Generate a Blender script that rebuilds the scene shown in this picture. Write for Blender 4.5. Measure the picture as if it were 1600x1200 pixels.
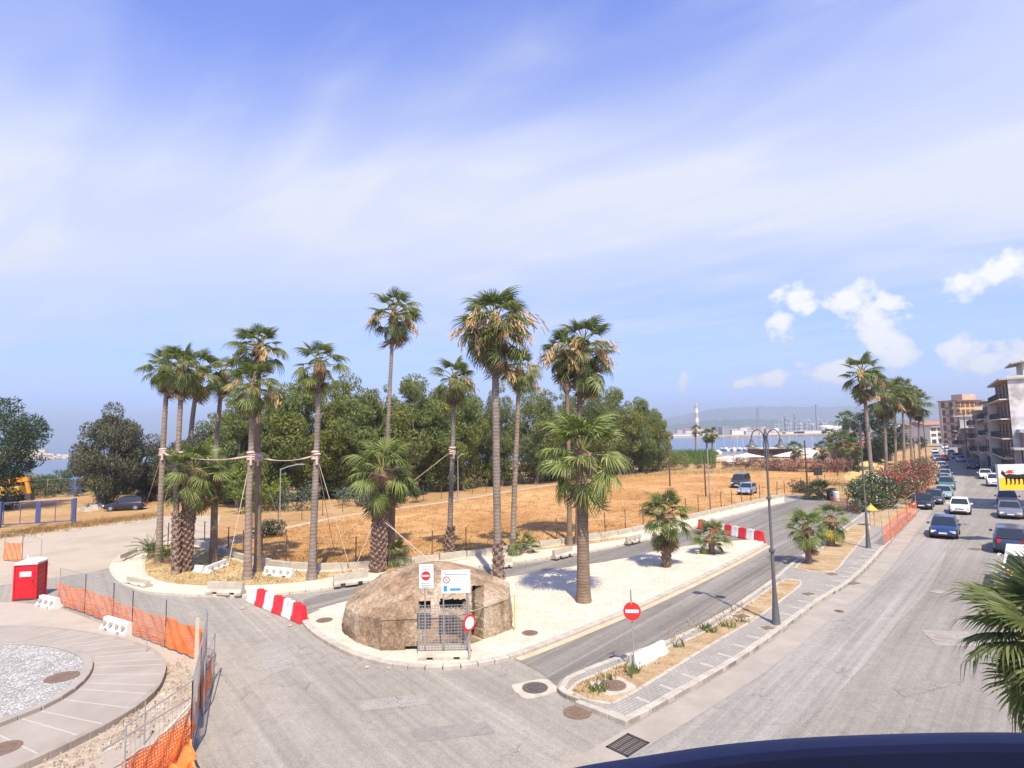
import bpy, bmesh, math, random
import numpy as np
from mathutils import Vector, Matrix
R = math.radians
S = bpy.context.scene
COL = S.collection
for o in list(bpy.data.objects): bpy.data.objects.remove(o)

# ------------------------------------------------------------------ camera
CAM_H, PITCH, ROLL, FPX = 8.2, R(5.08), R(1.15), 900.0
_f = Vector((0, math.cos(PITCH), math.sin(PITCH)))
_u0 = Vector((0, -math.sin(PITCH), math.cos(PITCH))); _r0 = Vector((1, 0, 0))
_up = _u0 * math.cos(ROLL) + _r0 * math.sin(ROLL)
_ri = _r0 * math.cos(ROLL) - _u0 * math.sin(ROLL)
cam = bpy.data.objects.new('camera', bpy.data.cameras.new('camera')); COL.objects.link(cam)
cam.data.sensor_width = 36.0; cam.data.lens = 36.0 * FPX / 1600.0
cam.data.clip_start = 0.05; cam.data.clip_end = 40000
m = Matrix((_ri, _up, -_f)).transposed().to_4x4(); m.translation = (0, 0, CAM_H)
cam.matrix_world = m
S.camera = cam

# ------------------------------------------------------------------ light
SUN_EL, SUN_AZ = R(56), math.atan2(0.23, -0.97)           # azimuth clockwise from +Y
SUN_DIR = Vector((math.sin(SUN_AZ) * math.cos(SUN_EL), math.cos(SUN_AZ) * math.cos(SUN_EL), math.sin(SUN_EL)))
sun = bpy.data.objects.new('sun', bpy.data.lights.new('sun', 'SUN')); COL.objects.link(sun)
sun.data.energy = 4.9; sun.data.angle = R(0.55); sun.data.color = (1.0, 0.885, 0.70)
sun.rotation_euler = (-SUN_DIR).to_track_quat('-Z', 'Y').to_euler()

W = bpy.data.worlds.new('World'); S.world = W; W.use_nodes = True
def build_world():
    nt = W.node_tree; N = nt.nodes; L = nt.links; N.clear()
    def nd(t, **k):
        n = N.new(t)
        for a, b in k.items(): setattr(n, a, b)
        return n
    def mth(op, a, b=None, c=None, clamp=False):
        n = nd('ShaderNodeMath', operation=op, use_clamp=clamp)
        for i, v in enumerate((a, b, c)):
            if v is None: continue
            if isinstance(v, (int, float)): n.inputs[i].default_value = v
            else: L.new(v, n.inputs[i])
        return n.outputs[0]
    def mix(f, a, b, bt='MIX'):
        n = nd('ShaderNodeMix', data_type='RGBA', blend_type=bt)
        for i, v in ((0, f), (6, a), (7, b)):
            if isinstance(v, (int, float)): n.inputs[i].default_value = v
            elif isinstance(v, tuple): n.inputs[i].default_value = (*v, 1)
            else: L.new(v, n.inputs[i])
        return n.outputs[2]
    out = nd('ShaderNodeOutputWorld'); bg = nd('ShaderNodeBackground')
    sky = nd('ShaderNodeTexSky', sky_type='NISHITA', sun_disc=False)
    sky.sun_elevation = SUN_EL; sky.sun_rotation = SUN_AZ; sky.air_density = 1.0; sky.dust_density = 1.4; sky.ozone_density = 2.2
    tc = nd('ShaderNodeTexCoord'); sep = nd('ShaderNodeSeparateXYZ'); L.new(tc.outputs['Generated'], sep.inputs[0])
    X, Y, Z = sep.outputs
    el = mth('ARCSINE', Z); az = mth('ARCTAN2', X, Y)
    # cirrus lies on a plane high overhead: project the direction onto it
    den = mth('MAXIMUM', Z, 0.03)
    den = mth('ADD', den, 0.12)
    cv = nd('ShaderNodeCombineXYZ'); L.new(mth('DIVIDE', X, den), cv.inputs[0]); L.new(mth('DIVIDE', Y, den), cv.inputs[1])
    rot = nd('ShaderNodeMapping'); rot.inputs['Rotation'].default_value = (0, 0, R(24)); rot.inputs['Scale'].default_value = (0.42, 0.95, 1); L.new(cv.outputs[0], rot.inputs[0])
    n1 = nd('ShaderNodeTexNoise'); n1.inputs['Scale'].default_value = 0.85; n1.inputs['Detail'].default_value = 4; n1.inputs['Roughness'].default_value = 0.5; n1.inputs['Distortion'].default_value = 0.25; L.new(rot.outputs[0], n1.inputs[0])
    n2 = nd('ShaderNodeTexNoise'); rot2 = nd('ShaderNodeMapping'); rot2.inputs['Rotation'].default_value = (0, 0, R(38)); L.new(cv.outputs[0], rot2.inputs[0]); rot3 = nd('ShaderNodeMapping'); rot3.inputs['Scale'].default_value = (0.5, 1.6, 1); L.new(rot2.outputs[0], rot3.inputs[0]); n2.inputs['Scale'].default_value = 2.0; n2.inputs['Detail'].default_value = 6; n2.inputs['Roughness'].default_value = 0.5; n2.inputs['Distortion'].default_value = 0.9; L.new(rot3.outputs[0], n2.inputs[0])
    c = mth('ADD', mth('MULTIPLY', n1.outputs[0], 0.62), mth('MULTIPLY', n2.outputs[0], 0.38))
    mr = nd('ShaderNodeMapRange', interpolation_type='SMOOTHSTEP'); L.new(c, mr.inputs[0])
    mr.inputs[1].default_value = CIR[0]; mr.inputs[2].default_value = CIR[1]; mr.inputs[3].default_value = 0.0; mr.inputs[4].default_value = CIR[2]
    # a broad veil hangs at middle elevation and thins towards zenith and to the low right
    cen = mth('ADD', mth('ADD', VEIL[0], mth('MULTIPLY', az, 0.055)), mth('MULTIPLY', mth('MULTIPLY', az, az), -0.09))
    dl = mth('SUBTRACT', el, cen); wd = mth('ADD', mth('MULTIPLY', mth('GREATER_THAN', dl, 0.0), VEIL[1] - VEIL[3]), VEIL[3])
    q = mth('DIVIDE', dl, wd)
    veil = mth('MULTIPLY', mth('EXPONENT', mth('MULTIPLY', mth('MULTIPLY', q, q), -1.0)), VEIL[2])
    nv = nd('ShaderNodeTexNoise'); nv.inputs['Scale'].default_value = 1.6; nv.inputs['Detail'].default_value = 3; L.new(rot.outputs[0], nv.inputs[0])
    veil = mth('MULTIPLY', veil, mth('ADD', mth('MULTIPLY', nv.outputs[0], 0.7), 0.62))
    f = mth('ADD', mr.outputs[0], veil, clamp=True)
    base = mix(1.0, sky.outputs[0], SKY_TINT, 'MULTIPLY')
    col = mix(f, base, CIRRUS_COL)
    # cumulus heaps low over the land, given by direction (azimuth, elevation, half width, half height)
    cc = nd('ShaderNodeCombineXYZ'); L.new(az, cc.inputs[0]); L.new(el, cc.inputs[1])
    wn = nd('ShaderNodeTexNoise'); wn.inputs['Scale'].default_value = 34; wn.inputs['Detail'].default_value = 8; wn.inputs['Roughness'].default_value = 0.56; L.new(cc.outputs[0], wn.inputs[0])
    best = None
    for (a, e, w, h) in CUMULUS:
        mp = nd('ShaderNodeMapping'); mp.inputs['Scale'].default_value = (1 / w, 1 / h, 1); mp.inputs['Location'].default_value = (-a / w, -e / h, 0); L.new(cc.outputs[0], mp.inputs[0])
        ln = nd('ShaderNodeVectorMath', operation='LENGTH'); L.new(mp.outputs[0], ln.inputs[0])
        v = mth('SUBTRACT', 1.0, ln.outputs['Value'])
        best = v if best is None else mth('MAXIMUM', best, v)
    dens = mth('ADD', best, mth('MULTIPLY', mth('SUBTRACT', wn.outputs[0], 0.5), 2.15))
    mc = nd('ShaderNodeMapRange', interpolation_type='SMOOTHSTEP'); L.new(dens, mc.inputs[0]); mc.inputs[1].default_value = 0.2; mc.inputs[2].default_value = 0.46; mc.inputs[4].default_value = 0.95
    sh = nd('ShaderNodeMapRange', interpolation_type='SMOOTHSTEP'); L.new(dens, sh.inputs[0]); sh.inputs[1].default_value = 0.25; sh.inputs[2].default_value = 0.8
    ccol = mix(sh.outputs[0], CUM_LO, CUM_HI)
    col = mix(mc.outputs[0], col, ccol)
    L.new(col, bg.inputs[0]); bg.inputs[1].default_value = SKY_STR
    L.new(bg.outputs[0], out.inputs[0])
def _dir(x, y):
    d = _f + _ri * (x - 800) / FPX + _up * (600 - y) / FPX; d.normalize()
    return math.atan2(d.x, d.y), math.asin(d.z)
CUMULUS = []
for (x, y, w, h) in [(1240, 468, 38, 26), (1222, 500, 26, 30), (1335, 470, 48, 30), (1365, 500, 50, 34), (1385, 475, 42, 16), (1400, 552, 36, 34), (1375, 530, 40, 30),
                     (1560, 420, 58, 28), (1500, 445, 42, 24), (1625, 420, 70, 30), (1500, 550, 46, 26), (1590, 560, 50, 32), (1300, 580, 60, 24), (1215, 590, 45, 14), (1160, 600, 30, 9), (1066, 600, 14, 18), (1540, 570, 60, 20)]:
    a, e = _dir(x, y); a2, e2 = _dir(x + w, y); a3, e3 = _dir(x, y - h)
    CUMULUS.append((a, e, abs(a2 - a) * 1.3, abs(e3 - e) * 1.4))
SKY_STR = 0.11
SKY_TINT = (0.86, 0.97, 1.72)
CIR = (0.41, 0.70, 0.52)
VEIL = (0.35, 0.19, 0.88, 0.135)
CIRRUS_COL = (4.55, 4.75, 5.35)
CUM_LO = (4.0, 4.6, 5.5); CUM_HI = (6.4, 6.25, 5.9)
build_world()
W.cycles.sampling_method = 'MANUAL' if False else 'AUTOMATIC'
vs = S.view_settings; S.display_settings.display_device = 'sRGB'
vs.view_transform = 'Standard'; vs.look = 'None'; vs.gamma = 1.0; vs.use_curve_mapping = False; vs.exposure = 0.75
S.cycles.max_bounces = 5; S.cycles.diffuse_bounces = 2; S.cycles.glossy_bounces = 2; S.cycles.transmission_bounces = 3; S.cycles.volume_bounces = 0; S.cycles.transparent_max_bounces = 4
S.cycles.use_denoising = True

# ------------------------------------------------------------------ helpers
def ray(x, y): return _f + _ri * (x - 800) / FPX + _up * (600 - y) / FPX
def G(x, y, z=0.0):                                       # the spot of the ground that the photograph shows at this pixel
    d = ray(x, y); t = (z - CAM_H) / d.z
    return Vector((d.x * t, d.y * t, z))
def VP(b, x, y):                                          # point at the distance of b that the photograph shows at this pixel
    d = ray(x, y); t = b[1] / d.y
    return Vector((d.x * t, b[1], CAM_H + d.z * t))
def GS(pts, z=0.0): return [G(x, y, z) for x, y in pts]
def smooth(pts, n=5, closed=False):
    out = []; k = len(pts)
    for i in range(k if closed else k - 1):
        if closed: p0, p1, p2, p3 = pts[(i - 1) % k], pts[i], pts[(i + 1) % k], pts[(i + 2) % k]
        else: p0, p1, p2, p3 = pts[max(i - 1, 0)], pts[i], pts[i + 1], pts[min(i + 2, k - 1)]
        for j in range(n):
            t = j / n
            out.append(0.5 * ((2 * p1) + (p2 - p0) * t + (2 * p0 - 5 * p1 + 4 * p2 - p3) * t * t + (3 * p1 - p0 - 3 * p2 + p3) * t ** 3))
    if not closed: out.append(pts[-1].copy())
    return out
def resample(pts, step, closed=False):
    P = list(pts) + ([pts[0]] if closed else [])
    seg = [(P[i + 1] - P[i]).length for i in range(len(P) - 1)]; tot = sum(seg); n = max(1, round(tot / step)); out = []
    i = 0; acc = 0
    for k in range(n + 1):
        d = tot * k / n
        while i < len(seg) - 1 and acc + seg[i] < d: acc += seg[i]; i += 1
        out.append(P[i].lerp(P[i + 1], min(1, (d - acc) / max(seg[i], 1e-6))))
    return out
def offset(pts, d):                                       # to the left of the walking direction
    out = []
    for i, p in enumerate(pts):
        t = (pts[min(i + 1, len(pts) - 1)] - pts[max(i - 1, 0)]); t.z = 0; t.normalize()
        out.append(p + Vector((-t.y, t.x, 0)) * d)
    return out

class MB:
    def __init__(s): s.v = []; s.f = []; s.m = []
    def face(s, idx, mi=0): s.f.append(idx); s.m.append(mi)
    def add(s, vs, fs, mi=0):
        b = len(s.v); s.v += [tuple(v) for v in vs]
        for f in fs: s.f.append([b + i for i in f]); s.m.append(mi)
    def quad(s, a, b, c, d, mi=0): s.add([a, b, c, d], [(0, 1, 2, 3)], mi)
    def box(s, c, d, rz=0, mi=0, M=None, taper=0):
        x, y, z = d[0] / 2, d[1] / 2, d[2] / 2; cs, sn = math.cos(rz), math.sin(rz); vs = []
        for dz in (-z, z):
            k = 1 - taper if dz > 0 else 1
            for dx, dy in ((-x, -y), (x, -y), (x, y), (-x, y)):
                dx *= k; dy *= k
                p = Vector((c[0] + dx * cs - dy * sn, c[1] + dx * sn + dy * cs, c[2] + dz)); vs.append(M @ p if M else p)
        s.add(vs, [(0, 3, 2, 1), (4, 5, 6, 7), (0, 1, 5, 4), (1, 2, 6, 5), (2, 3, 7, 6), (3, 0, 4, 7)], mi)
    def bar(s, a, b, w, h=None, mi=0):                    # square bar between two points
        a = Vector(a); b = Vector(b); h = h or w; t = (b - a).normalized()
        u = t.cross(Vector((0, 0, 1)));
        if u.length < 1e-3: u = Vector((1, 0, 0))
        u.normalize(); v = u.cross(t); vs = []
        for p in (a, b):
            for su, sv in ((-1, -1), (1, -1), (1, 1), (-1, 1)): vs.append(p + u * su * w / 2 + v * sv * h / 2)
        s.add(vs, [(0, 3, 2, 1), (4, 5, 6, 7), (0, 1, 5, 4), (1, 2, 6, 5), (2, 3, 7, 6), (3, 0, 4, 7)], mi)
    def tube(s, pts, r, n=8, mi=0, cap=True):
        pts = [Vector(p) for p in pts]; k = len(pts); rs = r if isinstance(r, (list, tuple)) else [r] * k; b = len(s.v); u = None
        for i, p in enumerate(pts):
            t = (pts[min(i + 1, k - 1)] - pts[max(i - 1, 0)]).normalized()
            if u is None:
                u = t.cross(Vector((0, 1, 0)));
                if u.length < 1e-2: u = t.cross(Vector((1, 0, 0)))
            u = (u - t * u.dot(t)).normalized(); v = t.cross(u)
            for j in range(n):
                a = 2 * math.pi * j / n; s.v.append(tuple(p + (u * math.cos(a) + v * math.sin(a)) * rs[i]))
        for i in range(k - 1):
            for j in range(n): s.face([b + i * n + j, b + i * n + (j + 1) % n, b + (i + 1) * n + (j + 1) % n, b + (i + 1) * n + j], mi)
        if cap: s.face([b + j for j in reversed(range(n))], mi); s.face([b + (k - 1) * n + j for j in range(n)], mi)
    def lathe(s, prof, c=(0, 0, 0), n=16, mi=0):
        b = len(s.v)
        for r, z in prof:
            for j in range(n):
                a = 2 * math.pi * j / n; s.v.append((c[0] + r * math.cos(a), c[1] + r * math.sin(a), c[2] + z))
        for i in range(len(prof) - 1):
            for j in range(n): s.face([b + i * n + j, b + i * n + (j + 1) % n, b + (i + 1) * n + (j + 1) % n, b + (i + 1) * n + j], mi)
        s.face([b + j for j in reversed(range(n))], mi); s.face([b + (len(prof) - 1) * n + j for j in range(n)], mi)
    def disc(s, c, nrm, r, n=24, th=0.01, mi=0, rx=None):
        nrm = Vector(nrm).normalized(); u = nrm.cross(Vector((0, 0, 1)));
        if u.length < 1e-3: u = Vector((1, 0, 0))
        u.normalize(); v = u.cross(nrm); c = Vector(c); rx = rx or r; b = len(s.v)
        for k in (0, 1):
            for j in range(n):
                a = 2 * math.pi * j / n; s.v.append(tuple(c + nrm * th * k + u * rx * math.cos(a) + v * r * math.sin(a)))
        s.face([b + j for j in range(n)], mi); s.face([b + n + j for j in reversed(range(n))], mi)
        for j in range(n): s.face([b + j, b + n + j, b + n + (j + 1) % n, b + (j + 1) % n], mi)
    def mesh(s, name, mats, smooth_=False):
        me = bpy.data.meshes.new(name); me.from_pydata(s.v, [], s.f); mats = mats if isinstance(mats, (list, tuple)) else [mats]
        for mt in mats: me.materials.append(mt)
        if any(s.m): me.polygons.foreach_set('material_index', s.m)
        bm = bmesh.new(); bm.from_mesh(me); bmesh.ops.recalc_face_normals(bm, faces=bm.faces); bm.to_mesh(me); bm.free()
        if smooth_:
            me.polygons.foreach_set('use_smooth', [True] * len(me.polygons))
            me.set_sharp_from_angle(angle=R(smooth_ if smooth_ is not True else 35))
        me.update(); return me
    def build(s, name, mats, parent=None, smooth_=False): return obj(name, s.mesh(name, mats, smooth_), parent)
def obj(name, me, parent=None, loc=None, rz=None, M=None, sc=None):
    o = bpy.data.objects.new(name, me); COL.objects.link(o)
    if parent: o.parent = parent
    if M is not None: o.matrix_local = M
    if loc is not None: o.location = loc
    if rz is not None: o.rotation_euler = (0, 0, rz)
    if sc is not None: o.scale = (sc, sc, sc) if isinstance(sc, (int, float)) else sc
    return o
def tag(o, label, cat, group=None, kind=None):
    if label: o['label'] = label
    if cat: o['category'] = cat
    if group: o['group'] = group
    if kind: o['kind'] = kind
    return o
def thing(name, label, cat, loc=(0, 0, 0), rz=0, group=None):
    return tag(obj(name, None, None, loc, rz), label, cat, group)
def struct(o): o['kind'] = 'structure'; return o
def stuff(o): o['kind'] = 'stuff'; return o
def dup(root, loc, rz, label=None):                       # a thing with its parts and sub-parts
    r = root.copy(); COL.objects.link(r); r.location = loc; r.rotation_euler = (0, 0, rz)
    if label: r['label'] = label
    for ch in root.children:
        c = ch.copy(); COL.objects.link(c); c.parent = r
        for g in ch.children:
            d = g.copy(); COL.objects.link(d); d.parent = c
    return r
def fast_mesh(name, verts, quads, mats, mi=None, smooth_=False):   # numpy arrays in
    me = bpy.data.meshes.new(name); nv, nf = len(verts), len(quads); k = quads.shape[1]
    me.vertices.add(nv); me.vertices.foreach_set('co', np.asarray(verts, dtype=np.float32).ravel())
    me.loops.add(nf * k); me.loops.foreach_set('vertex_index', np.asarray(quads, dtype=np.int32).ravel())
    me.polygons.add(nf); me.polygons.foreach_set('loop_start', np.arange(0, nf * k, k, dtype=np.int32))
    for mt in (mats if isinstance(mats, (list, tuple)) else [mats]): me.materials.append(mt)
    if mi is not None: me.polygons.foreach_set('material_index', np.asarray(mi, dtype=np.int32))
    me.update(calc_edges=True); me.validate(); return me
def sheet(name, pts, z, mat, parent=None, th=0.0):        # a flat sheet, or a slab with sides if th > 0
    bm = bmesh.new(); vs = [bm.verts.new((p[0], p[1], z)) for p in pts]; f = bm.faces.new(vs)
    f.normal_update()
    if f.normal.z < 0: f.normal_flip()
    if th:
        low = [bm.verts.new((p[0], p[1], z - th)) for p in pts]; k = len(vs)
        for i in range(k): bm.faces.new((vs[i], vs[(i + 1) % k], low[(i + 1) % k], low[i]))
    bmesh.ops.triangulate(bm, faces=[f]); bmesh.ops.recalc_face_normals(bm, faces=bm.faces)
    me = bpy.data.meshes.new(name); bm.to_mesh(me); bm.free(); me.materials.append(mat)
    up = sum(p.normal.z for p in me.polygons)
    if up < 0: me.flip_normals()
    return obj(name, me, parent)

# ------------------------------------------------------------------ materials
class MT:
    def __init__(s, name, rough=0.8, metal=0.0, spec=0.3):
        s.mat = bpy.data.materials.new(name); s.mat.use_nodes = True; s.nt = s.mat.node_tree; s.N = s.nt.nodes; s.L = s.nt.links
        s.b = s.N['Principled BSDF']; s.b.inputs['Roughness'].default_value = rough; s.b.inputs['Metallic'].default_value = metal; s.b.inputs['Specular IOR Level'].default_value = spec
    def nd(s, t, **k):
        n = s.N.new(t)
        for a, b in k.items(): setattr(n, a, b)
        return n
    def pos(s, sc=(1, 1, 1), rz=0, objc=False):
        if objc: src = s.nd('ShaderNodeTexCoord').outputs['Object']
        else: src = s.nd('ShaderNodeNewGeometry').outputs['Position']
        if rz:
            m0 = s.nd('ShaderNodeMapping'); m0.inputs['Rotation'].default_value = (0, 0, rz); s.L.new(src, m0.inputs[0]); src = m0.outputs[0]
        mp = s.nd('ShaderNodeMapping'); mp.inputs['Scale'].default_value = sc; s.L.new(src, mp.inputs[0]); return mp.outputs[0]
    def noise(s, vec, scale, detail=4, rough=0.55, dist=0):
        n = s.nd('ShaderNodeTexNoise'); s.L.new(vec, n.inputs['Vector']); n.inputs['Scale'].default_value = scale; n.inputs['Detail'].default_value = detail; n.inputs['Roughness'].default_value = rough; n.inputs['Distortion'].default_value = dist; return n.outputs[0]
    def ramp(s, fac, stops):
        n = s.nd('ShaderNodeValToRGB'); s.L.new(fac, n.inputs[0]); e = n.color_ramp.elements
        while len(e) < len(stops): e.new(0.5)
        for el, (p, c) in zip(e, stops): el.position = p; el.color = (*c, 1) if len(c) == 3 else c
        return n.outputs[0]
    def mix(s, f, a, b, bt='MIX'):
        n = s.nd('ShaderNodeMix', data_type='RGBA', blend_type=bt)
        for i, v in ((0, f), (6, a), (7, b)):
            if isinstance(v, (int, float)): n.inputs[i].default_value = v
            elif isinstance(v, tuple): n.inputs[i].default_value = (*v, 1)
            else: s.L.new(v, n.inputs[i])
        return n.outputs[2]
    def mth(s, op, a, b=None, clamp=False):
        n = s.nd('ShaderNodeMath', operation=op, use_clamp=clamp)
        for i, v in enumerate((a, b)):
            if v is None: continue
            if isinstance(v, (int, float)): n.inputs[i].default_value = v
            else: s.L.new(v, n.inputs[i])
        return n.outputs[0]
    def col(s, c):
        if isinstance(c, tuple): s.b.inputs['Base Color'].default_value = (*c, 1)
        else: s.L.new(c, s.b.inputs['Base Color'])
        return s
    def bump(s, h, strength=0.3, dist=0.02):
        n = s.nd('ShaderNodeBump'); n.inputs['Strength'].default_value = strength; n.inputs['Distance'].default_value = dist; s.L.new(h, n.inputs['Height']); s.L.new(n.outputs[0], s.b.inputs['Normal']); return s
def nmat(name, stops, scale=3.0, rough=0.85, bump=0.0, bscale=None, metal=0.0, objc=False, detail=5, fine=0.0, fscale=40, bdist=0.02, spec=0.3, sc=(1, 1, 1), rz=0, nr=0.6):
    t = MT(name, rough, metal, spec); v = t.pos(sc, rz, objc)
    c = t.ramp(t.noise(v, scale, detail, nr), stops)
    if fine:
        g = t.noise(t.pos((1, 1, 1), 0, objc), fscale, 3, 0.7); c = t.mix(1.0, c, t.ramp(g, [(0.25, (1 - fine,) * 3), (0.75, (1 + fine,) * 3)]), 'MULTIPLY')
    t.col(c)
    if bump: t.bump(t.noise(t.pos((1, 1, 1), 0, objc), bscale or scale * 4, 5, 0.65), bump, bdist)
    return t.mat
def plain(name, c, rough=0.5, metal=0.0, var=0.12, scale=6.0, bump=0.0, spec=0.4):
    a = tuple(x * (1 - var) for x in c); b = tuple(min(1, x * (1 + var)) for x in c)
    return nmat(name, [(0.3, a), (0.7, b)], scale, rough, bump, None, metal, True, spec=spec)
def leafmat(name, lo, hi, trans=0.3, rough=0.6, spec=0.25, big=None, tint=(1.05, 1.3, 0.6)):
    t = MT(name, rough, 0, spec); g = t.nd('ShaderNodeNewGeometry')
    c = t.ramp(g.outputs['Random Per Island'], [(0.0, lo), (0.55, tuple((a + b) / 2 for a, b in zip(lo, hi))), (1.0, hi)])
    if big: c = t.mix(t.ramp(t.noise(t.pos(), big[1], 2), [(0.42, (0, 0, 0)), (0.62, (1, 1, 1))]), c, t.mix(1.0, c, big[0], 'MULTIPLY'))
    t.col(c)
    tr = t.nd('ShaderNodeBsdfTranslucent'); t.L.new(t.mix(1.0, c, tint, 'MULTIPLY'), tr.inputs[0])
    mx = t.nd('ShaderNodeMixShader'); mx.inputs[0].default_value = trans; t.L.new(t.b.outputs[0], mx.inputs[1]); t.L.new(tr.outputs[0], mx.inputs[2])
    t.L.new(mx.outputs[0], t.N['Material Output'].inputs[0]); return t.mat
# ------------------------------------------------------------------ setting materials
def asphalt(name, lo, hi, rz=0, streak=0.0, dirt=None, stain=0.5):
    t = MT(name, 0.9, 0, 0.2); v = t.pos()
    c = t.ramp(t.noise(v, 0.11, 6, 0.62), [(0.32, lo), (0.68, hi)])
    c = t.mix(1.0, c, t.ramp(t.noise(v, 2.3, 7, 0.72, 0.3), [(0.3, (0.88,) * 3), (0.7, (1.1,) * 3)]), 'MULTIPLY')
    # aggregate: light and dark chips in the binder
    vo = t.nd('ShaderNodeTexVoronoi'); vo.inputs['Scale'].default_value = 42; t.L.new(v, vo.inputs['Vector'])
    c = t.mix(1.0, c, t.ramp(vo.outputs['Color'], [(0.1, (0.82,) * 3), (0.5, (1.0,) * 3), (0.9, (1.2,) * 3)]), 'MULTIPLY')
    c = t.mix(1.0, c, t.ramp(t.noise(v, 75, 2, 0.8), [(0.25, (0.8,) * 3), (0.75, (1.2,) * 3)]), 'MULTIPLY')
    if streak:
        for (w, k, sc_) in ((0.9, 0.03, 1.3), (2.6, 0.02, 2.2)):
            sv = t.pos((w, k, 1), rz); c = t.mix(1.0, c, t.ramp(t.noise(sv, sc_, 4, 0.6, 0.15), [(0.34, (1 - streak,) * 3), (0.66, (1 + streak * .8,) * 3)]), 'MULTIPLY')
    if dirt:
        c = t.mix(t.ramp(t.noise(v, dirt[1], 7, 0.72, 0.5), [(dirt[2], (0, 0, 0)), (dirt[2] + 0.14, (0.7,) * 3)]), c, dirt[0])
    # oil drips and dark stains
    c = t.mix(t.ramp(t.noise(v, 0.75, 5, 0.7, 0.8), [(0.64, (0, 0, 0)), (0.74, (stain,) * 3)]), c, (0.11, 0.1, 0.09))
    # fine cracks here and there
    ve = t.nd('ShaderNodeTexVoronoi', feature='DISTANCE_TO_EDGE'); ve.inputs['Scale'].default_value = 0.3
    wv = t.nd('ShaderNodeVectorMath', operation='ADD'); t.L.new(v, wv.inputs[0]); nz = t.nd('ShaderNodeTexNoise'); nz.inputs['Scale'].default_value = 0.8; nz.inputs['Detail'].default_value = 6; t.L.new(v, nz.inputs['Vector'])
    sc = t.nd('ShaderNodeVectorMath', operation='SCALE'); sc.inputs['Scale'].default_value = 2.2; t.L.new(nz.outputs['Color'], sc.inputs[0]); t.L.new(sc.outputs[0], wv.inputs[1]); t.L.new(wv.outputs[0], ve.inputs['Vector'])
    cm = t.mth('MULTIPLY', t.ramp(ve.outputs[0], [(0.0, (1, 1, 1)), (0.009, (0, 0, 0))]), t.ramp(t.noise(v, 0.3, 3), [(0.46, (0, 0, 0)), (0.58, (0.6,) * 3)]))
    c = t.mix(cm, c, (0.09, 0.083, 0.075))
    t.col(c); t.bump(t.noise(v, 60, 3, 0.8), 0.3, 0.01); return t.mat
ROADDIR = math.atan2(0.60, 0.80)                           # clockwise from +Y
m_asph = asphalt('asphalt_worn', (0.232, 0.213, 0.18), (0.294, 0.271, 0.231), R(-38), 0.1, ((0.31, 0.275, 0.225), 0.2, 0.6))
m_road = asphalt('asphalt_street', (0.198, 0.183, 0.156), (0.252, 0.234, 0.202), ROADDIR + .1, 0.11, ((0.28, 0.26, 0.225), 0.16, 0.64))
m_road2 = asphalt('asphalt_old_lane', (0.232, 0.218, 0.192), (0.282, 0.266, 0.237), ROADDIR + .1, 0.13)
m_serv = asphalt('asphalt_service', (0.165, 0.152, 0.131), (0.21, 0.195, 0.17), R(40), 0.22, ((0.36, 0.31, 0.25), 0.2, 0.63))
m_gutter = nmat('gutter_concrete', [(0.3, (0.265, 0.235, 0.195)), (0.7, (0.34, 0.305, 0.258))], 0.9, 0.9, 0.2, 30, fine=0.12, fscale=45)
m_dirtroad = nmat('dirt_road_dust', [(0.3, (0.31, 0.26, 0.19)), (0.55, (0.38, 0.325, 0.245)), (0.75, (0.30, 0.265, 0.215))], 0.25, 0.95, 0.2, 25, fine=0.12, fscale=35)
m_sand = nmat('sand_drift', [(0.3, (0.42, 0.32, 0.2)), (0.7, (0.52, 0.42, 0.29))], 1.2, 0.95, 0.2, 30, fine=0.15)
def field_mat(name, a, b, c3, sc=0.12):
    t = MT(name, 0.95, 0, 0.1); v = t.pos((1, 1, 1))
    c = t.ramp(t.noise(v, sc, 7, 0.65, 0.5), [(0.3, a), (0.5, b), (0.7, c3)])
    c = t.mix(1.0, c, t.ramp(t.noise(t.pos((1, 2.2, 1), 0.3), 0.9, 6, 0.75), [(0.3, (0.7,) * 3), (0.7, (1.28,) * 3)]), 'MULTIPLY')
    c = t.mix(1.0, c, t.ramp(t.noise(v, 9, 4, 0.8), [(0.3, (0.78,) * 3), (0.7, (1.2,) * 3)]), 'MULTIPLY')
    t.col(c); t.bump(t.noise(v, 6, 5, 0.75), 0.8, 0.12); return t.mat
m_ground = field_mat('dry_earth', (0.29, 0.17, 0.075), (0.38, 0.235, 0.105), (0.45, 0.32, 0.17), 0.09)
m_field = field_mat('dry_field_grass', (0.36, 0.178, 0.064), (0.44, 0.245, 0.098), (0.52, 0.345, 0.165), 0.1)
m_bed = field_mat('dry_bed_soil', (0.30, 0.2, 0.11), (0.40, 0.29, 0.165), (0.46, 0.36, 0.22), 0.5)
m_bed2 = field_mat('dry_island_grass', (0.35, 0.235, 0.11), (0.45, 0.32, 0.16), (0.52, 0.41, 0.23), 0.35)
m_path = nmat('concrete_path', [(0.3, (0.36, 0.29, 0.2)), (0.7, (0.46, 0.38, 0.28))], 0.8, 0.9, fine=0.1)
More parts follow.
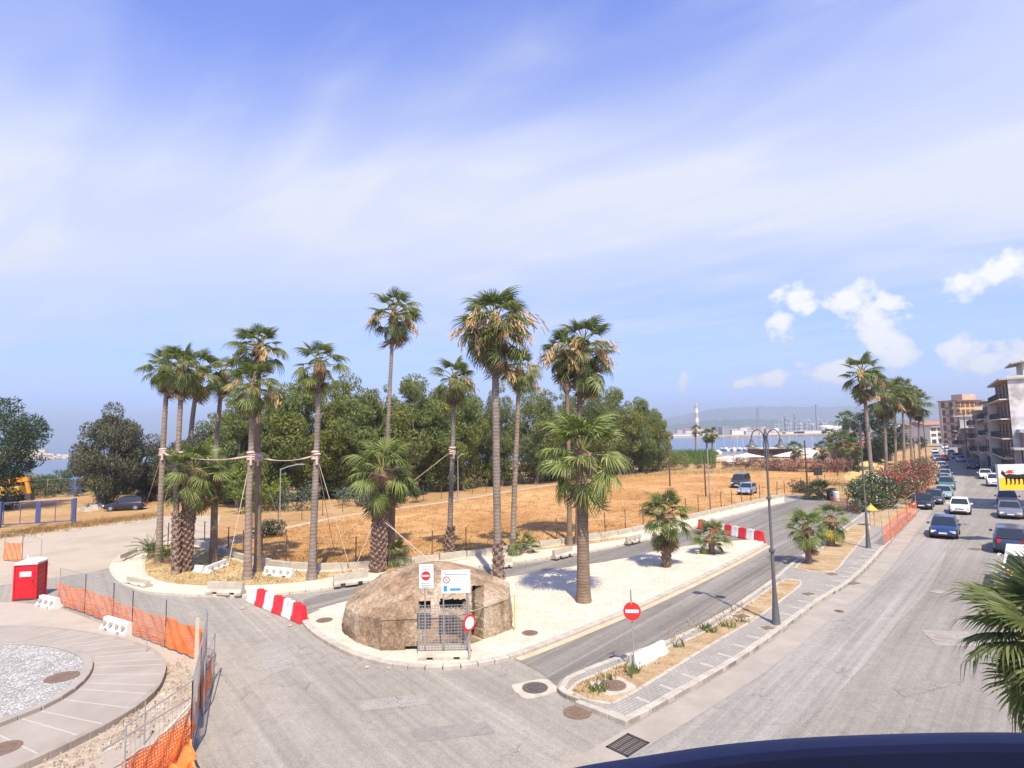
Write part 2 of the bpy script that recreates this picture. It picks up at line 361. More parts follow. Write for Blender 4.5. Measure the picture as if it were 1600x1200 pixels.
def pebble_mat(name, lo, hi, scale, jn, bumpd=0.02):
    t = MT(name, 0.9, 0, 0.2); v = t.pos()
    vo = t.nd('ShaderNodeTexVoronoi'); vo.inputs['Scale'].default_value = scale; t.L.new(v, vo.inputs['Vector'])
    ve = t.nd('ShaderNodeTexVoronoi', feature='DISTANCE_TO_EDGE'); ve.inputs['Scale'].default_value = scale; t.L.new(v, ve.inputs['Vector'])
    c = t.ramp(vo.outputs['Color'], [(0.1, lo), (0.9, hi)])
    c = t.mix(t.ramp(ve.outputs[0], [(0.02, (1, 1, 1)), (0.09, (0, 0, 0))]), c, jn)
    c = t.mix(1.0, c, t.ramp(t.noise(v, 0.7, 6, 0.6), [(0.3, (0.88, 0.86, 0.82)), (0.7, (1.08,) * 3)]), 'MULTIPLY')
    t.col(c); t.bump(t.ramp(ve.outputs[0], [(0.0, (0, 0, 0)), (0.2, (1, 1, 1))]), 0.5, bumpd); return t.mat
m_cobble = pebble_mat('pale_limestone_setts', (0.50, 0.45, 0.36), (0.62, 0.57, 0.47), 5.5, (0.44, 0.375, 0.28))
m_gravel = pebble_mat('grey_white_gravel', (0.27, 0.265, 0.25), (0.5, 0.495, 0.47), 9, (0.2, 0.195, 0.18), 0.05)
m_kerb = nmat('kerb_limestone', [(0.25, (0.29, 0.26, 0.215)), (0.5, (0.38, 0.345, 0.285)), (0.75, (0.47, 0.43, 0.36))], 2.2, 0.9, 0.4, 20, fine=0.15)
m_kerbp = nmat('kerb_pale_stone', [(0.25, (0.42, 0.37, 0.285)), (0.75, (0.55, 0.5, 0.4))], 1.6, 0.9, 0.3, 18, fine=0.12)
m_edging = nmat('pale_edging_paving', [(0.25, (0.46, 0.395, 0.29)), (0.75, (0.6, 0.535, 0.42))], 1.3, 0.9, 0.3, 18, fine=0.12)
def paver_mat(name, a, b, j, sx, sy, rz):
    t = MT(name, 0.88, 0, 0.25); br = t.nd('ShaderNodeTexBrick'); t.L.new(t.pos((1, 1, 1), rz), br.inputs['Vector'])
    br.inputs['Color1'].default_value = (*a, 1); br.inputs['Color2'].default_value = (*b, 1); br.inputs['Mortar'].default_value = (*j, 1)
    br.inputs['Scale'].default_value = 1.0; br.inputs['Brick Width'].default_value = sx; br.inputs['Row Height'].default_value = sy; br.inputs['Mortar Size'].default_value = 0.012
    c = t.mix(1.0, br.outputs['Color'], t.ramp(t.noise(t.pos(), 0.8, 6, 0.65), [(0.3, (0.86, 0.85, 0.83)), (0.7, (1.1,) * 3)]), 'MULTIPLY')
    c = t.mix(1.0, c, t.ramp(t.noise(t.pos(), 40, 3, 0.7), [(0.3, (0.88,) * 3), (0.7, (1.1,) * 3)]), 'MULTIPLY')
    t.col(c); t.bump(br.outputs['Fac'], -0.3, 0.01); return t.mat
m_paver = paver_mat('grey_concrete_pavers', (0.27, 0.255, 0.225), (0.31, 0.292, 0.26), (0.2, 0.185, 0.16), 0.24, 0.12, -0.72)
m_slab = nmat('site_concrete', [(0.25, (0.29, 0.25, 0.2)), (0.5, (0.37, 0.325, 0.265)), (0.75, (0.31, 0.275, 0.235))], 0.35, 0.9, 0.15, 30, fine=0.1)
m_fan = nmat('fan_concrete', [(0.25, (0.255, 0.225, 0.19)), (0.75, (0.335, 0.298, 0.255))], 0.7, 0.9, 0.15, 25, fine=0.1)
m_rubble = nmat('lime_rubble', [(0.25, (0.27, 0.2, 0.13)), (0.5, (0.4, 0.335, 0.25)), (0.75, (0.54, 0.48, 0.39))], 1.2, 0.95, 1.0, 5, fine=0.25, fscale=8, bdist=0.15)
m_curbd = nmat('curb_dark_concrete', [(0.3, (0.24, 0.205, 0.17)), (0.7, (0.32, 0.28, 0.235))], 2.0, 0.9, 0.3, 20)
t = MT('sea_water', 0.22, 0, 0.5); t.col((0.06, 0.09, 0.13)); t.bump(t.noise(t.pos((0.25, 1, 1)), 0.5, 6, 0.65), 0.5, 0.35); m_sea = t.mat
m_hill = nmat('hill_scrub', [(0.3, (0.06, 0.085, 0.07)), (0.7, (0.13, 0.14, 0.11))], 0.004, 0.95)
m_conc = nmat('concrete_pale', [(0.25, (0.3, 0.262, 0.2)), (0.6, (0.44, 0.4, 0.32)), (0.8, (0.5, 0.46, 0.38))], 2.0, 0.9, 0.3, 15, fine=0.1, objc=True)
m_pvcw = nmat('plastic_white', [(0.25, (0.42, 0.39, 0.33)), (0.45, (0.6, 0.58, 0.53)), (0.8, (0.66, 0.65, 0.61))], 2.2, 0.5, objc=True, fine=.08, fscale=14)
m_pvcr = nmat('plastic_red', [(0.3, (0.5, 0.02, 0.028)), (0.6, (0.6, 0.03, 0.04)), (0.8, (0.5, 0.09, 0.08))], 2.5, 0.5, objc=True)
m_galv = plain('galvanised_steel', (0.42, 0.42, 0.41), 0.45, 0.6, 0.12)
m_rust = plain('rusty_iron', (0.12, 0.065, 0.035), 0.85, 0.2, 0.3, 9)
m_dark = plain('dark_iron', (0.05, 0.045, 0.042), 0.7, 0.2, 0.2)
m_manh = nmat('cast_iron_cover', [(0.3, (0.13, 0.085, 0.06)), (0.7, (0.2, 0.14, 0.1))], 8, 0.8, 0.4, 60, objc=True)
m_orange = nmat('orange_net_plastic', [(0.3, (0.72, 0.15, 0.03)), (0.7, (0.88, 0.24, 0.055))], 1.5, 0.6, objc=True)
m_black = plain('pit_shade_black', (0.012, 0.011, 0.01), 0.9)

# ------------------------------------------------------------------ ground, sea, hills
sea = struct(sheet('sea', [(-6500, -500), (6500, -500), (6500, 6500), (-6500, 6500)], -2.0, m_sea))
land = [(-900, -400), (900, -400), (3000, 200), (6000, 1500), (6000, 6200), (900, 6200), (300, 1600), (175, 1060), (165, 930), (420, 905), (520, 860), (500, 700), (330, 480), (215, 330), (150, 262), (112, 232), (80, 205), (30, 185), (-30, 168), (-90, 150), (-150, 138), (-260, 140), (-420, 110), (-900, 60)]
ground = struct(sheet('ground', land, 0.0, m_ground, th=3.0))
# left edge of the street, from the corner to the far end; the street is a band to the right of it
KERB = smooth(GS([(985, 1132), (1049, 1097), (1174, 1022), (1280, 943), (1341, 902), (1400, 838), (1434, 799)]) + [Vector((58, 80.5, 0)), Vector((90, 122, 0)), Vector((128, 174, 0)), Vector((190, 262, 0)), Vector((260, 372, 0))], 6)
near_asph = [Vector((-34, -6, 0)), Vector((50, -6, 0)), Vector((44, 30, 0)), Vector((40, 52, 0))] + GS([(1434, 799), (1300, 780), (1240, 772), (1180, 790), (1000, 838), (780, 878), (500, 922), (330, 925), (200, 905), (150, 880), (0, 905)]) + [Vector((-60, 34, 0)), Vector((-60, -6, 0))]
asph = struct(sheet('asphalt', near_asph, 0.004, m_asph))
dirt = struct(sheet('dirt_road', [Vector((-90, 34, 0)), *GS([(0, 915), (70, 905), (150, 893), (200, 880), (330, 862), (345, 805), (235, 807), (120, 822), (0, 842)]), Vector((-90, 60, 0))], 0.010, m_dirtroad))
Kf = resample(KERB, 3.0)
def band(name, a, b, z, mat):
    A = offset(Kf, -a); B = offset(Kf, -b); mb = MB()
    for i in range(len(A) - 1):
        mb.quad(Vector((*A[i].xy, z)), Vector((*B[i].xy, z)), Vector((*B[i + 1].xy, z)), Vector((*A[i + 1].xy, z)))
    return mb.build(name, mat)
back = Kf[0] - (Kf[1] - Kf[0]).normalized() * 16
Kf = [back] + Kf
struct(band('road', 1.05, 13.0, 0.016, m_road))
struct(band('old_lane', 1.05, 3.3, 0.021, m_road2))
Kg = Kf; Kf = [Kf[1] - (Kf[2] - Kf[1]).normalized() * 3.5] + Kf[1:]
struct(band('gutter', 0.12, 1.05, 0.026, m_gutter)); Kf = Kg
struct(band('far_pavement', 13.0, 17.0, 0.10, m_slab))
struct(sheet('service_road', GS([(812, 1034), (846, 1052), (872, 1072), (955, 1035), (1092, 982), (1230, 888), (1290, 845), (1345, 805), (1330, 790), (1262, 777), (1200, 792), (1120, 818), (1000, 848), (880, 873), (780, 889), (640, 902), (545, 922), (500, 930), (474, 938), (474, 968), (560, 960), (700, 940), (800, 960)]), 0.016, m_serv))
struct(sheet('field', smooth(GS([(300, 846), (360, 868), (430, 884), (520, 889), (640, 879), (780, 862), (960, 836), (1100, 804), (1200, 780), (1275, 766), (1345, 745), (1330, 738), (1200, 737.5), (1060, 736), (960, 745), (880, 757), (790, 770), (700, 785), (560, 804), (470, 822), (400, 836)]), 3, True), 0.008, m_field))
pth = smooth(GS([(340, 862), (395, 840), (470, 822), (560, 804), (700, 785), (790, 770), (880, 756), (990, 741)]), 4)
mb = MB(); A = offset(pth, 1.0)
for i in range(len(pth) - 1): mb.quad(pth[i] + Vector((0, 0, .02)), pth[i + 1] + Vector((0, 0, .02)), A[i + 1] + Vector((0, 0, .02)), A[i] + Vector((0, 0, .02)))
struct(mb.build('footpath', m_path))

# mended patches and a long tarred seam in the street
m_patch = asphalt('asphalt_patch', (0.195, 0.183, 0.16), (0.245, 0.23, 0.203), ROADDIR, 0.06); m_patch2 = asphalt('asphalt_patch_pale', (0.25, 0.235, 0.205), (0.3, 0.283, 0.25), ROADDIR, 0.06)
for i, (px_, mt_) in enumerate([([(1440, 985), (1512, 988), (1540, 1012), (1462, 1010)], m_patch2), ([(1395, 1075), (1470, 1060), (1490, 1072), (1412, 1090)], m_patch), ([(1480, 812), (1530, 812), (1534, 822), (1483, 822)], m_patch), ([(560, 1095), (660, 1085), (672, 1100), (566, 1112)], m_patch2), ([(640, 1140), (760, 1128), (775, 1146), (650, 1160)], m_patch), ([(395, 1010), (440, 1000), (470, 1040), (420, 1055)], m_patch2)]):
    struct(sheet('asphalt_patch', GS(px_), 0.024 if px_[0][0] > 1300 else 0.010, mt_))
mb = MB(); sl = offset(Kf[3:20], -3.32)
for i in range(len(sl) - 1): mb.bar(sl[i] + Vector((0, 0, .021)), sl[i + 1] + Vector((0, 0, .021)), .05, .006)
struct(mb.build('road_seam', m_patch))

# hills far behind the harbour
def hill(name, x0, x1, ybase, hfun, depth):
    nx, ny = 90, 12; V = []; F = []
    for j in range(ny):
        for i in range(nx):
            u = i / (nx - 1); v = j / (ny - 1); x = x0 + (x1 - x0) * u
            env = math.sin(math.pi * v) ** 0.8
            V.append((x, ybase + depth * v, -1 + max(0, hfun(u)) * env + (env * 9 * math.sin(i * 1.7 + j * 2.3))))
    for j in range(ny - 1):
        for i in range(nx - 1): F.append((j * nx + i, j * nx + i + 1, (j + 1) * nx + i + 1, (j + 1) * nx + i))
    return struct(obj(name, fast_mesh(name, V, np.array(F), m_hill)))
def hz(seed, amp, base):
    rr = random.Random(seed); ph = [rr.uniform(0, 6.28) for _ in range(7)]
    return lambda u: (base + sum(amp / (k + 1) * math.sin((k + 1) * 4.1 * u + ph[k]) for k in range(7))) * min(1, 5 * u) * min(1, 1.5 - 0.2 * u)
hill('hills', 560, 5600, 3900, hz(3, 24, 178), 1200)
hill('hills', 330, 2600, 2050, hz(8, 9, 38), 500)

# ------------------------------------------------------------------ kerbed islands
def unit_stone(name, L, w, h, mat):
    mb = MB(); g = 0.012; mb.box((0, 0, 0), (L - g, w, h)); me = mb.mesh(name, mat)
    bm = bmesh.new(); bm.from_mesh(me); bmesh.ops.bevel(bm, geom=bm.edges[:], offset=0.018, segments=1, affect='EDGES'); bm.to_mesh(me); bm.free(); return me
rk = random.Random(5)
def kerb(parent, pts, L, w, h, mat, top, maxn=300, name='kerb_stone'):
    P = resample(pts, L); L2 = (P[1] - P[0]).length; mes = [unit_stone(name, L2 * k, w, h, mat) for k in (1.0, 0.99, 0.985)]
    for i in range(min(maxn, len(P) - 1)):
        a, b = P[i], P[i + 1]; c = (a + b) / 2
        o = obj(name, mes[rk.randrange(3)], parent, (c.x, c.y, top - h / 2 + rk.uniform(-.008, .008)), math.atan2(b.y - a.y, b.x - a.x) + rk.uniform(-.012, .012))
# pale paved median with the pillbox
med_front = smooth(GS([(478, 966), (492, 985), (530, 1010), (575, 1029), (640, 1042), (700, 1043), (760, 1035), (810, 1022), (900, 987), (1000, 946), (1100, 900), (1160, 870), (1193, 852)]), 5)
med_back = smooth(GS([(1193, 846), (1130, 850), (1050, 861), (960, 880), (850, 897), (785, 908), (640, 925), (545, 945), (500, 957)]), 4)
median = struct(sheet('median_paving', med_front + med_back, 0.13, m_cobble, th=0.13))
kerb(median, offset(med_front, -0.13), 0.62, 0.30, 0.24, m_kerb, 0.145)
kerb(median, offset(med_back, -0.1), 0.9, 0.18, 0.22, m_kerbp, 0.145)
A = offset(med_front[34:], -0.28); B = offset(med_front[34:], -0.58); mb = MB()
for i in range(len(A) - 1): mb.quad(A[i] + Vector((0, 0, .024)), B[i] + Vector((0, 0, .024)), B[i + 1] + Vector((0, 0, .024)), A[i + 1] + Vector((0, 0, .024)))
struct(mb.build('sand_strip', m_sand))
# palm island with pale edging, running on as the edge of the field
isl_front = smooth(GS([(214, 858), (180, 880), (177, 896), (192, 912), (222, 924), (262, 929), (330, 932), (400, 932), (480, 925), (545, 915), (640, 900), (770, 884), (900, 866), (1000, 846), (1060, 832), (1110, 815), (1180, 796), (1225, 786)]), 5)
isl_back = smooth(GS([(1225, 776), (1100, 806), (960, 838), (780, 864), (640, 882), (520, 892), (430, 887), (360, 871), (300, 850), (250, 848)]), 4)
island = struct(sheet('palm_island', isl_front + isl_back, 0.13, m_edging, th=0.13))
kerb(island, offset(isl_front, -0.07), 0.8, 0.2, 0.24, m_kerbp, 0.15)
bedw = smooth(GS([(236, 862), (226, 882), (232, 898), (262, 910), (330, 915), (400, 914), (480, 908), (540, 898), (640, 889), (760, 868), (880, 855), (975, 842), (960, 840), (780, 866), (640, 884), (520, 894), (430, 889), (360, 873), (300, 853), (262, 853)], 0.13), 3, True)
struct(sheet('island_bed', bedw, 0.142, m_bed2))
# low wall of concrete blocks along the field
wallp = smooth(GS([(300, 851), (360, 872), (430, 888.5), (520, 893.5), (640, 883.5), (780, 866), (960, 839.5), (1100, 807.5), (1225, 777.5)]), 5)
# right-hand pavement with planting beds
rp_left = smooth(GS([(905, 1100), (880, 1090), (871, 1077), (890, 1061), (955, 1035), (1039, 1007), (1092, 982), (1155, 945), (1208, 907), (1240, 880), (1290, 845), (1345, 806), (1372, 786)]), 5)
Kn = [p for p in resample(KERB, 1.0) if p.y < 57.5]
rp = rp_left + [Vector((39.5, 64, 0))] + [Vector((44, 62, 0))] + list(reversed(Kn)) + smooth(GS([(985, 1132), (955, 1120), (905, 1100)]), 3)[:-1]
pavement = struct(sheet('pavement', rp, 0.13, m_paver, th=0.13))
kerb(pavement, offset(rp_left, -0.09), 0.9, 0.2, 0.22, m_kerb, 0.15)
kerb(pavement, offset(Kn, 0.12), 0.9, 0.24, 0.24, m_kerb, 0.145)
kerb(pavement, offset(smooth(GS([(985, 1132), (955, 1120), (905, 1100)]), 3), 0.1), 0.7, 0.2, 0.22, m_kerb, 0.15)
# cross slabs standing a little proud beside the kerb
cs = unit_stone('paving_slab', 0.52, 0.16, 0.06, nmat('slab_light_grey', [(0.3, (0.33, 0.31, 0.275)), (0.7, (0.39, 0.37, 0.33))], 3, .9)); P = resample(offset(Kn, 0.52), 1.25)
for i in range(0, min(len(P) - 1, 46)):
    a, b = P[i], P[i + 1]; obj('paving_slab', cs, pavement, (a.x, a.y, 0.106), math.atan2(b.y - a.y, b.x - a.x) + math.pi / 2)
def bed(pts, name='planting_bed'):
    p = smooth(GS(pts, 0.13), 4, True); o = struct(sheet(name, p, 0.138, m_bed)); kerb(o, p + [p[0]], 0.8, 0.12, 0.12, m_kerb, 0.165, name='edging_stone'); return o
bed([(888, 1080), (898, 1068), (962, 1042), (1042, 1012), (1096, 990), (1162, 948), (1211, 914), (1230, 905), (1252, 909), (1240, 923), (1183, 965), (1120, 1002), (1042, 1050), (978, 1089), (957, 1100), (925, 1095), (900, 1089)])
bed([(1243, 888), (1262, 872), (1300, 845), (1335, 820), (1358, 818), (1352, 836), (1325, 868), (1303, 893), (1275, 893)])
bed([(1352, 812), (1380, 790), (1425, 792), (1400, 812), (1372, 822)])

# ------------------------------------------------------------------ works area at lower left
struct(sheet('works_slab', GS([(-60, 940), (30, 942), (92, 950), (205, 992), (320, 1036), (300, 1110), (290, 1200)]) + [Vector((-10, 4, 0)), Vector((-40, 4, 0)), Vector((-48, 30, 0))], 0.022, m_slab))
outer = smooth(GS([(20, 985), (100, 990), (180, 1003), (235, 1020), (257, 1040), (258, 1058), (244, 1088), (205, 1120), (140, 1157), (60, 1196), (-40, 1240)]), 5)
inner = smooth(GS([(-40, 1027), (10, 1020), (60, 1022), (105, 1031), (128, 1045), (127, 1065), (106, 1090), (60, 1118), (0, 1142), (-60, 1168)]), 5)
fan = struct(sheet('fan_paving', outer + [Vector((-24, 11, 0)), Vector((-34, 20, 0)), Vector((-33, 27, 0))], 0.22, m_fan, th=0.2))
gravel = struct(sheet('gravel_bed', inner + [Vector((-30, 14, 0)), Vector((-34, 20, 0))], 0.30, m_gravel, th=0.07))
kerb(fan, offset(outer, -0.09), 0.5, 0.2, 0.30, m_curbd, 0.225, name='curb_stone')
kerb(gravel, offset(inner, 0.14), 0.6, 0.28, 0.2, m_fan, 0.36, name='curb_stone')
# pale joints between the fan slabs, as thin strips of mortar
cen = Vector((-22.5, 21.0, 0)); mb = MB(); PI_ = resample(offset(inner, 0.3), 0.25)
for k in range(1, 19):
    a = PI_[min(len(PI_) - 2, k * len(PI_) // 19)]; d = (a - cen); d.z = 0; d.normalize(); hit = None
    for i in range(len(outer) - 1):
        p, q = outer[i], outer[i + 1]; e = q - p; den = d.x * e.y - d.y * e.x
        if abs(den) < 1e-6: continue
        tt = ((p.x - a.x) * e.y - (p.y - a.y) * e.x) / den; uu = ((p.x - a.x) * d.y - (p.y - a.y) * d.x) / den
        if tt > 0 and -0.02 <= uu <= 1.02: hit = tt if hit is None else min(hit, tt)
    if hit: mb.bar((a.x, a.y, 0.2205), (a.x + d.x * (hit - .12), a.y + d.y * (hit - .12), 0.2205), 0.045, 0.008)
o = mb.build('mortar_joint', nmat('joint_mortar', [(0.3, (0.36, 0.325, 0.28)), (0.7, (0.43, 0.39, 0.34))], 3, .9), fan); stuff(o)
# rubble strip between the curb and the fence
rr = random.Random(2)
p = GS([(262, 1035), (285, 1050), (300, 1085), (262, 1120), (200, 1160), (120, 1200), (40, 1245), (60, 1200), (140, 1160), (205, 1123), (246, 1091), (262, 1060)])
struct(sheet('rubble_ground', smooth(p, 3, True), 0.028, m_rubble))
mb = MB()
for k in range(420):
    u = rr.random(); a = VP; base = G(*[(270, 1045), (275, 1075), (235, 1118), (170, 1158), (100, 1200)][int(u * 4.999)]) + Vector((rr.gauss(0, .5), rr.gauss(0, .5), 0)); s = rr.uniform(.03, .13)
    mb.box((base.x, base.y, 0.03 + s * .2), (s * rr.uniform(.7, 1.5), s, s * .7), rr.uniform(0, 3), taper=.35)
o = mb.build('rubble', m_rubble); stuff(o); o['label'] = 'pale lime rubble heaped between the curved curb and the orange net'
# ------------------------------------------------------------------ vegetation
m_frond = leafmat('palm_green', (0.07, 0.098, 0.026), (0.215, 0.235, 0.08), 0.38, 0.5, 0.4)
m_frondl = leafmat('palm_light_green', (0.13, 0.175, 0.04), (0.27, 0.3, 0.1), 0.35, 0.5, 0.4)
m_frondy = leafmat('palm_yellowing', (0.4, 0.3, 0.02), (0.58, 0.45, 0.05), 0.3)
m_frondd = leafmat('palm_dead_leaf', (0.13, 0.08, 0.042), (0.28, 0.185, 0.1), 0.15)
m_straw = leafmat('palm_flower_straw', (0.42, 0.27, 0.12), (0.62, 0.44, 0.24), 0.2)
m_petiole = plain('palm_petiole', (0.2, 0.19, 0.06), 0.5)
m_skirt = nmat('palm_skirt_fibre', [(0.3, (0.12, 0.07, 0.035)), (0.7, (0.28, 0.18, 0.1))], 4, 0.95, 0.8, 14, objc=True, sc=(3, 3, .5))
def trunk_mat(name, a, b, ring):
    t = MT(name, 0.95, 0, 0.1); v = t.pos((1, 1, 1), 0, True)
    w = t.nd('ShaderNodeTexWave', bands_direction='Z'); w.inputs['Scale'].default_value = ring; w.inputs['Distortion'].default_value = 4.5; w.inputs['Detail'].default_value = 3; w.inputs['Detail Scale'].default_value = 1.5; t.L.new(v, w.inputs[0])
    c = t.ramp(t.noise(v, 1.6, 5, 0.65), [(0.3, a), (0.7, b)])
    c = t.mix(1.0, c, t.ramp(w.outputs['Fac'], [(0.1, (0.84,) * 3), (0.6, (1.06,) * 3)]), 'MULTIPLY'); t.col(c); t.bump(w.outputs['Fac'], 0.35, 0.03); return t.mat
m_trunk = trunk_mat('palm_trunk_grey', (0.16, 0.13, 0.105), (0.275, 0.23, 0.19), 1.6)
m_trunkb = trunk_mat('palm_trunk_brown', (0.15, 0.105, 0.07), (0.25, 0.185, 0.13), 2.2)
m_trunkp = trunk_mat('palm_trunk_pale', (0.19, 0.145, 0.11), (0.3, 0.24, 0.185), 1.3)
m_boot = nmat('palm_boots', [(0.3, (0.14, 0.085, 0.058)), (0.7, (0.29, 0.2, 0.15))], 9, 0.95, 0.4, 30, objc=True)

def frond_mesh(name, mats, seed, droop=0.35, lp=0.58, rf=0.48, n=24, span=108, w=0.034, fold=0.5, tipdrop=0.3, pet=True):
    r = random.Random(seed); mb = MB()
    def arch(x): return -droop * x * x * 0.55
    if pet:
        pts = [(x, 0, arch(x)) for x in (0, lp * .5, lp)]; mb.tube(pts, [0.022, 0.016, 0.012], 4, 1)
    hub = Vector((lp, 0, arch(lp))); sl = -2 * droop * lp * .55
    for k in range(n):
        a = R(-span + 2 * span * k / (n - 1)) + r.uniform(-.03, .03); ln = rf * (1 - 0.30 * abs(a) / 2.2) * r.uniform(.9, 1.06)
        d = Vector((math.cos(a), math.sin(a), math.cos(a) * sl)).normalized(); side = Vector((-math.sin(a), math.cos(a), 0)); up = Vector((0, 0, 1)) * (fold * w * (1 if k % 2 else -1))
        ww = w * r.uniform(.8, 1.15)
        p1 = hub + d * ln * .5 - Vector((0, 0, droop * .10 * ln)); td = tipdrop * r.uniform(.5, 1.5)
        p2 = hub + d * ln * .82 - Vector((0, 0, droop * .25 * ln + td * ln * .35)); p3 = hub + d * ln * (1 - td * .25) - Vector((0, 0, droop * .4 * ln + td * ln * .9))
        b = [hub, p1 + side * ww / 2 + up, p1 - side * ww / 2 - up, p2 + side * ww * .32, p2 - side * ww * .32, p3]
        mb.add(b, [(0, 2, 1), (1, 2, 4, 3), (3, 4, 5)], 0)
    return mb.mesh(name, mats)
FG = [frond_mesh('frond_green', [m_frond, m_petiole], i, 0.25 + .15 * i, tipdrop=0.15 + .15 * i) for i in range(4)]
FL = [frond_mesh('frond_light', [m_frondl, m_petiole], 10 + i, 0.3 + .15 * i, tipdrop=0.25 + .2 * i, rf=0.54, lp=0.6) for i in range(3)]
FD = [frond_mesh('frond_dead', [m_frondd, m_frondd], 20 + i, 0.8, rf=0.6, span=62, tipdrop=0.5, w=0.06, n=16) for i in range(3)]
FY = [frond_mesh('frond_yellow', [m_frondy, m_petiole], 30, 0.5, tipdrop=0.3)]
def straw_mesh(name, seed):
    r = random.Random(seed); mb = MB(); mb.tube([(0, 0, 0), (.4, 0, .05), (.75, 0, -.15), (.95, 0, -.55)], [.015, .012, .009, .004], 4)
    for k in range(46):
        t = r.uniform(.25, 1); x = .4 + .55 * t; z = .05 - .6 * t * t; p = Vector((x + r.gauss(0, .07), r.gauss(0, .09), z + r.gauss(0, .07))); q = p + Vector((r.gauss(.02, .07), r.gauss(0, .07), -r.uniform(.12, .32)))
        s = Vector((r.uniform(-1, 1), r.uniform(-1, 1), 0)).normalized() * .016; mb.quad(p - s, p + s, q + s, q - s)
    return mb.mesh(name, [m_straw])
FS = [straw_mesh('flower_stalk', 40 + i) for i in range(3)]
def stub_mesh():
    mb = MB(); mb.add([(0, -.09, -.05), (0, .09, -.05), (0.0, .05, .14), (0, -.05, .14), (.13, -.055, .16), (.13, .055, .16), (.09, .03, .24), (.09, -.03, .24)], [(0, 1, 5, 4), (4, 5, 6, 7), (1, 2, 6, 5), (0, 4, 7, 3), (2, 3, 7, 6)]); return mb
_stub = stub_mesh()
rp_ = random.Random(77)
def palm(label, base, path, rad, crown, n=(10, 14, 8, 5, 0), light=0.15, mat=None, trunk=(0.16, 0.12), boots=None, skirt=0.6, flare=1.5, name='palm_tree', z0=0.0, group='fan palms', spread=0.25, joined=False, cat='palm tree', seed=None, bulge=1.15):
    """base: photo pixel of the foot; path: pixels up the trunk, the last is the crown's heart; crown: leaf reach in metres
    n: upright, spreading, drooping, dead, straw"""
    r = random.Random(seed if seed is not None else hash(label) % 9999 if False else sum(map(ord, label)))
    b = G(*base, z0) if len(base) == 2 else Vector(base)
    root = thing(name, label, cat, b, 0, group)
    P = [Vector((0, 0, 0))] + [(VP(b, *q) if not isinstance(q, Vector) else q) - b for q in path]
    P = smooth(P, 5); top = P[-1]; k = len(P); H_ = top.z
    rs = []
    for i, p in enumerate(P):
        u = p.z / max(H_, .1); rr_ = (trunk[0] + (trunk[1] - trunk[0]) * u) * .86
        rr_ *= 1 + (flare - 1) * math.exp(-p.z * 1.6)
        if u > .93: rr_ *= bulge
        rs.append(rr_ * r.uniform(.97, 1.03))
    mb = MB(); mb.tube(P, rs, 12); mb.build('trunk', mat or m_trunk, root, smooth_=60)
    if boots:                                             # old leaf bases left on the trunk, zigzag
        mb = MB(); z0b, z1b, nb, sc = boots
        for i in range(nb):
            u = i / nb; z = (z0b + (z1b - z0b) * u) * H_; a = i * 2.39996
            j = min(range(k), key=lambda q: abs(P[q].z - z)); c = P[j]; rad_ = rs[j] * .95
            Mx = Matrix.Translation((c.x, c.y, z)) @ Matrix.Rotation(a, 4, 'Z') @ Matrix.Translation((rad_, 0, 0)) @ Matrix.Scale(sc * r.uniform(.8, 1.2), 4)
            mb.add([Mx @ Vector(v) for v in _stub.v], _stub.f)
        o = mb.build('leaf_bases', m_boot, root); stuff(o)
    if skirt:
        mb = MB(); rt = trunk[1] * 1.25; mb.lathe([(rt * 1.0, -skirt), (rt * 1.55, -skirt * .75), (rt * 1.9, -skirt * .3), (rt * 1.3, .1), (rt * .5, .3)], tuple(top), 10)
        for i in range(60):
            a = r.uniform(0, 6.28); z = r.uniform(-skirt * .6, 0); p = top + Vector((math.cos(a) * rt * 1.6, math.sin(a) * rt * 1.6, z)); q = p + Vector((math.cos(a) * .08 + r.gauss(0, .05), math.sin(a) * .08 + r.gauss(0, .05), -r.uniform(.2, .55) * min(1, skirt + .2))); s = Vector((-math.sin(a), math.cos(a), 0)) * .05
            mb.quad(p - s, p + s, q + s * .4, q - s * .4)
        mb.build('dead_skirt', m_skirt, root)
    tot = []
    def put(mes, cnt, e0, e1, nm, s0, s1, zl=0):
        off = r.uniform(0, 6.28)
        for i in range(cnt):
            e = R(e0 + (e1 - e0) * ((i + .5) / cnt) + r.uniform(-9, 9)); a = off + i * 2.39996 + r.uniform(-.3, .3)
            zz = -zl * r.random()
            Mx = Matrix.Translation(top + Vector((0, 0, zz + .12))) @ Matrix.Rotation(a, 4, 'Z') @ Matrix.Rotation(-e, 4, 'Y') @ Matrix.Rotation(r.uniform(-.5, .5), 4, 'X') @ Matrix.Diagonal((crown * r.uniform(s0, s1),) * 3 + (1,))
            tot.append((nm, mes[r.randrange(len(mes))], Mx))
    nl = lambda c: round(c * light)
    n = (n[0], round(n[1] * .85), round(n[2] * .8), n[3], n[4])
    nu = round(n[0] * .6) if light > .4 else 0
    put(FG, n[0] - nu, 84, 38, 'frond', .8, 1.0)
    if nu: put(FL, nu + 3, 82, 35, 'frond', .85, 1.05)
    put(FG, n[1] - nl(n[1]), 40, -12, 'frond', .9, 1.05, spread)
    if nl(n[1]): put(FL, nl(n[1]), 30, -15, 'frond', .9, 1.05, spread)
    put(FG, n[2] - nl(n[2]), -10, -58, 'frond', .85, 1.05, spread * 1.6)
    if nl(n[2]): put(FL, nl(n[2]), -10, -50, 'frond', .85, 1.05, spread * 1.6)
    put(FD, n[3], -55, -84, 'dead_frond', .6, .95, spread * 2)
    if n[4]: put(FS, n[4], 40, -15, 'flower_stalk', .7, 1.05, spread)
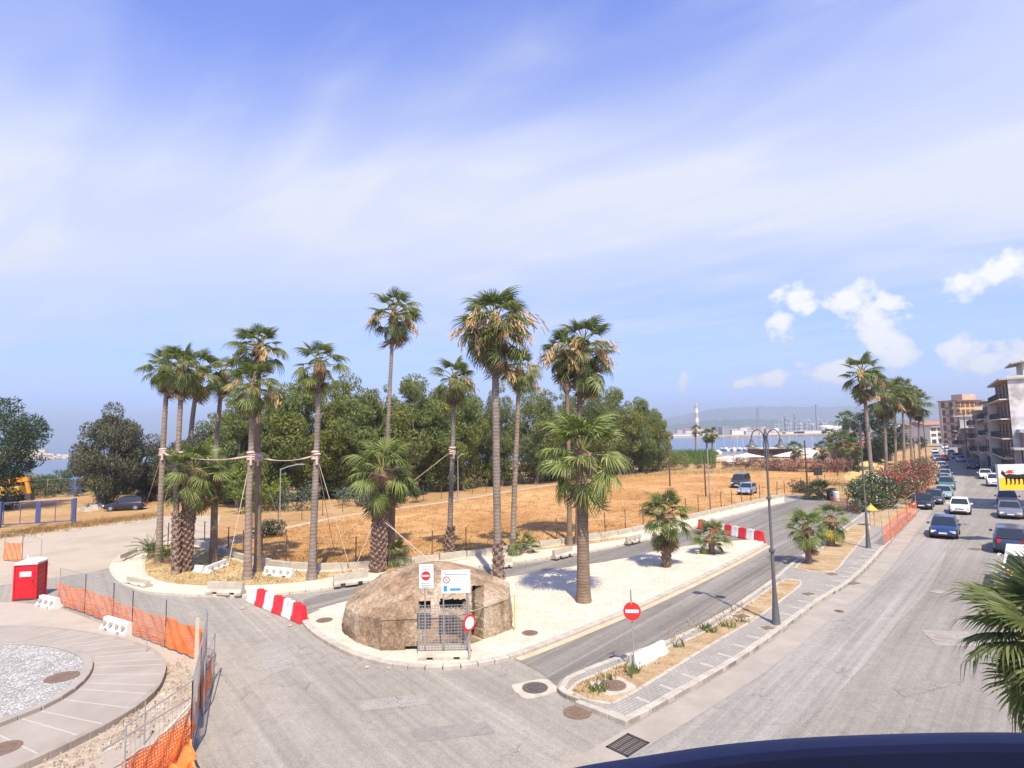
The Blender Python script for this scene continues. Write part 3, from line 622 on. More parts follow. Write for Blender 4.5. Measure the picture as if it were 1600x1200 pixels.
    if joined:
        mb = MB(); mats = [m_frond, m_frondl, m_frondd, m_straw, m_petiole]
        for nm, me, Mx in tot:
            mi = 0 if me in FG else 1 if me in FL else 2 if me in FD else 3
            mb.add([Mx @ v.co for v in me.vertices], [list(p.vertices) for p in me.polygons], mi)
        mb.build('crown', mats, root)
    else:
        for nm, me, Mx in tot: obj(nm, me, root, M=Mx)
    return root, P, b
# --- the tall palms on the island, left to right
PT = {}
PT[1] = palm('slender tall roped palm at the left end of the island, nearest the dirt road', (248, 880), [(252, 760), (257, 660), (262, 575)], 0, 1.75, (9, 13, 9, 6, 0), .2, m_trunkp, (.24, .16), skirt=.9, z0=.13)
PT[2] = palm('tall palm with a bare grey trunk, second from the left on the island', (274, 897), [(276, 760), (280, 670), (285, 575)], 0, 1.8, (9, 13, 9, 6, 0), .25, m_trunkp, (.22, .15), boots=(0.02, .28, 60, 1.0), z0=.13)
PT[3] = palm('tall palm leaning to the right directly behind the stocky short palm of the left clump', (290, 878), [(294, 740), (300, 660), (311, 582)], 0, 1.85, (8, 13, 9, 7, 0), .15, m_trunk, (.22, .15), z0=.13)
PT[4] = palm('tall palm with a brown burl under its narrow crown, right of the left clump', (333, 868), [(335, 760), (341, 660), (348, 585)], 0, 1.7, (9, 11, 7, 4, 0), .1, m_trunk, (.24, .16), z0=.13, skirt=1.2)
PT[5] = palm('roped palm with a pale straight trunk and the lower crown of the close pair', (387, 905), [(389, 780), (393, 690), (395, 603)], 0, 1.75, (8, 14, 10, 7, 2), .35, m_trunkp, (.25, .17), z0=.13)
PT[6] = palm('dark trunked palm of the close pair, its crown rising above the lower one', (403, 893), [(403, 780), (403, 680), (404, 545)], 0, 1.95, (10, 15, 10, 4, 3), .1, m_trunkb, (.25, .17), z0=.13)
PT[7] = palm('tall palm with a small open crown alone at the right end of the rope', (487, 905), [(492, 780), (496, 670), (500, 570)], 0, 1.75, (8, 11, 5, 6, 0), .15, m_trunk, (.26, .17), z0=.13, skirt=1.0)
PT[8] = palm('very slim tall palm rising from behind the stout short palm in front of the wood', (599, 880), [(603, 760), (608, 630), (615, 492)], 0, 2.0, (9, 14, 8, 5, 3), .1, m_trunk, (.2, .13), z0=.13, skirt=1.1)
PT[9] = palm('roped palm with a shaggy black lower trunk behind the pillbox roof', (702, 871), [(705, 760), (708, 680), (709, 592)], 0, 1.75, (9, 12, 8, 7, 1), .1, m_trunk, (.22, .15), boots=(0.0, .16, 50, 1.2), z0=.13, skirt=1.4)
PT[10] = palm('tallest palm with the biggest shaggy crown and straw flower stalks behind the pillbox', (779, 905), [(776, 760), (775, 660), (773, 505)], 0, 2.35, (13, 19, 24, 18, 14), .1, m_trunk, (.25, .24), boots=(0.0, .14, 40, 1.1), z0=.13, skirt=2.0, spread=.55, bulge=1.25)
PT[11] = palm('smaller palm with cream flower stalks just right of the tallest palm', (801, 866), [(804, 760), (808, 670), (811, 578)], 0, 1.75, (8, 12, 8, 6, 6), .1, m_trunkp, (.23, .16), z0=.13, skirt=.9)
PT[12] = palm('palm with a bulb of cut leaf bases on its thin trunk and straw flowers', (890, 852), [(889, 740), (886, 620), (880, 552)], 0, 1.9, (7, 11, 10, 4, 12), .1, m_trunkb, (.22, .15), z0=.13, skirt=1.0)
PT[13] = palm('tall palm with a round shaggy crown behind the bright green short palm of the median', (903, 850), [(904, 740), (905, 640), (912, 540)], 0, 2.6, (11, 17, 26, 16, 9), .1, m_trunkb, (.24, .18), z0=.13, skirt=1.8, spread=1.1)
mb = MB(); b12 = PT[12][2]; q = VP(b12, 885.5, 603) - b12; mb.lathe([(.16, -.6), (.3, -.3), (.34, 0), (.26, .3), (.15, .5)], tuple(q), 12); mb.build('leaf_base_bulb', m_boot, PT[12][0])
mb = MB(); b13 = PT[13][2]; q = VP(b13, 904, 618) - b13
for i in range(40):
    a = i * 2.4; z = rp_.uniform(-1.0, .8); p = q + Vector((math.cos(a) * .15, math.sin(a) * .15, z)); mb.bar(p, p + Vector((math.cos(a) * .3, math.sin(a) * .3, .12)), .1, .06)
mb.build('cut_leaf_bases', m_boot, PT[13][0])
# --- short and stocky palms
PT[15] = palm('stocky short palm with a zigzag trunk in the left clump of the island', (287, 893), [(294, 815), (303, 738)], 0, 2.05, (11, 14, 9, 8, 0), .6, m_trunkb, (.35, .32), boots=(0.0, .95, 190, 1.35), z0=.13, skirt=.8, flare=1.1, spread=.5)
PT[16] = palm('stout short palm with a thick zigzag trunk left of the pillbox', (590, 893), [(594, 815), (598, 738)], 0, 2.3, (11, 15, 9, 8, 0), .6, m_trunkb, (.43, .40), boots=(0.0, .95, 230, 1.4), z0=.13, skirt=.9, flare=1.1, spread=.5)
PT[30] = palm('dark rough palm trunk set close behind the stout short palm, its crown merging with it', (606, 884), [(609, 815), (610, 742)], 0, 1.8, (8, 10, 6, 6, 0), .25, m_trunkb, (.42, .38), z0=.13, skirt=.8, flare=1.1, spread=.4)
PT[31] = palm('dark straight palm trunk in the left clump with fronds hidden among its neighbours', (334, 880), [(335, 815), (336, 748)], 0, 1.6, (6, 9, 6, 5, 0), .3, m_trunkb, (.25, .22), z0=.13, skirt=.5, spread=.3)
PT[14] = palm('bright green short palm with a thick smooth trunk on the pale paved median', (912, 940), [(911, 860), (909, 712)], 0, 2.3, (11, 17, 8, 3, 0), .85, m_trunkb, (.36, .30), z0=.13, skirt=.4, flare=1.25, spread=.35)
PT[17] = palm('low palm with a skirt of hanging brown fronds on the narrow part of the median', (1041, 886), [(1041, 850), (1040, 805)], 0, 1.75, (11, 15, 9, 12, 0), .2, m_boot, (.26, .25), boots=(0.0, .8, 60, 1.0), z0=.13, skirt=.3, flare=1.0, spread=.4)
PT[18] = palm('smallest palm of the median beside the red and white barriers', (1112, 865), [(1112, 842)], 0, 1.35, (9, 12, 5, 2, 0), .35, m_boot, (.22, .2), z0=.13, skirt=.2, flare=1.1, spread=.2)
PT[19] = palm('low leaning palm at the edge of the planting bed by the service road', (1264, 880), [(1262, 852), (1260, 828)], 0, 1.3, (9, 11, 7, 4, 0), .45, m_boot, (.2, .18), z0=.13, skirt=.3, flare=1.1)
PT[20] = palm('low palm with yellow lower fronds at the far end of the planting bed', (1299, 853), [(1299, 832), (1298, 812)], 0, 1.3, (9, 9, 4, 3, 0), .35, m_boot, (.24, .22), z0=.13, skirt=.3, flare=1.2)
for a, e in ((200, -40), (235, -45), (300, -35), (340, -40)):
    obj('frond', FY[0] if a < 240 else FL[2], PT[20][0], M=Matrix.Translation(PT[20][1][-1]) @ Matrix.Rotation(R(a), 4, 'Z') @ Matrix.Rotation(R(-e), 4, 'Y') @ Matrix.Diagonal((1.5, 1.5, 1.5, 1)))['label'] = 'yellowing lower palm frond'
palm('trunkless young fan palm against the field wall beside the stout short palm', (615, 882), [(615, 872)], 0, 1.3, (8, 10, 4, 0, 0), .6, m_boot, (.15, .14), z0=.13, skirt=0)
palm('trunkless young fan palm at the foot of the tall palms right of the pillbox', (816, 864), [(816, 855)], 0, 1.35, (8, 10, 3, 0, 0), .4, m_boot, (.15, .14), z0=.13, skirt=0)
palm('young fan palm with drying lower fronds at the far end of the service road', (1280, 780), [(1280, 771)], 0, 1.9, (9, 11, 6, 5, 0), .2, m_boot, (.2, .18), skirt=.2)
# --- row of palms further along the street
FAR = [((1366, 792), [(1360, 720), (1353, 640), (1347, 583)], 2.5, 'tallest palm of the street row, out in front beside the white oleander'),
       ((1385, 765), [(1384, 700), (1380, 618)], 2.6, 'dark trunked palm, second along the street row behind the tall front one'),
       ((1400, 742), [(1399, 680), (1397, 612)], 2.8, 'slim palm, third along the street row with its crown touching the next'),
       ((1413, 745), [(1412, 680), (1409, 610)], 2.7, 'slim palm in the middle of the street row above the pink oleander'),
       ((1425, 733), [(1423, 680), (1422, 622)], 2.9, 'palm with a shaggy skirt near the far end of the street row'),
       ((1438, 728), [(1436, 680), (1435, 630)], 3.0, 'last thick trunked palm of the street row beside the parked cars')]
for i, (b, p, c, lab) in enumerate(FAR):
    PT[40 + i] = palm(lab, b, p, 0, c, (10, 13, 11, 9, 2), .1, m_trunkp if i % 2 == 0 else m_trunk, (.25, .18), skirt=1.5, group='palms along the street', spread=.7, joined=i > 0)
SMALLP = [((1087, 713), [(1087, 672)], 2.1, 'single palm before the bay under the red and white chimney'), ((1105, 722), [(1104, 680)], 2.0, 'left palm of the close pair before the bay'), ((1113, 722), [(1113, 678)], 2.1, 'right palm of the close pair before the bay'),
          ((1241, 722), [(1241, 702)], 2.6, 'low palm at the left end of the pink hedge palms, by the lamp'), ((1284, 724), [(1284, 703)], 2.7, 'low palm poking out of the pink hedge before the white tent'), ((1297, 722), [(1296, 680)], 2.2, 'palm behind the pink hedge with a thin dark trunk'),
          ((1313, 732), [(1313, 690)], 3.0, 'bushy palm with a brown trunk at the right part of the pink hedge'), ((1323, 716), [(1321, 655)], 3.0, 'high crowned palm left of the round dark tree by the street'), ((1331, 735), [(1330, 700)], 2.4, 'short palm between the hedge and the red roofed pavilion')]
for b, p, c, lab in SMALLP: palm(lab, b, p, 0, c, (8, 11, 8, 4, 0), .2, m_trunkb, (.3, .25), skirt=.8, group='palms by the bay', joined=True)
# near palm whose crown reaches into the lower right corner
pb = Vector((8.36, 9.2, 0)); nt_ = Vector((8.32, 9.2, 4.88))
PT[50] = palm('nearest palm, its dark green fronds reaching in over the street at the lower right', tuple(pb), [Vector((8.36, 9.2, 2.5)), nt_], 0, 1.3, (8, 26, 16, 3, 0), .12, m_trunkb, (.22, .2), skirt=.5, spread=.3, group=None)

FN = [frond_mesh('frond_near', [m_frond, m_petiole], 60 + i, 0.25 + .15 * i, lp=.5, rf=.62, n=36, span=118, w=.036, tipdrop=0.12 + .12 * i) for i in range(3)]
for i, ch in enumerate([c for c in PT[50][0].children if c.name.startswith('frond')]): ch.data = FN[i % 3]
# --- cycads
def cycad(label, px, rad):
    b = G(*px, .13); root = thing('cycad', label, 'cycad', b, 0, None); mb = MB(); mb.lathe([(.22, 0), (.26, .25), (.18, .45), (.05, .5)], (0, 0, 0), 10); mb.build('trunk', m_boot, root); r = random.Random(3)
    mb = MB()
    for k in range(9):
        pass
    fm = MB(); prev = None; n = 14
    for i in range(n):
        u = (i + 1) / n; x = u; z = .5 * u - .75 * u * u; ln = .2 * math.sin(math.pi * (u * .9 + .08)) + .03
        for s in (-1, 1): fm.add([(x, 0, z), (x + .05, s * ln * .5, z - .02), (x + .11, s * ln, z - .08), (x + .02, s * ln * .5, z - .03)], [(0, 1, 2, 3)])
    fm.bar((0, 0, 0), (.5, 0, .06), .02); me = fm.mesh('cycad_leaf', [m_frond])
    for i in range(26):
        e = R(70 - 75 * i / 26); obj('leaf', me, root, M=Matrix.Translation((0, 0, .4)) @ Matrix.Rotation(i * 2.4, 4, 'Z') @ Matrix.Rotation(-e, 4, 'Y') @ Matrix.Scale(rad * r.uniform(.85, 1.1), 4))
cycad('dark low cycad at the left end of the palm island', (236, 872), 1.4)
cycad('second dark cycad half hidden behind the left clump of palm trunks', (262, 880), 1.2)

# ------------------------------------------------------------------ broad-leaved trees and shrubs
m_euc = leafmat('eucalyptus_leaf', (0.095, 0.13, 0.038), (0.255, 0.29, 0.105), 0.45, 0.6, 0.2, ((1.25, 1.05, 0.72), 0.14))
m_euc2 = leafmat('eucalyptus_leaf_grey', (0.09, 0.12, 0.045), (0.235, 0.265, 0.115), 0.45, 0.6, 0.2, ((1.15, 1.05, 0.8), 0.14))
m_olive = leafmat('tamarisk_leaf', (0.055, 0.066, 0.04), (0.145, 0.155, 0.1), 0.25, 0.7, 0.15, ((1.15, 0.95, 0.8), 0.3))
m_pine = leafmat('dark_pine_leaf', (0.018, 0.038, 0.016), (0.065, 0.098, 0.04), 0.2, 0.6, 0.2)
m_citrus = leafmat('yellow_green_leaf', (0.08, 0.13, 0.015), (0.24, 0.28, 0.04), 0.35)
m_blue = leafmat('blue_green_leaf', (0.05, 0.09, 0.06), (0.11, 0.16, 0.11), 0.2)
m_reed = leafmat('reed_leaf', (0.09, 0.17, 0.03), (0.2, 0.28, 0.07), 0.35)
m_bark = nmat('tree_bark', [(0.3, (0.11, 0.08, 0.055)), (0.7, (0.24, 0.185, 0.14))], 3, 0.95, 0.6, 12, objc=True)
m_pink = leafmat('oleander_pink', (0.52, 0.17, 0.17), (0.74, 0.38, 0.36), 0.25)
m_white = leafmat('oleander_white', (0.6, 0.58, 0.52), (0.82, 0.8, 0.74), 0.2)
m_red = leafmat('oleander_red', (0.56, 0.05, 0.06), (0.78, 0.15, 0.15), 0.25)
m_oleaf = leafmat('oleander_leaf', (0.03, 0.055, 0.022), (0.10, 0.13, 0.05), 0.25)
def leaf_cloud(rng, clumps, nper, size, droop=0.0, hang=1.0):
    """quads scattered near the surface of many small clumps; returns verts, quads"""
    C = []; 
    for (c, r) in clumps:
        k = max(8, int(nper * (r ** 2))); d = rng.normal(size=(k, 3)); d /= np.linalg.norm(d, axis=1)[:, None]
        rad = r * (0.55 + 0.5 * rng.random((k, 1)) ** .6); p = np.array(c) + d * rad * np.array([1, 1, .8]); C.append(np.hstack([p, d]))
    A = np.vstack(C); p, d = A[:, :3], A[:, 3:]; k = len(p)
    t = rng.normal(size=(k, 3)) + np.array([0, 0, -droop]); t /= np.linalg.norm(t, axis=1)[:, None]
    nrm = d * .8 + rng.normal(size=(k, 3)) * .6 + np.array([0, 0, .35]); u = np.cross(t, nrm); u /= np.linalg.norm(u, axis=1)[:, None] + 1e-6
    s = size * (.6 + .8 * rng.random((k, 1))); a = t * s * hang; w = u * s * .42
    V = np.stack([p - a * .5, p + w * .5, p + a * .5, p - w * .5], 1).reshape(-1, 3); Q = np.arange(4 * k).reshape(-1, 4); return V, Q
def crown_mesh(name, seed, H_, rx, z0, mat, nper=60, size=.34, droop=.6, nclump=46, cr=(.9, 1.6), flowers=None, top=1.0, hang=1.3):
    rng = np.random.default_rng(seed); cl = []
    for i in range(nclump):
        while True:
            q = rng.uniform(-1, 1, 3); L_ = np.linalg.norm(q)
            if .45 < L_ < 1.0: break
        z = z0 + (H_ - z0) * (q[2] * .5 + .5); u = (z - z0) / (H_ - z0); prof = (math.sin(math.pi * min(1, .12 + .80 * u)) ** .55) if top == 1.0 else top * (1 - u) ** .5 + .25
        jj = 1 + rng.normal() * .13; cl.append(((q[0] * rx * prof * jj, q[1] * rx * prof * jj, z * (1 + rng.normal() * .03)), rng.uniform(*cr)))
    V, Q = leaf_cloud(rng, cl, nper, size, droop, hang); mi = None; mats = [mat]
    if flowers:
        fm, nf, fs = flowers; c2 = [(c, r * 1.12) for c, r in cl if rng.random() < .8]; V2, Q2 = leaf_cloud(rng, c2, nf, fs, 0, 1); mi = np.r_[np.zeros(len(Q)), np.ones(len(Q2))]; Q = np.vstack([Q, Q2 + len(V)]); V = np.vstack([V, V2]); mats = [mat, fm]
    return fast_mesh(name, V, Q, mats, mi), cl
def trunk_mesh(seed, cl, H_, r0, mat=None, nl=9):
    r = random.Random(seed); mb = MB(); fork = Vector((r.gauss(0, .2), r.gauss(0, .2), H_ * .28)); mb.tube([(0, 0, -.1), fork * .5 + Vector((r.gauss(0, .1), 0, 0)), fork, Vector((r.gauss(0, .5), r.gauss(0, .5), H_ * .62)), Vector((r.gauss(0, .6), r.gauss(0, .6), H_ * .9))], [r0 * 1.25, r0, r0 * .85, r0 * .45, r0 * .12], 8)
    for c, rd in r.sample(cl, min(nl, len(cl))):
        s = fork * r.uniform(.7, 1.5); m_ = s.lerp(Vector(c), .5) + Vector((0, 0, -.4)); mb.tube([s, m_, Vector(c)], [r0 * .38, r0 * .24, r0 * .08], 6)
    return mb.mesh('trunk', mat or m_bark, 60)
def tree(name, label, cat, loc, cm, tm, rz=0, sc=1.0, group=None):
    root = thing(name, label, cat, loc, rz, group); obj('trunk', tm, root); obj('crown', cm, root); root.scale = (sc, sc, sc) if isinstance(sc, (int, float)) else sc; return root
EU = []
HLX = ['first', 'second', 'third', 'fourth', 'fifth', 'sixth', 'seventh', 'eighth', 'ninth', 'tenth', 'eleventh', 'twelfth', 'thirteenth', 'fourteenth', 'fifteenth', 'sixteenth', 'last']
for i in range(4):
    cm, cl = crown_mesh('crown', 100 + i, 15.0, 4.6, 1.2, m_euc if i < 3 else m_euc2, 185, .32, .9, 70, (.6, 1.75)); EU.append((cm, trunk_mesh(i, cl, 15, .34)))
for i in range(2):
    cm, cl = crown_mesh('crown', 110 + i, 15.0, 4.6, 1.6, m_euc2, 175, .3, 1.0, 66, (.9, 1.7)); EU.append((cm, trunk_mesh(i + 7, cl, 15, .3)))
# (x pixel, y pixel of the foot, y pixel of the crown's top, width factor, variant, label)
WOOD = [(372, 797, 618, .85, 0, 'bushy green tree at the left end of the wood behind the close palm pair'),
        (428, 790, 600, .9, 1, 'rounded green tree of the wood between the close palm pair and the lone roped palm'),
        (476, 786, 580, .95, 2, 'high topped tree of the wood behind the lone roped palm'),
        (540, 783, 588, 1.0, 0, 'broad tree of the wood left of the very slim palm'),
        (590, 780, 596, .8, 3, 'tree of the wood directly behind the stout short palm'),
        (640, 777, 588, 1.0, 1, 'broad leafy tree of the wood between the slim palm and the roped black trunked palm'),
        (688, 772, 600, .85, 2, 'tree of the wood behind the crown of the roped palm with black lower trunk'),
        (724, 770, 592, .7, 0, 'narrow light green tree just left of the sky gap in the wood'),
        (785, 764, 600, .65, 4, 'thin grey green tree just right of the sky gap, seen behind the tallest palm'),
        (838, 760, 596, .9, 5, 'grey green tree of the wood between the tallest palm and the straw flowered palm'),
        (880, 756, 610, .75, 3, 'tree of the wood behind the thin trunk with the bulb'),
        (925, 752, 598, .9, 4, 'dark tree of the wood behind the bright green short palm'),
        (968, 748, 604, .9, 1, 'rounded tree of the wood right of the bright green short palm'),
        (1005, 744, 618, .85, 2, 'tree second from the right end of the wood, beside the field lamp'),
        (1030, 741, 640, .7, 0, 'lower tree closing the right end of the wood before the bay')]
for i, (x, yb, yt, wf, v, lab) in enumerate(WOOD):
    b = G(x, yb - 4); h = (VP(b, x, yt).z) / 15.6; tree('eucalyptus_tree', lab, 'tree', b, *EU[v], rz=i * 1.3, sc=(h * wf * 1.05, h * wf * 1.05, h), group='eucalyptus trees of the wood')
for i, (x, yb, yt) in enumerate([(400, 781, 640), (505, 774, 630), (565, 770, 620), (660, 764, 628), (860, 746, 636), (950, 741, 628), (700, 762, 625), (345, 786, 640), (765, 757, 650), (1000, 737, 640)]):
    b = G(x, yb); h = VP(b, x, yt).z / 15.6; tree('eucalyptus_tree', 'second row tree of the wood, ' + ['behind the close palm pair', 'behind the lone roped palm', 'behind the stout short palm', 'between the slim palm and the black trunked palm', 'behind the straw flowered palm', 'behind the bright green short palm', 'behind the black trunked palm', 'far left, behind the burled palm', 'in the gap behind the tallest palm', 'near the right end above the field'][i], 'tree', b, *EU[(i * 2 + 1) % 6], rz=i * 2.1 + .5, sc=h, group='second row trees of the wood')
def shrub(name, label, px, w, h, mat, seed, flowers=None, nper=120, size=.2, group=None, cat='shrub', dy=0, cr=(.3, .6), ncl=22):
    b = G(*px); root = thing(name, label, cat, b, 0, group); cm, cl = crown_mesh('foliage', seed, h, w, .05, mat, nper, size, .2, ncl, (cr[0], cr[1]), flowers, hang=1.2); obj('foliage', cm, root)
    mb = MB()
    for c, r_ in cl[:7]: mb.tube([(0, 0, 0), (c[0] * .4, c[1] * .4, c[2] * .5), c], [.06, .04, .015], 5)
    mb.build('stem', m_bark, root); return root
# dark understorey at the foot of the wood
US = [(352, 789, 'l'), (384, 787, 'l'), (446, 784, 'd'), (520, 780, 'd'), (545, 778, 'l'), (606, 774, 'd'), (664, 770, 'd'), (706, 768, 'l'), (742, 764, 'd'), (772, 761, 'l'), (815, 758, 'd'), (858, 754, 'd'), (905, 749, 'd'), (945, 746, 'l'), (985, 742, 'd'), (1020, 739, 'l'), (1042, 737, 'd')]
um = [crown_mesh('foliage', 300 + i, 4.6, 4.2, .05, m_, 90, .3, .3, 34, (.7, 1.3))[0] for i, m_ in enumerate((m_pine, m_euc, m_euc2))]
for i, (x, y, k) in enumerate(US):
    b = G(x, y - 3); root = thing('understorey_bush', f'{"dark" if k == "d" else "green"} bush under the trees of the wood, {HLX[i]} from its left end', 'bush', b, i * 1.9, 'bushes under the wood'); obj('foliage', um[0 if k == 'd' and i % 2 else 2 if k == 'd' else 1], root); mb = MB(); mb.tube([(0, 0, 0), (.1, 0, 2)], .08, 5); mb.build('stem', m_bark, root); s_ = .75 + .35 * ((i * 7) % 5) / 4; root.scale = (s_ * 1.1, s_ * 1.1, s_)
BL = [(16, 781, .8), (52, 775, .75), (92, 770, .75), (128, 768, .95), (205, 772, 1.2), (255, 772, 1.1), (305, 776, 1.1)]
for i, (x, y, s_) in enumerate(BL):
    b = G(x, y); root = thing('shore_bush', ['dark bush behind the digger', 'dark bush right of the digger boom', 'green bush before the sea between the gate and the spreading tree', 'dark bush left of the spreading tree trunk', 'bush behind the parked car under the spreading tree', 'bush behind the leftmost roped palm', 'bush behind the left clump of trunks'][i], 'bush', b, i * 1.3, 'bushes before the sea'); obj('foliage', um[i % 3], root); mb = MB(); mb.tube([(0, 0, 0), (.1, 0, 2)], .08, 5); mb.build('stem', m_bark, root); root.scale = (s_ * 1.2, s_ * 1.2, s_)
# left side trees
cm, cl = crown_mesh('crown', 140, 11.0, 5.2, .8, m_olive, 190, .3, .3, 80, (.8, 1.7)); tm = trunk_mesh(30, cl, 11, .3)
tree('tamarisk_tree', 'grey green spreading tree beside the blue gate, parked car in its shade', 'tree', G(168, 792), cm, tm, .4, (.78, .78, VP(G(168, 792), 168, 632).z / 11.6))
tree('tamarisk_tree', 'lower grey green tree between the spreading tree and the roped left palm', 'tree', G(226, 783), cm, tm, 2.2, (.85, .85, VP(G(226, 783), 226, 680).z / 11.6))
tree('tamarisk_tree', 'small grey green tree behind the left clump of palm trunks', 'tree', G(284, 782), cm, tm, 3.9, (.8, .8, VP(G(284, 782), 284, 690).z / 11.6))
tree('tamarisk_tree', 'olive green tree filling the gap left of the wood behind the burled palm', 'tree', G(322, 786), cm, tm, 5.1, (.75, .75, VP(G(322, 786), 322, 660).z / 11.6))
cm, cl = crown_mesh('crown', 150, 12.0, 5.6, 2.2, m_pine, 170, .26, .2, 60, (1.0, 1.9)); tm = trunk_mesh(31, cl, 12, .4)
bpn = G(-30, 800); tree('pine_tree', 'dark green tree cut off by the left border of the photo', 'tree', bpn, cm, tm, 1, (1.15, 1.15, VP(bpn, 10, 612).z / 12.6))
shrub('citrus_bush', 'yellow green bush with round leaves in front of the wood, behind the pale roped trunk', (398, 800), 3.6, 5.6, m_citrus, 160, None, 90, .32, cr=(.6, 1.1), ncl=30)
shrub('blue_bush', 'blue green bush in front of the wood left of the lone roped palm', (466, 798), 2.2, 3.6, m_blue, 161, None, 60, .28, cr=(.5, .9))
for i, (x, y, w, h, m_, lab) in enumerate([(60, 778, 3, 3.2, m_pine, 'dark bush behind the blue gate under the breakwater'), (95, 772, 3.6, 4.2, m_blue, 'pale green bush by the wire fence left of the spreading tree'), (120, 775, 2.6, 3.0, m_olive, 'grey bush at the foot of the wire fence posts'), (10, 796, 2.6, 2.2, m_pine, 'low dark bush beside the yellow digger'),
                                       (420, 838, 1.1, 1.2, m_olive, 'low brown green bush by the path post in the field'), (1262, 770, 2.2, 1.4, m_olive, 'dry bush at the far end of the field'), (430, 795, 2.2, 2.6, m_olive, 'dull bush at the foot of the wood beside the yellow green bush'), (560, 790, 3.0, 2.4, m_blue, 'low bush at the foot of the wood left of the stout short palm'), (630, 785, 2.6, 2.6, m_pine, 'dark low bush at the foot of the wood right of the stout short palm')]):
    shrub('bush', lab, (x, y), w, h, m_, 170 + i, None, 130, .28, cr=(.4, .8))
# oleanders beside the street and the pink hedge before the marina
shrub('oleander', 'big white flowering oleander at the foot of the front street palm', (1375, 797), 2.9, 3.8, m_oleaf, 200, (m_white, 26, .2), 260, .2, 'oleanders', cr=(.5, .9), ncl=34)
shrub('oleander', 'dark white flowering oleander left of the lamp post by the street', (1350, 800), 1.9, 3.2, m_oleaf, 201, (m_white, 14, .18), 260, .2, 'oleanders', cr=(.45, .8))
OL = [(1400, 789, 2.3, 3.6, 'r', 'red flowering oleander next to the big white one'), (1418, 778, 2.4, 3.8, 'r', 'red flowering oleander behind the end of the orange net fence'), (1400, 770, 2.6, 3.6, 'p', 'pink oleander behind the red ones, below the slim palms'), (1428, 768, 2.3, 3.6, 'r', 'red oleander beside the first parked black car'), (1440, 757, 2.4, 3.4, 'p', 'salmon oleander below the last street palms'), (1420, 757, 2.6, 3.2, 'p', 'pale pink oleander in the middle of the street row'), (1444, 745, 2.8, 3.0, 'p', 'far salmon oleander along the parked cars')]
for i, (x, y, w, h, c, lab) in enumerate(OL): shrub('oleander', lab, (x, y), w, h, m_oleaf, 210 + i, (m_red if c == 'r' else m_pink, 50, .22), 130, .2, 'oleanders', cr=(.5, .9), ncl=26)
HEDGE = [(1052, 731), (1070, 731), (1090, 732), (1112, 733), (1134, 733), (1156, 734), (1178, 735), (1200, 735.5), (1222, 736), (1244, 736.5), (1266, 737), (1288, 737.5), (1308, 738), (1322, 738)]
HL = ['first', 'second', 'third', 'fourth', 'fifth', 'sixth', 'seventh', 'eighth', 'ninth', 'tenth', 'eleventh', 'twelfth', 'thirteenth', 'last']
hm = [crown_mesh('foliage', 230 + i, 3.6, 2.6, .05, m_oleaf, 60, .3, .2, 26, (.6, 1.0), (m_pink, fl, .28))[0] for i, fl in enumerate((16, 45, 70))]
for i, (x, y) in enumerate(HEDGE):
    b = G(x, y); root = thing('hedge_oleander', f'{HL[i]} bush of the pink flowering hedge behind the field, counted from the wood', 'shrub', b, 0, 'pink oleander hedge'); obj('foliage', hm[0 if i < 4 else 1 if i < 7 else 2], root, rz=i * 1.1)
    mb = MB(); mb.tube([(0, 0, 0), (.1, 0, 1.5)], .06, 5); mb.build('stem', m_bark, root); h = VP(b, x, (714 if i > 4 else 720)).z / 3.9; root.scale = (h * 1.05, h * 1.05, h)
# round dark tree by the street, trees and greenery further on
cm, cl = crown_mesh('crown', 260, 10.0, 5.2, .8, m_pine, 66, .36, .2, 60, (1.0, 1.8)); tm = trunk_mesh(33, cl, 10, .3)
for i, (x, yb, yt, w, lab) in enumerate([(1357, 726, 643, 1.25, 'big round dark tree behind the street palms'), (1340, 742, 716, .5, 'small green tree left of the yellow grass bank'), (1372, 728, 690, .8, 'yellowish green tree at the foot of the round dark tree'), (1392, 712, 680, .9, 'dark tree beyond the street palms'), (1440, 702, 682, .9, 'distant green tree left of the far parked cars'), (1412, 705, 676, 1.0, 'distant dark tree seen between the street palm trunks')]):
    b = G(x, yb); h = VP(b, x, yt).z / 10.5; tree('round_tree', lab, 'tree', b, cm, tm, i * 1.7, (h * w, h * w, h))
# reeds before the bay
rng = np.random.default_rng(9); V = []; Q = []
for k in range(2600):
    x = rng.uniform(1046, 1118); b = G(x, 722 + rng.normal() * 1.6); h = rng.uniform(2.0, 3.6); a = rng.uniform(0, 6.28); w = .09; n0 = len(V); lx, ly = rng.normal(size=2) * .5
    V += [(b.x - w * math.cos(a), b.y - w * math.sin(a), 0), (b.x + w * math.cos(a), b.y + w * math.sin(a), 0), (b.x + lx, b.y + ly, h), (b.x + lx - .02, b.y + ly, h)]; Q.append((n0, n0 + 1, n0 + 2, n0 + 3))
tag(obj('reeds', fast_mesh('reeds', np.array(V), np.array(Q), [m_reed])), 'bright green reeds before the bay at the right end of the wood', 'reeds', kind='stuff')
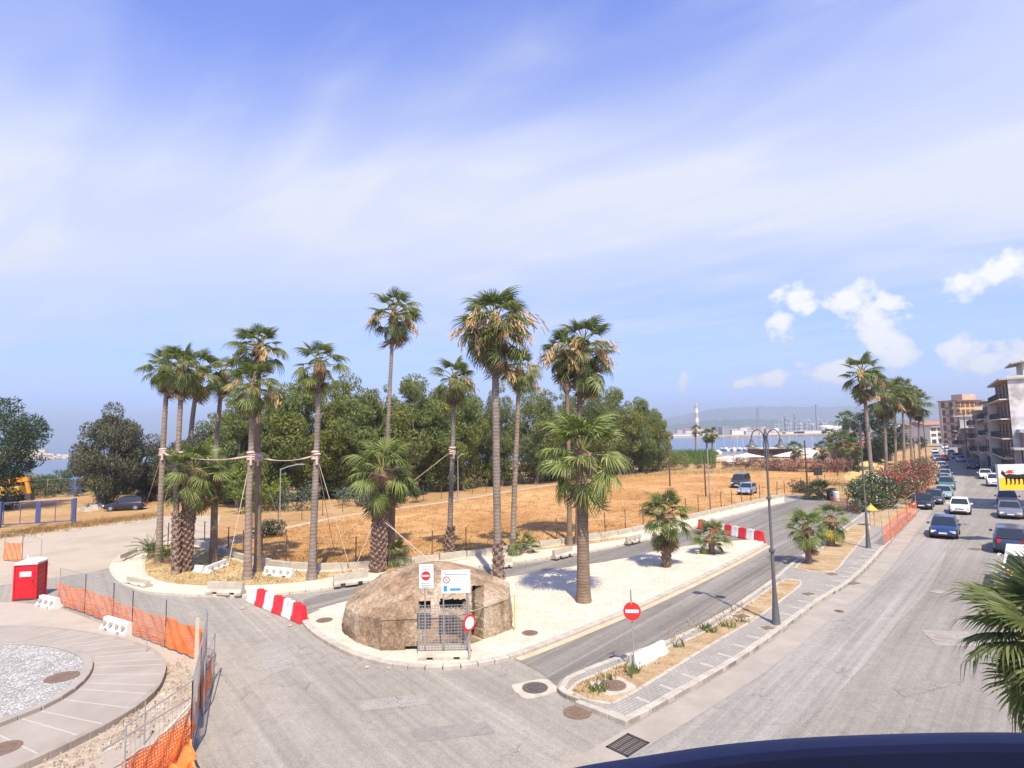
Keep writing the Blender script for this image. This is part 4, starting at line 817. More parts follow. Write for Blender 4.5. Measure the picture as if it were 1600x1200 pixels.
# dry grass tufts on field, island and beds
m_tuft = leafmat('dry_grass_blade', (0.33, 0.18, 0.06), (0.5, 0.33, 0.15), 0.3)
m_tuft2 = leafmat('straw_grass_blade', (0.42, 0.3, 0.13), (0.58, 0.46, 0.24), 0.3)
m_weed = leafmat('green_weed', (0.08, 0.12, 0.03), (0.2, 0.24, 0.08), 0.3)
def tufts(name, label, spots, mat, h, nb, spread):
    rng = np.random.default_rng(len(spots)); V = []; Q = []
    for (cx, cy, cz) in spots:
        for k in range(nb):
            px, py = cx + rng.normal() * spread, cy + rng.normal() * spread; a = rng.uniform(0, 6.28); w = .02 + .02 * rng.random(); hh = h * rng.uniform(.4, 1.2); lx, ly = rng.normal(size=2) * hh * .5; n0 = len(V)
            V += [(px - w * math.cos(a), py - w * math.sin(a), cz), (px + w * math.cos(a), py + w * math.sin(a), cz), (px + lx + .006, py + ly, cz + hh), (px + lx - .006, py + ly, cz + hh)]; Q.append((n0, n0 + 1, n0 + 2, n0 + 3))
    tag(obj(name, fast_mesh(name, np.array(V), np.array(Q), [mat])), label, 'grass', kind='stuff')
def inpoly(x, y, P):
    c = False; j = len(P) - 1
    for i in range(len(P)):
        if (P[i][1] > y) != (P[j][1] > y) and x < (P[j][0] - P[i][0]) * (y - P[i][1]) / (P[j][1] - P[i][1]) + P[i][0]: c = not c
        j = i
    return c
rt = random.Random(12)
FPX_ = [(300, 846), (360, 868), (430, 884), (520, 889), (640, 879), (780, 862), (960, 836), (1100, 804), (1200, 780), (1275, 766), (1345, 745), (1330, 738), (1060, 736), (960, 745), (880, 757), (790, 770), (700, 785), (560, 804), (470, 822), (400, 836)]
sp = []
while len(sp) < 2600:
    x, y = rt.uniform(300, 1345), rt.uniform(736, 889)
    if inpoly(x, y, FPX_): p = G(x, y); sp.append((p.x, p.y, 0.005))
tufts('dry_grass', 'orange dry grass over the fenced field', sp, m_tuft, .16, 9, .3)
sp = [(*(G(rt.uniform(1290, 1380), rt.uniform(700, 775)).xy), 0) for _ in range(300)] + [(*(G(x, 748 - (x - 900) * .045 + rt.gauss(0, 1.5)).xy), 0) for x in (rt.uniform(880, 1290) for _ in range(500))]
tufts('straw_grass', 'pale straw grass on the bank and along the far edge of the field', sp, m_tuft2, .5, 12, .5)
sp = []
while len(sp) < 420:
    x, y = rt.uniform(226, 960), rt.uniform(840, 914); p = G(x, y, .142)
    if inpoly(p.x, p.y, bedw): sp.append(tuple(p))
tufts('island_grass', 'short dry grass among the palms of the island', sp, m_tuft2, .13, 8, .2)
sp = [tuple(G(x, y, .14)) for x, y in ((990, 1049), (995, 1043), (985, 1055), (1100, 985), (1107, 981), (1112, 987), (1135, 978), (1140, 980), (933, 1078), (938, 1075), (928, 1080), (1160, 972), (950, 1062), (1060, 1010))]
tufts('weeds', 'green weeds growing in the near planting bed', sp, m_weed, .26, 18, .14)
sp = []
for _ in range(130):
    u = rt.random(); sp.append(tuple(G(900 + u * 330 + rt.gauss(0, 8), 1085 - u * 175 + rt.gauss(0, 6), .14)))
tufts('bed_grass', 'sparse dry grass in the planting beds beside the service road', [s for s in sp], m_tuft, .07, 6, .15)
# weeds and dry stalks at the roadside of the dirt road
sp = [(*(G(x, 838 - x * .13 + rt.gauss(0, 2)).xy), 0) for x in (rt.uniform(0, 240) for _ in range(350))]
tufts('verge_grass', 'orange dry grass on the verge of the dirt road below the blue gate', sp, m_tuft, .35, 12, .35)
# ------------------------------------------------------------------ pillbox
def pillbox():
    C = Vector((-3.82, 26.35, 0.13)); rng = random.Random(4); NT, NZ = 340, 40; R0 = 3.62; top_ = 2.42
    root = thing('pillbox', 'weathered round concrete bunker with a domed roof on the pale median', 'bunker', C)
    t = MT('pillbox_concrete', 0.95, 0, 0.1); v = t.pos((1, 1, 1), 0, True)
    c = t.ramp(t.noise(v, 0.55, 6, 0.65, .6), [(0.3, (0.155, 0.107, 0.066)), (0.44, (0.275, 0.198, 0.125)), (0.57, (0.37, 0.287, 0.195)), (0.7, (0.47, 0.4, 0.305))])
    c = t.mix(t.ramp(t.noise(t.pos((1, 1, .25), 0, True), 1.6, 5, 0.7), [(0.52, (0, 0, 0)), (0.68, (.75,) * 3)]), c, (0.13, 0.095, 0.065))
    c = t.mix(t.ramp(t.noise(v, 1.1, 4, 0.7), [(0.54, (0, 0, 0)), (0.68, (.7,) * 3)]), c, (0.46, 0.25, 0.14))
    vo = t.nd('ShaderNodeTexVoronoi'); vo.inputs['Scale'].default_value = 11; t.L.new(v, vo.inputs['Vector'])
    c = t.mix(1.0, c, t.ramp(vo.outputs['Color'], [(0.1, (.72,) * 3), (0.9, (1.22,) * 3)]), 'MULTIPLY')
    c = t.mix(1.0, c, t.ramp(t.noise(v, 22, 4, .8), [(0.3, (.7,) * 3), (0.7, (1.2,) * 3)]), 'MULTIPLY')
    t.col(c); t.bump(t.mth('ADD', t.noise(v, 9, 6, .8), vo.outputs['Distance']), 0.55, 0.025); mt = t.mat
    def prad(th):
        a = (th + math.pi / 2) % (math.pi / 4) - 0          # an edge of the octagon faces the street
        a = ((th + math.pi / 2 + math.pi / 8) % (math.pi / 4)) - math.pi / 8
        oc = R0 / math.cos(a)
        k = 0.85 if -math.pi * .62 < (th if th <= math.pi else th - 2 * math.pi) < .35 else 0.35
        return oc * k + R0 * 1.03 * (1 - k)
    def hw(th):
        a = th if th <= math.pi else th - 2 * math.pi
        return 1.12 + 0.10 * math.cos(a) 
    import mathutils
    nz = mathutils.noise
    def pt(th, s):                                        # s 0..1 wall, 1..2 dome
        h = hw(th); Rr = prad(th)
        if s <= 1: r, z = Rr * (1.0 - .035 * s), h * s
        else:
            q = s - 1; rho = 1 - q; rho = rho ** .8; blend = q; Rr2 = Rr * (1 - blend) + R0 * blend; r = Rr2 * .965 * rho; z = h + (top_ - h) * (1 - rho ** 2.0)
        p = Vector((r * math.cos(th), r * math.sin(th), z)); n = Vector((math.cos(th), math.sin(th), .6 if s > 1 else .1))
        left = max(0, -math.cos(th + .5)); am = .018 + .07 * left
        d = nz.fractal(p * 1.4, .8, 2.1, 5) * am * 1.5 + nz.fractal(p * 5, .8, 2, 3) * (.012 + .02 * left)
        if s < .12 and left > .3: d -= .12 * left * (1 - s / .12)
        return p + n.normalized() * d * (0.4 if s > 1.9 else 1)
    svals = [i / 24 for i in range(25)] + [1 + (i + 1) / 46 for i in range(46)]
    NS = len(svals); V = [[pt(2 * math.pi * j / NT, s) for j in range(NT)] for s in svals]
    # openings given in photo pixels: (x0, y0, x1, y1)
    openings = [(654, 939, 673, 959), (687, 936, 733, 957), (737, 915, 756, 1000), (631, 1010, 652, 1020)]
    def topx(p):
        q = Vector(C) + p - Vector((0, 0, CAM_H)); w = q.dot(_f); return 800 + FPX * q.dot(_ri) / w, 600 - FPX * q.dot(_up) / w
    mb = MB(); vid = {}; removed = []
    for i in range(NS):
        for j in range(NT): vid[i, j] = len(mb.v); mb.v.append(tuple(V[i][j]))
    for i in range(NS - 1):
        for j in range(NT):
            j2 = (j + 1) % NT; cpt = (V[i][j] + V[i + 1][j2]) / 2; x, y = topx(cpt); hit = -1
            if cpt.y < -1: 
                for k, (a, b, c_, d) in enumerate(openings):
                    if a <= x <= c_ and b <= y <= d: hit = k
            if hit >= 0: removed.append((i, j))
            else: mb.face([vid[i, j], vid[i, j2], vid[i + 1, j2], vid[i + 1, j]])
    rs = set(removed); dep = .55
    for (i, j) in removed:                                 # reveals of the openings
        j2 = (j + 1) % NT
        def inn(p): q = p.copy(); q.x *= 1 - dep / 3.4; q.y *= 1 - dep / 3.4; return tuple(q)
        quad = [V[i][j], V[i][j2], V[i + 1][j2], V[i + 1][j]]
        for (a, b, nb) in ((0, 1, (i - 1, j)), (1, 2, (i, j2)), (2, 3, (i + 1, j)), (3, 0, (i, (j - 1) % NT))):
            if nb not in rs: mb.quad(tuple(quad[a]), tuple(quad[b]), inn(quad[b]), inn(quad[a]))
    o = mb.build('shell', mt, root, smooth_=50)
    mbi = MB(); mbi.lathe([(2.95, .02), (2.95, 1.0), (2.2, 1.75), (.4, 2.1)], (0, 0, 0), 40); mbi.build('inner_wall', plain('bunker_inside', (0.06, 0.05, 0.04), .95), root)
    # drip line where the roof rests on the right-hand wall faces
    mb = MB(); k0 = [j for j in range(NT) if -1.95 < (2 * math.pi * j / NT - 2 * math.pi if j > NT / 2 else 2 * math.pi * j / NT) < .35]
    k0.sort(key=lambda j: j if j < NT / 2 else j - NT); pts = [pt(2 * math.pi * j / NT, 1.0) * 1.0 + Vector((math.cos(2 * math.pi * j / NT), math.sin(2 * math.pi * j / NT), 0)) * .004 for j in k0]; mb.tube(pts, .024, 5); mb.build('roof_edge', mt, root)
    return root
pillbox()

# ------------------------------------------------------------------ signs in front of the pillbox
m_signw = plain('sign_white', (0.74, 0.75, 0.76), 0.4, 0, 0.03)
m_signr = plain('sign_red', (0.6, 0.025, 0.02), 0.4, 0, 0.05)
m_signgrey = plain('sign_pale_grey', (0.6, 0.64, 0.66), 0.4, 0, 0.03)
m_ink = plain('sign_ink_grey', (0.25, 0.26, 0.28), 0.5)
m_blueink = plain('sign_blue', (0.05, 0.25, 0.55), 0.4, 0, .1)
def plane_on(b, pxs):                                     # board standing in a vertical plane: corners by pixel at depth of b
    return [VP(b, *q) for q in pxs]
FY_ = G(690, 1030, .13).y - .05                             # the screen stands just before the wall
def P2(x, y, dy=0.0): return VP(Vector((0, FY_ + dy, 0)), x, y)
blk = thing('concrete_block', 'pale concrete barrier block with two foot notches holding the mesh screen before the bunker', 'concrete block', (P2(694, 1030).x, FY_ + .15, .13))
mb = MB(); w_ = P2(735, 1020).x - P2(653, 1020).x; hb = P2(694, 1009).z - .13; prof = [(-.24, 0), (-.24, .12), (-.12, .3), (-.09, hb), (.09, hb), (.12, .3), (.24, .12), (.24, 0)]
for a, b2 in ((-w_ / 2, -w_ * .33), (-w_ * .21, w_ * .18), (w_ * .30, w_ / 2)): mb.add([(a, y, z) for y, z in prof] + [(b2, y, z) for y, z in prof], [tuple(range(8)), tuple(reversed(range(8, 16)))] + [(i, i + 1, i + 9, i + 8) for i in range(7)] + [(7, 0, 8, 15)])
for a, b2 in ((-w_ * .33, -w_ * .21), (w_ * .18, w_ * .30)):
    pr = [(-.2, .1)] + prof[2:6] + [(.2, .1)]; mb.add([(a, y, z) for y, z in pr] + [(b2, y, z) for y, z in pr], [tuple(range(6)), tuple(reversed(range(6, 12)))] + [(i, i + 1, i + 7, i + 6) for i in range(5)] + [(5, 0, 6, 11)])
mb.build('block', m_conc, blk)
scr = thing('mesh_screen', 'galvanised wire mesh panel standing on a concrete block before the bunker wall', 'fence panel', (0, 0, 0))
x0, x1, zt, zb = P2(655, 980).x, P2(731, 980).x, P2(690, 945).z, P2(690, 1011).z
mb = MB()
for i in range(16): x = x0 + (x1 - x0) * i / 15; mb.bar((x, FY_ - .03, zb), (x, FY_ - .03, zt), .014)
for i in range(15): z = zb + (zt - zb) * i / 14; mb.bar((x0, FY_ - .045, z), (x1, FY_ - .045, z), .016)
o = mb.build('wire_mesh', m_galv, scr)
mb = MB(); mb.tube([(x0, FY_ - .03, zb), (x0, FY_ - .03, zt)], .02, 6); mb.tube([(x1, FY_ - .03, zb), (x1, FY_ - .03, zt)], .02, 6); mb.build('frame', m_galv, scr)
def post(mb, x, yb, yt, dy, r=.025): a = P2(x, yb, dy); c = P2(x, yt, dy); mb.tube([(a.x, a.y, a.z), (a.x, a.y, c.z)], r, 8)
s1 = thing('no_entry_board', 'small pale board with a red no entry disc left of the big white board', 'sign', (0, 0, 0)); D1 = -.12
a, b2 = P2(655, 882, D1), P2(677.5, 918.5, D1); mb = MB(); mb.box(((a.x + b2.x) / 2, a.y, (a.z + b2.z) / 2), (b2.x - a.x, .03, a.z - b2.z)); mb.build('board', m_signgrey, s1)
cx, cz = P2(665.5, 899.5, D1).x, P2(665.5, 899.5, D1).z; mb = MB(); mb.disc((cx, a.y - .017, cz), (0, -1, 0), .165, 28, .006); mb.build('red_disc', m_signr, s1)
mb = MB(); mb.box((cx, a.y - .027, cz), (.24, .006, .055)); mb.build('white_bar', m_signw, s1)
mb = MB()
for yy, wd in ((885.5, .36), (889, .3), (911, .34), (914.5, .4), (917, .3)): z = P2(666, yy, D1).z; mb.box((cx, a.y - .018, z), (wd, .004, .02))
stuff(mb.build('lettering', m_ink, s1))
mb = MB(); post(mb, 664.5, 1011, 919, D1 + .05); mb.build('post', m_galv, s1)
s2 = thing('site_board', 'large white notice board with text, a red ring and a blue emblem before the bunker', 'sign', (0, 0, 0))
a, b2 = P2(690, 891, D1), P2(735, 926, D1); mb = MB(); mb.box(((a.x + b2.x) / 2, a.y, (a.z + b2.z) / 2), (b2.x - a.x, .03, a.z - b2.z)); mb.build('board', m_signw, s2)
mb = MB(); c = P2(697.5, 906, D1)
for k in range(28):
    a1, a2 = 2 * math.pi * k / 28, 2 * math.pi * (k + 1) / 28
    mb.add([(c.x + r_ * math.cos(q), a.y - .019, c.z + r_ * math.sin(q)) for q in (a1, a2) for r_ in (.13, .095)], [(0, 1, 3, 2)])
mb.bar((c.x - .07, a.y - .020, c.z + .07), (c.x + .07, a.y - .020, c.z - .07), .03, .004); mb.build('prohibition_ring', m_signr, s2)
mb = MB(); mb.disc((c.x, a.y - .017, c.z), (0, -1, 0), .03, 12, .004); mb.build('pictogram', m_ink, s2)
mb = MB()
for yy, xa, xb, th in ((895, 694, 698, .04), (897.5, 695, 731, .03), (902, 704, 729, .014), (904.5, 704, 731, .014), (907, 704, 724, .014), (909.5, 704, 728, .014), (912, 704, 720, .014)):
    p, q = P2(xa, yy, D1), P2(xb, yy, D1); mb.box(((p.x + q.x) / 2, a.y - .018, p.z), (q.x - p.x, .004, th))
stuff(mb.build('lettering', m_ink, s2))
mb = MB(); p, q = P2(693, 915, D1), P2(699, 924, D1); mb.box(((p.x + q.x) / 2, a.y - .018, (p.z + q.z) / 2), (q.x - p.x, .005, p.z - q.z)); p, q = P2(703, 919, D1), P2(720, 922.5, D1); mb.box(((p.x + q.x) / 2, a.y - .018, (p.z + q.z) / 2), (q.x - p.x, .005, p.z - q.z)); mb.build('blue_emblem', m_blueink, s2)
mb = MB(); post(mb, 693.5, 1011, 926, D1 + .05); mb.build('post', m_galv, s2); mb = MB(); post(mb, 730, 1011, 926, D1 + .05); mb.build('post', m_galv, s2)
s3 = thing('round_road_sign', 'round white road sign with a red rim turned sideways beside the mesh screen', 'road sign', (0, 0, 0)); c = P2(733, 973, -.18); nr = Vector((.72, -.69, 0)); r_ = .30
mb = MB(); mb.disc(c, nr, r_, 28, .02); mb.build('rim', m_signr, s3); mb = MB(); mb.disc(c + nr * .022, nr, r_ * .72, 28, .006); mb.build('face', m_signw, s3)
mb = MB(); pz = P2(734, 1012, -.1); mb.tube([(c.x - .03, c.y + .06, .13), (c.x - .03, c.y + .06, P2(734, 925).z)], .028, 8); mb.build('post', m_galv, s3)
# yellow tall dry weed by the right wall of the bunker is a slim stake
st = thing('yellow_stake', 'short yellow stake at the right hand wall of the bunker', 'stake', G(804, 985, .13)); mb = MB(); mb.bar((0, 0, 0), (.02, 0, 1.45), .09, .05); mb.build('stake', plain('yellow_paint', (0.5, 0.36, 0.08), .7), st)

# no-entry sign in the planting bed
def no_entry():
    b = G(991, 1046, .13); root = thing('no_entry_sign', 'round red no entry sign with a white bar on a pole in the planting bed', 'road sign', b)
    top = VP(b, 985, 921); c = VP(b, 987.5, 955); nr = Vector((-.1, -1, .12)).normalized(); c2 = c - b
    mb = MB(); mb.tube([(0, 0, -.05), c2 + Vector((0, .05, 0)), top - b], .028, 8); mb.build('pole', m_galv, root)
    mb = MB(); mb.disc(c2 - nr * .0, nr, .30, 32, .018); mb.build('disc', m_signr, root)
    u = nr.cross(Vector((0, 0, 1))).normalized(); mb = MB(); q = c2 + nr * .021; mb.bar(q - u * .225, q + u * .225, .006, .11); mb.build('white_bar', m_signw, root)
    mb = MB(); t_ = top - b; mb.bar(t_ + Vector((-.18, -.1, .02)), t_ + Vector((.17, .1, .02)), .03, .02); mb.build('top_bracket', m_signw, root)
no_entry()
def jersey(name, label, a, b, h, w, mat, cat='concrete block', holes=0, tilt=0, group=None, notch=True, z=.142):
    """a road barrier block with sloping sides from pixel a to pixel b"""
    A, B = (G(*a, z), G(*b, z)); L_ = (B - A).length; root = thing(name, label, cat, (A + B) / 2, math.atan2(B.y - A.y, B.x - A.x), group)
    pr = [(-w / 2, 0.0), (-w / 2, h * .2), (-w * .24, h * .45), (-w * .17, h), (w * .17, h), (w * .24, h * .45), (w / 2, h * .2), (w / 2, 0.0)]; mb = MB()
    def seg(x0, x1, p): k = len(p); mb.add([(x0, y, zz) for y, zz in p] + [(x1, y, zz) for y, zz in p], [tuple(range(k)), tuple(reversed(range(k, 2 * k)))] + [(i, (i + 1) % k, (i + 1) % k + k, i + k) for i in range(k)])
    if notch:
        xs = [-L_ / 2, -L_ * .32, -L_ * .18, L_ * .18, L_ * .32, L_ / 2]; up_ = [(-w * .42, h * .22)] + pr[2:6] + [(w * .42, h * .22)]
        for i in range(5): seg(xs[i], xs[i + 1], pr if i % 2 == 0 else up_)
    else: seg(-L_ / 2, L_ / 2, pr)
    mb.build('block', mat, root)
    for k in range(holes):                                 # grey discs along the flank, hand-hole shade put into their colour
        x = -L_ / 2 + L_ * (k + .5) / holes; m2 = MB(); m2.disc((x, -w * .29, h * .55), (0, -1, .2), h * .24, 14, .05, rx=L_ / holes * .16); m2.build('hole', m_slab, root)
    if tilt: root.rotation_euler.x = tilt
    return root
jersey('concrete_block', 'pale concrete block on the near edge of the palm island below the close palm pair', (326, 927), (380, 929), .62, .5, m_conc)
jersey('concrete_block', 'long pale concrete block on the island edge left of the bunker, ropes tied at it', (521, 916), (575, 909), .62, .5, m_conc)
jersey('concrete_block', 'narrow white concrete block lying in the planting bed behind the no entry sign', (988, 1044), (1037, 1019), .42, .42, m_pvcw, notch=False, z=.13)
jersey('concrete_block', 'white concrete block on the far edge of the service road behind the thin trunked palms', (865, 873), (893, 866), .55, .5, m_conc)
jersey('concrete_block', 'white concrete block next to the blue shaded one, right of the bunker roof', (775, 886), (800, 884), .5, .45, m_conc)
jersey('perforated_barrier', 'white plastic barrier with a row of oval holes lying among the island palms', (415, 898), (458, 902), .5, .5, m_pvcw, 'barrier', 4)
jersey('perforated_barrier', 'white arched plastic barrier lying tilted by the trunks of the left clump', (322, 896), (352, 884), .42, .5, m_pvcw, 'barrier', 3)
jersey('plastic_block', 'small white plastic block beside the tilted arched barrier', (305, 893), (318, 894), .4, .4, m_pvcw, 'barrier', 0, notch=False)
jersey('perforated_barrier', 'white barrier foot with oval holes under the fourth orange net panel', (165, 981), (203, 993), .52, .55, m_pvcw, 'barrier', 4, z=.025)
jersey('perforated_barrier', 'white barrier foot with oval holes beside the red toilet cabin', (64, 945), (90, 951), .5, .55, m_pvcw, 'barrier', 3, z=.025)
jersey('perforated_barrier', 'low grey barrier with holes on the far island edge behind the low skirted palm', (979, 850), (1001, 845), .5, .4, m_conc, 'barrier', 3)
jersey('concrete_block', 'worn concrete block at the left tip of the palm island', (185, 878), (212, 866), .45, .5, m_conc)
jersey('concrete_block', 'low worn concrete block on the left curve of the island', (200, 910), (232, 917), .35, .5, m_conc)
# low wall of concrete blocks along the field, each a piece
wall = thing('field_wall', 'low pale concrete block wall running along the near edge of the fenced field', 'wall'); P = resample(wallp, 1.9); rw = random.Random(8)
for i in range(len(P) - 1):
    a, b = P[i], P[i + 1]; c = (a + b) / 2; mb = MB(); L_ = (b - a).length - .03; h = .5 * rw.uniform(.93, 1.06); mb.box((0, 0, h / 2), (L_, .26, h), taper=.04); o = mb.build('wall_block', m_conc, wall); o.location = (c.x, c.y, .02); o.rotation_euler = (0, 0, math.atan2(b.y - a.y, b.x - a.x))

# red and white plastic barriers
def pbar_mesh(mat):
    L_, w, h = .98, .46, .82; pr = [(-w / 2, .02), (-w / 2, .16), (-w * .36, .24), (-w * .22, .7), (-w * .15, h), (w * .15, h), (w * .22, .7), (w * .36, .24), (w / 2, .16), (w / 2, .02)]; mb = MB(); k = len(pr)
    xs = [(-L_ / 2, .9), (-L_ / 2 + .05, 1), (-.12, 1), (-.06, .94), (.06, .94), (.12, 1), (L_ / 2 - .05, 1), (L_ / 2, .9)]; b = 0
    for x, s_ in xs: mb.v += [(x, y * s_, z if z < .5 else z - (1 - s_) * .3) for y, z in pr]
    for i in range(len(xs) - 1):
        for j in range(k): mb.face([i * k + j, i * k + (j + 1) % k, (i + 1) * k + (j + 1) % k, (i + 1) * k + j])
    mb.face(list(range(k))); mb.face([(len(xs) - 1) * k + j for j in reversed(range(k))]); return mb.mesh('barrier', mat, 40)
pb_r, pb_w = pbar_mesh(m_pvcr), pbar_mesh(m_pvcw)
cap = MB(); cap.lathe([(.07, 0), (.07, .05), (.03, .07)], (0, 0, .81), 10); cap_r, cap_w = cap.mesh('filler_cap', m_pvcr), cap.mesh('filler_cap', m_pvcw)
def barrier_row(p0, p1, n, first, labels, z, group, bend=0):
    A, B = G(*p0, z), G(*p1, z); d = (B - A); stp = d / n; a = math.atan2(d.y, d.x); nrm = Vector((-d.y, d.x, 0)).normalized()
    for i in range(n):
        red = (i % 2 == 0) == (first == 'r'); c = A + stp * (i + .5) + nrm * bend * (((i + .5) / n - .5) ** 2 * 4 - 1)
        root = thing('plastic_barrier', labels[i], 'barrier', c, a + rw.uniform(-.06, .06), group); root.scale = (stp.length * .985 / .98, 1.0, .96)
        obj('body', pb_r if red else pb_w, root); obj('filler_cap', cap_r if red else cap_w, root)
ORD = ['first', 'second', 'third', 'fourth', 'fifth', 'sixth', 'seventh', 'eighth', 'ninth', 'tenth']
barrier_row((391, 939), (476, 974), 6, 'w', ['white plastic barrier at the island end of the near row left of the bunker', 'red plastic barrier farthest from the bunker in the near row', 'white plastic barrier between the first two red ones in the near row', 'red plastic barrier in the middle of the near row left of the bunker', 'white plastic barrier next to the bunker end red one in the near row', 'red plastic barrier at the median corner end of the near row'], .006, 'red and white barriers left of the bunker')
barrier_row((1093, 826), (1193, 848), 9, 'r', [f'{"red" if i % 2 == 0 else "white"} plastic barrier, {ORD[i]} from the field wall in the far row' for i in range(10)], .02, 'red and white barriers across the service road', .0)

# ------------------------------------------------------------------ portable toilet
def toilet():
    b = G(46, 934, .022); rz = .22; root = thing('portable_toilet', 'red portable toilet cabin with a white roof beside the orange net fence', 'toilet cabin', b, rz); root.scale = (.86, .8, .95)
    h = VP(b, 46, 874).z - .02; w, d = 1.18, 1.15; mr = nmat('toilet_red', [(0.3, (0.5, 0.012, 0.02)), (0.7, (0.6, 0.02, 0.03))], 2, .35, objc=True)
    mb = MB(); mb.box((0, 0, .05 + (h - .1) / 2), (w, d, h - .1))
    for sx in (-1, 1):
        for sy in (-1, 1): mb.box((sx * w / 2, sy * d / 2, h / 2 - .02), (.09, .09, h - .06))
    for k in range(5): mb.box((w / 2 + .012, 0, .35 + k * .32), (.03, d - .25, .10))
    for k in range(5): mb.box((-w / 2 - .012, 0, .35 + k * .32), (.03, d - .25, .10))
    mb.build('cabin', mr, root)
    mb = MB(); mb.box((0, -d / 2 - .018, h * .46), (w - .2, .03, h * .84))
    for z, hh in ((.32, .32), (.74, .36)): mb.box((0, -d / 2 - .04, z), (w - .42, .02, hh))
    mb.box((0, -d / 2 - .04, 1.12), (w - .42, .02, .08)); dr = mb.build('door', mr, root)
    mb = MB(); mb.box((.02, -d / 2 - .05, h * .70), (.62, .02, .28)); mb.build('panel', m_pvcw, dr)
    mb = MB(); mb.box((.42, -d / 2 - .05, h * .5), (.05, .04, .16)); mb.build('handle', m_dark, dr)
    mb = MB(); n = 9; V0 = []
    for i in range(n):
        u = i / (n - 1) * 2 - 1; z = h - .06 + .2 * math.sqrt(max(0, 1 - u * u * .92)); V0.append((u * (w / 2 + .05), z))
    for i in range(n - 1): mb.add([(V0[i][0], -d / 2 - .06, V0[i][1]), (V0[i + 1][0], -d / 2 - .06, V0[i + 1][1]), (V0[i + 1][0], d / 2 + .06, V0[i + 1][1]), (V0[i][0], d / 2 + .06, V0[i][1])], [(0, 1, 2, 3)])
    for s_ in (-1, 1): mb.add([(x, s_ * (d / 2 + .06), z) for x, z in V0] + [(w / 2 + .05, s_ * (d / 2 + .06), h - .1), (-w / 2 - .05, s_ * (d / 2 + .06), h - .1)], [tuple(range(n + 2))])
    for s_ in (-1, 1): mb.add([(s_ * (w / 2 + .05), -d / 2 - .06, h - .1), (s_ * (w / 2 + .05), d / 2 + .06, h - .1), (s_ * (w / 2 + .05), d / 2 + .06, V0[0][1]), (s_ * (w / 2 + .05), -d / 2 - .06, V0[0][1])], [(0, 1, 2, 3)])
    mb.build('roof', m_pvcw, root)
    mb = MB(); mb.tube([(-.4, .45, h), (-.4, .45, h + .25)], .05, 8); mb.build('vent_pipe', m_pvcw, root)
    mb = MB(); mb.box((0, 0, .03), (w + .06, d + .06, .08)); mb.build('skid', m_dark, root)
toilet()

# ------------------------------------------------------------------ fences with orange net
def net(mb, A, B, z0, z1, sag, seed, cell=.075, thick=.038):
    r = random.Random(seed); L_ = (B - A).length; nx = max(2, int(L_ / cell)); nz = max(2, int((z1 - z0) / cell)); d = (B - A).normalized(); nrm = Vector((-d.y, d.x, 0)); ph = r.uniform(0, 6); G_ = []
    for i in range(nx + 1):
        row = []
        for k in range(nz + 1):
            u, v = i / nx, k / nz; bow = .05 * math.sin(u * 9 + ph) * math.sin(v * 3.1) + .03 * math.sin(u * 23 + v * 7 + ph); z = z0 + (z1 - z0) * v - sag * v * math.sin(math.pi * u) - .02 * math.sin(u * 14 + ph) * v
            p = A.lerp(B, u) + nrm * bow; row.append(Vector((p.x, p.y, z)))
        G_.append(row)
    for i in range(nx + 1):
        for k in range(nz):
            p, q = G_[i][k], G_[i][k + 1]; s_ = d * thick / 2; mb.quad(p - s_, p + s_, q + s_, q - s_)
    for k in range(nz + 1):
        for i in range(nx):
            p, q = G_[i][k], G_[i + 1][k]; s_ = Vector((0, 0, thick / 2)); o_ = nrm * .004; mb.quad(p - s_ + o_, q - s_ + o_, q + s_ + o_, p + s_ + o_)
def panel(label, A, B, h, net0=.06, net1=1.25, sag=.08, seed=1, wires=True, group='orange net fence panels', netted=True, lean=0, cell=.075, mnet=None, thick=.038):
    A, B = Vector(A), Vector(B); root = thing('fence_panel', label, 'fence panel', A, 0, group); a0, b0 = Vector((0, 0, 0)), B - A; up = Vector((lean, 0, 1)).normalized() * h
    mb = MB(); mb.tube([a0, a0 + up], .022, 6); mb.tube([b0, b0 + up], .022, 6); mb.tube([a0 + up, b0 + up], .018, 6); mb.tube([a0 + Vector((0, 0, .08)), b0 + Vector((0, 0, .08))], .018, 6); mb.build('frame', m_galv, root)
    if wires:
        mb = MB(); L_ = b0.length; n = int(L_ / .16)
        for i in range(1, n): p = b0 * i / n; mb.bar(p + Vector((0, 0, .08)), p + up, .006)
        for k in range(1, 9): mb.bar(a0 + up * k / 9, b0 + up * k / 9, .006)
        stuff(mb.build('wire_grid', m_galv, root))
    if netted:
        mb = MB(); d = (b0).normalized(); nn = Vector((d.y, -d.x, 0)) * .05; net(mb, a0 + nn, b0 + nn, net0, net1, sag, seed, cell, thick); mb.build('orange_net', mnet or m_orange, root)
    return root
zz = .022
fp = [G(92, 946, zz), G(132, 958, zz), G(176, 976, zz), G(206, 992, zz), G(258, 1012, zz), G(320, 1036, zz)]
labs = ['orange net fence panel at the far left end, nearest the red toilet cabin', 'orange net fence panel second from the toilet cabin', 'orange net fence panel with bare close wires standing over the white perforated foot', 'orange net fence panel in the middle, right of the white perforated foot', 'brightest orange net fence panel ending at the corner post']
for i in range(5): panel(labs[i], fp[i], fp[i + 1], 1.85 if i < 4 else 1.95, .1, (1.15, 1.2, 1.15, 1.2, 1.25)[i], .1, i, True, cell=.06 if i == 4 else .1, thick=.038 if i == 4 else .032)
fq = [G(6, 876, .02), G(34, 878, .02), G(63, 888, .02)]
panel('faded orange net panel at the left border beyond the toilet cabin', fq[0], fq[1], 1.9, .1, 1.3, .05, 11, False); panel('bare frame panel just behind the red toilet cabin', fq[1], fq[2], 1.9, netted=False, wires=False)
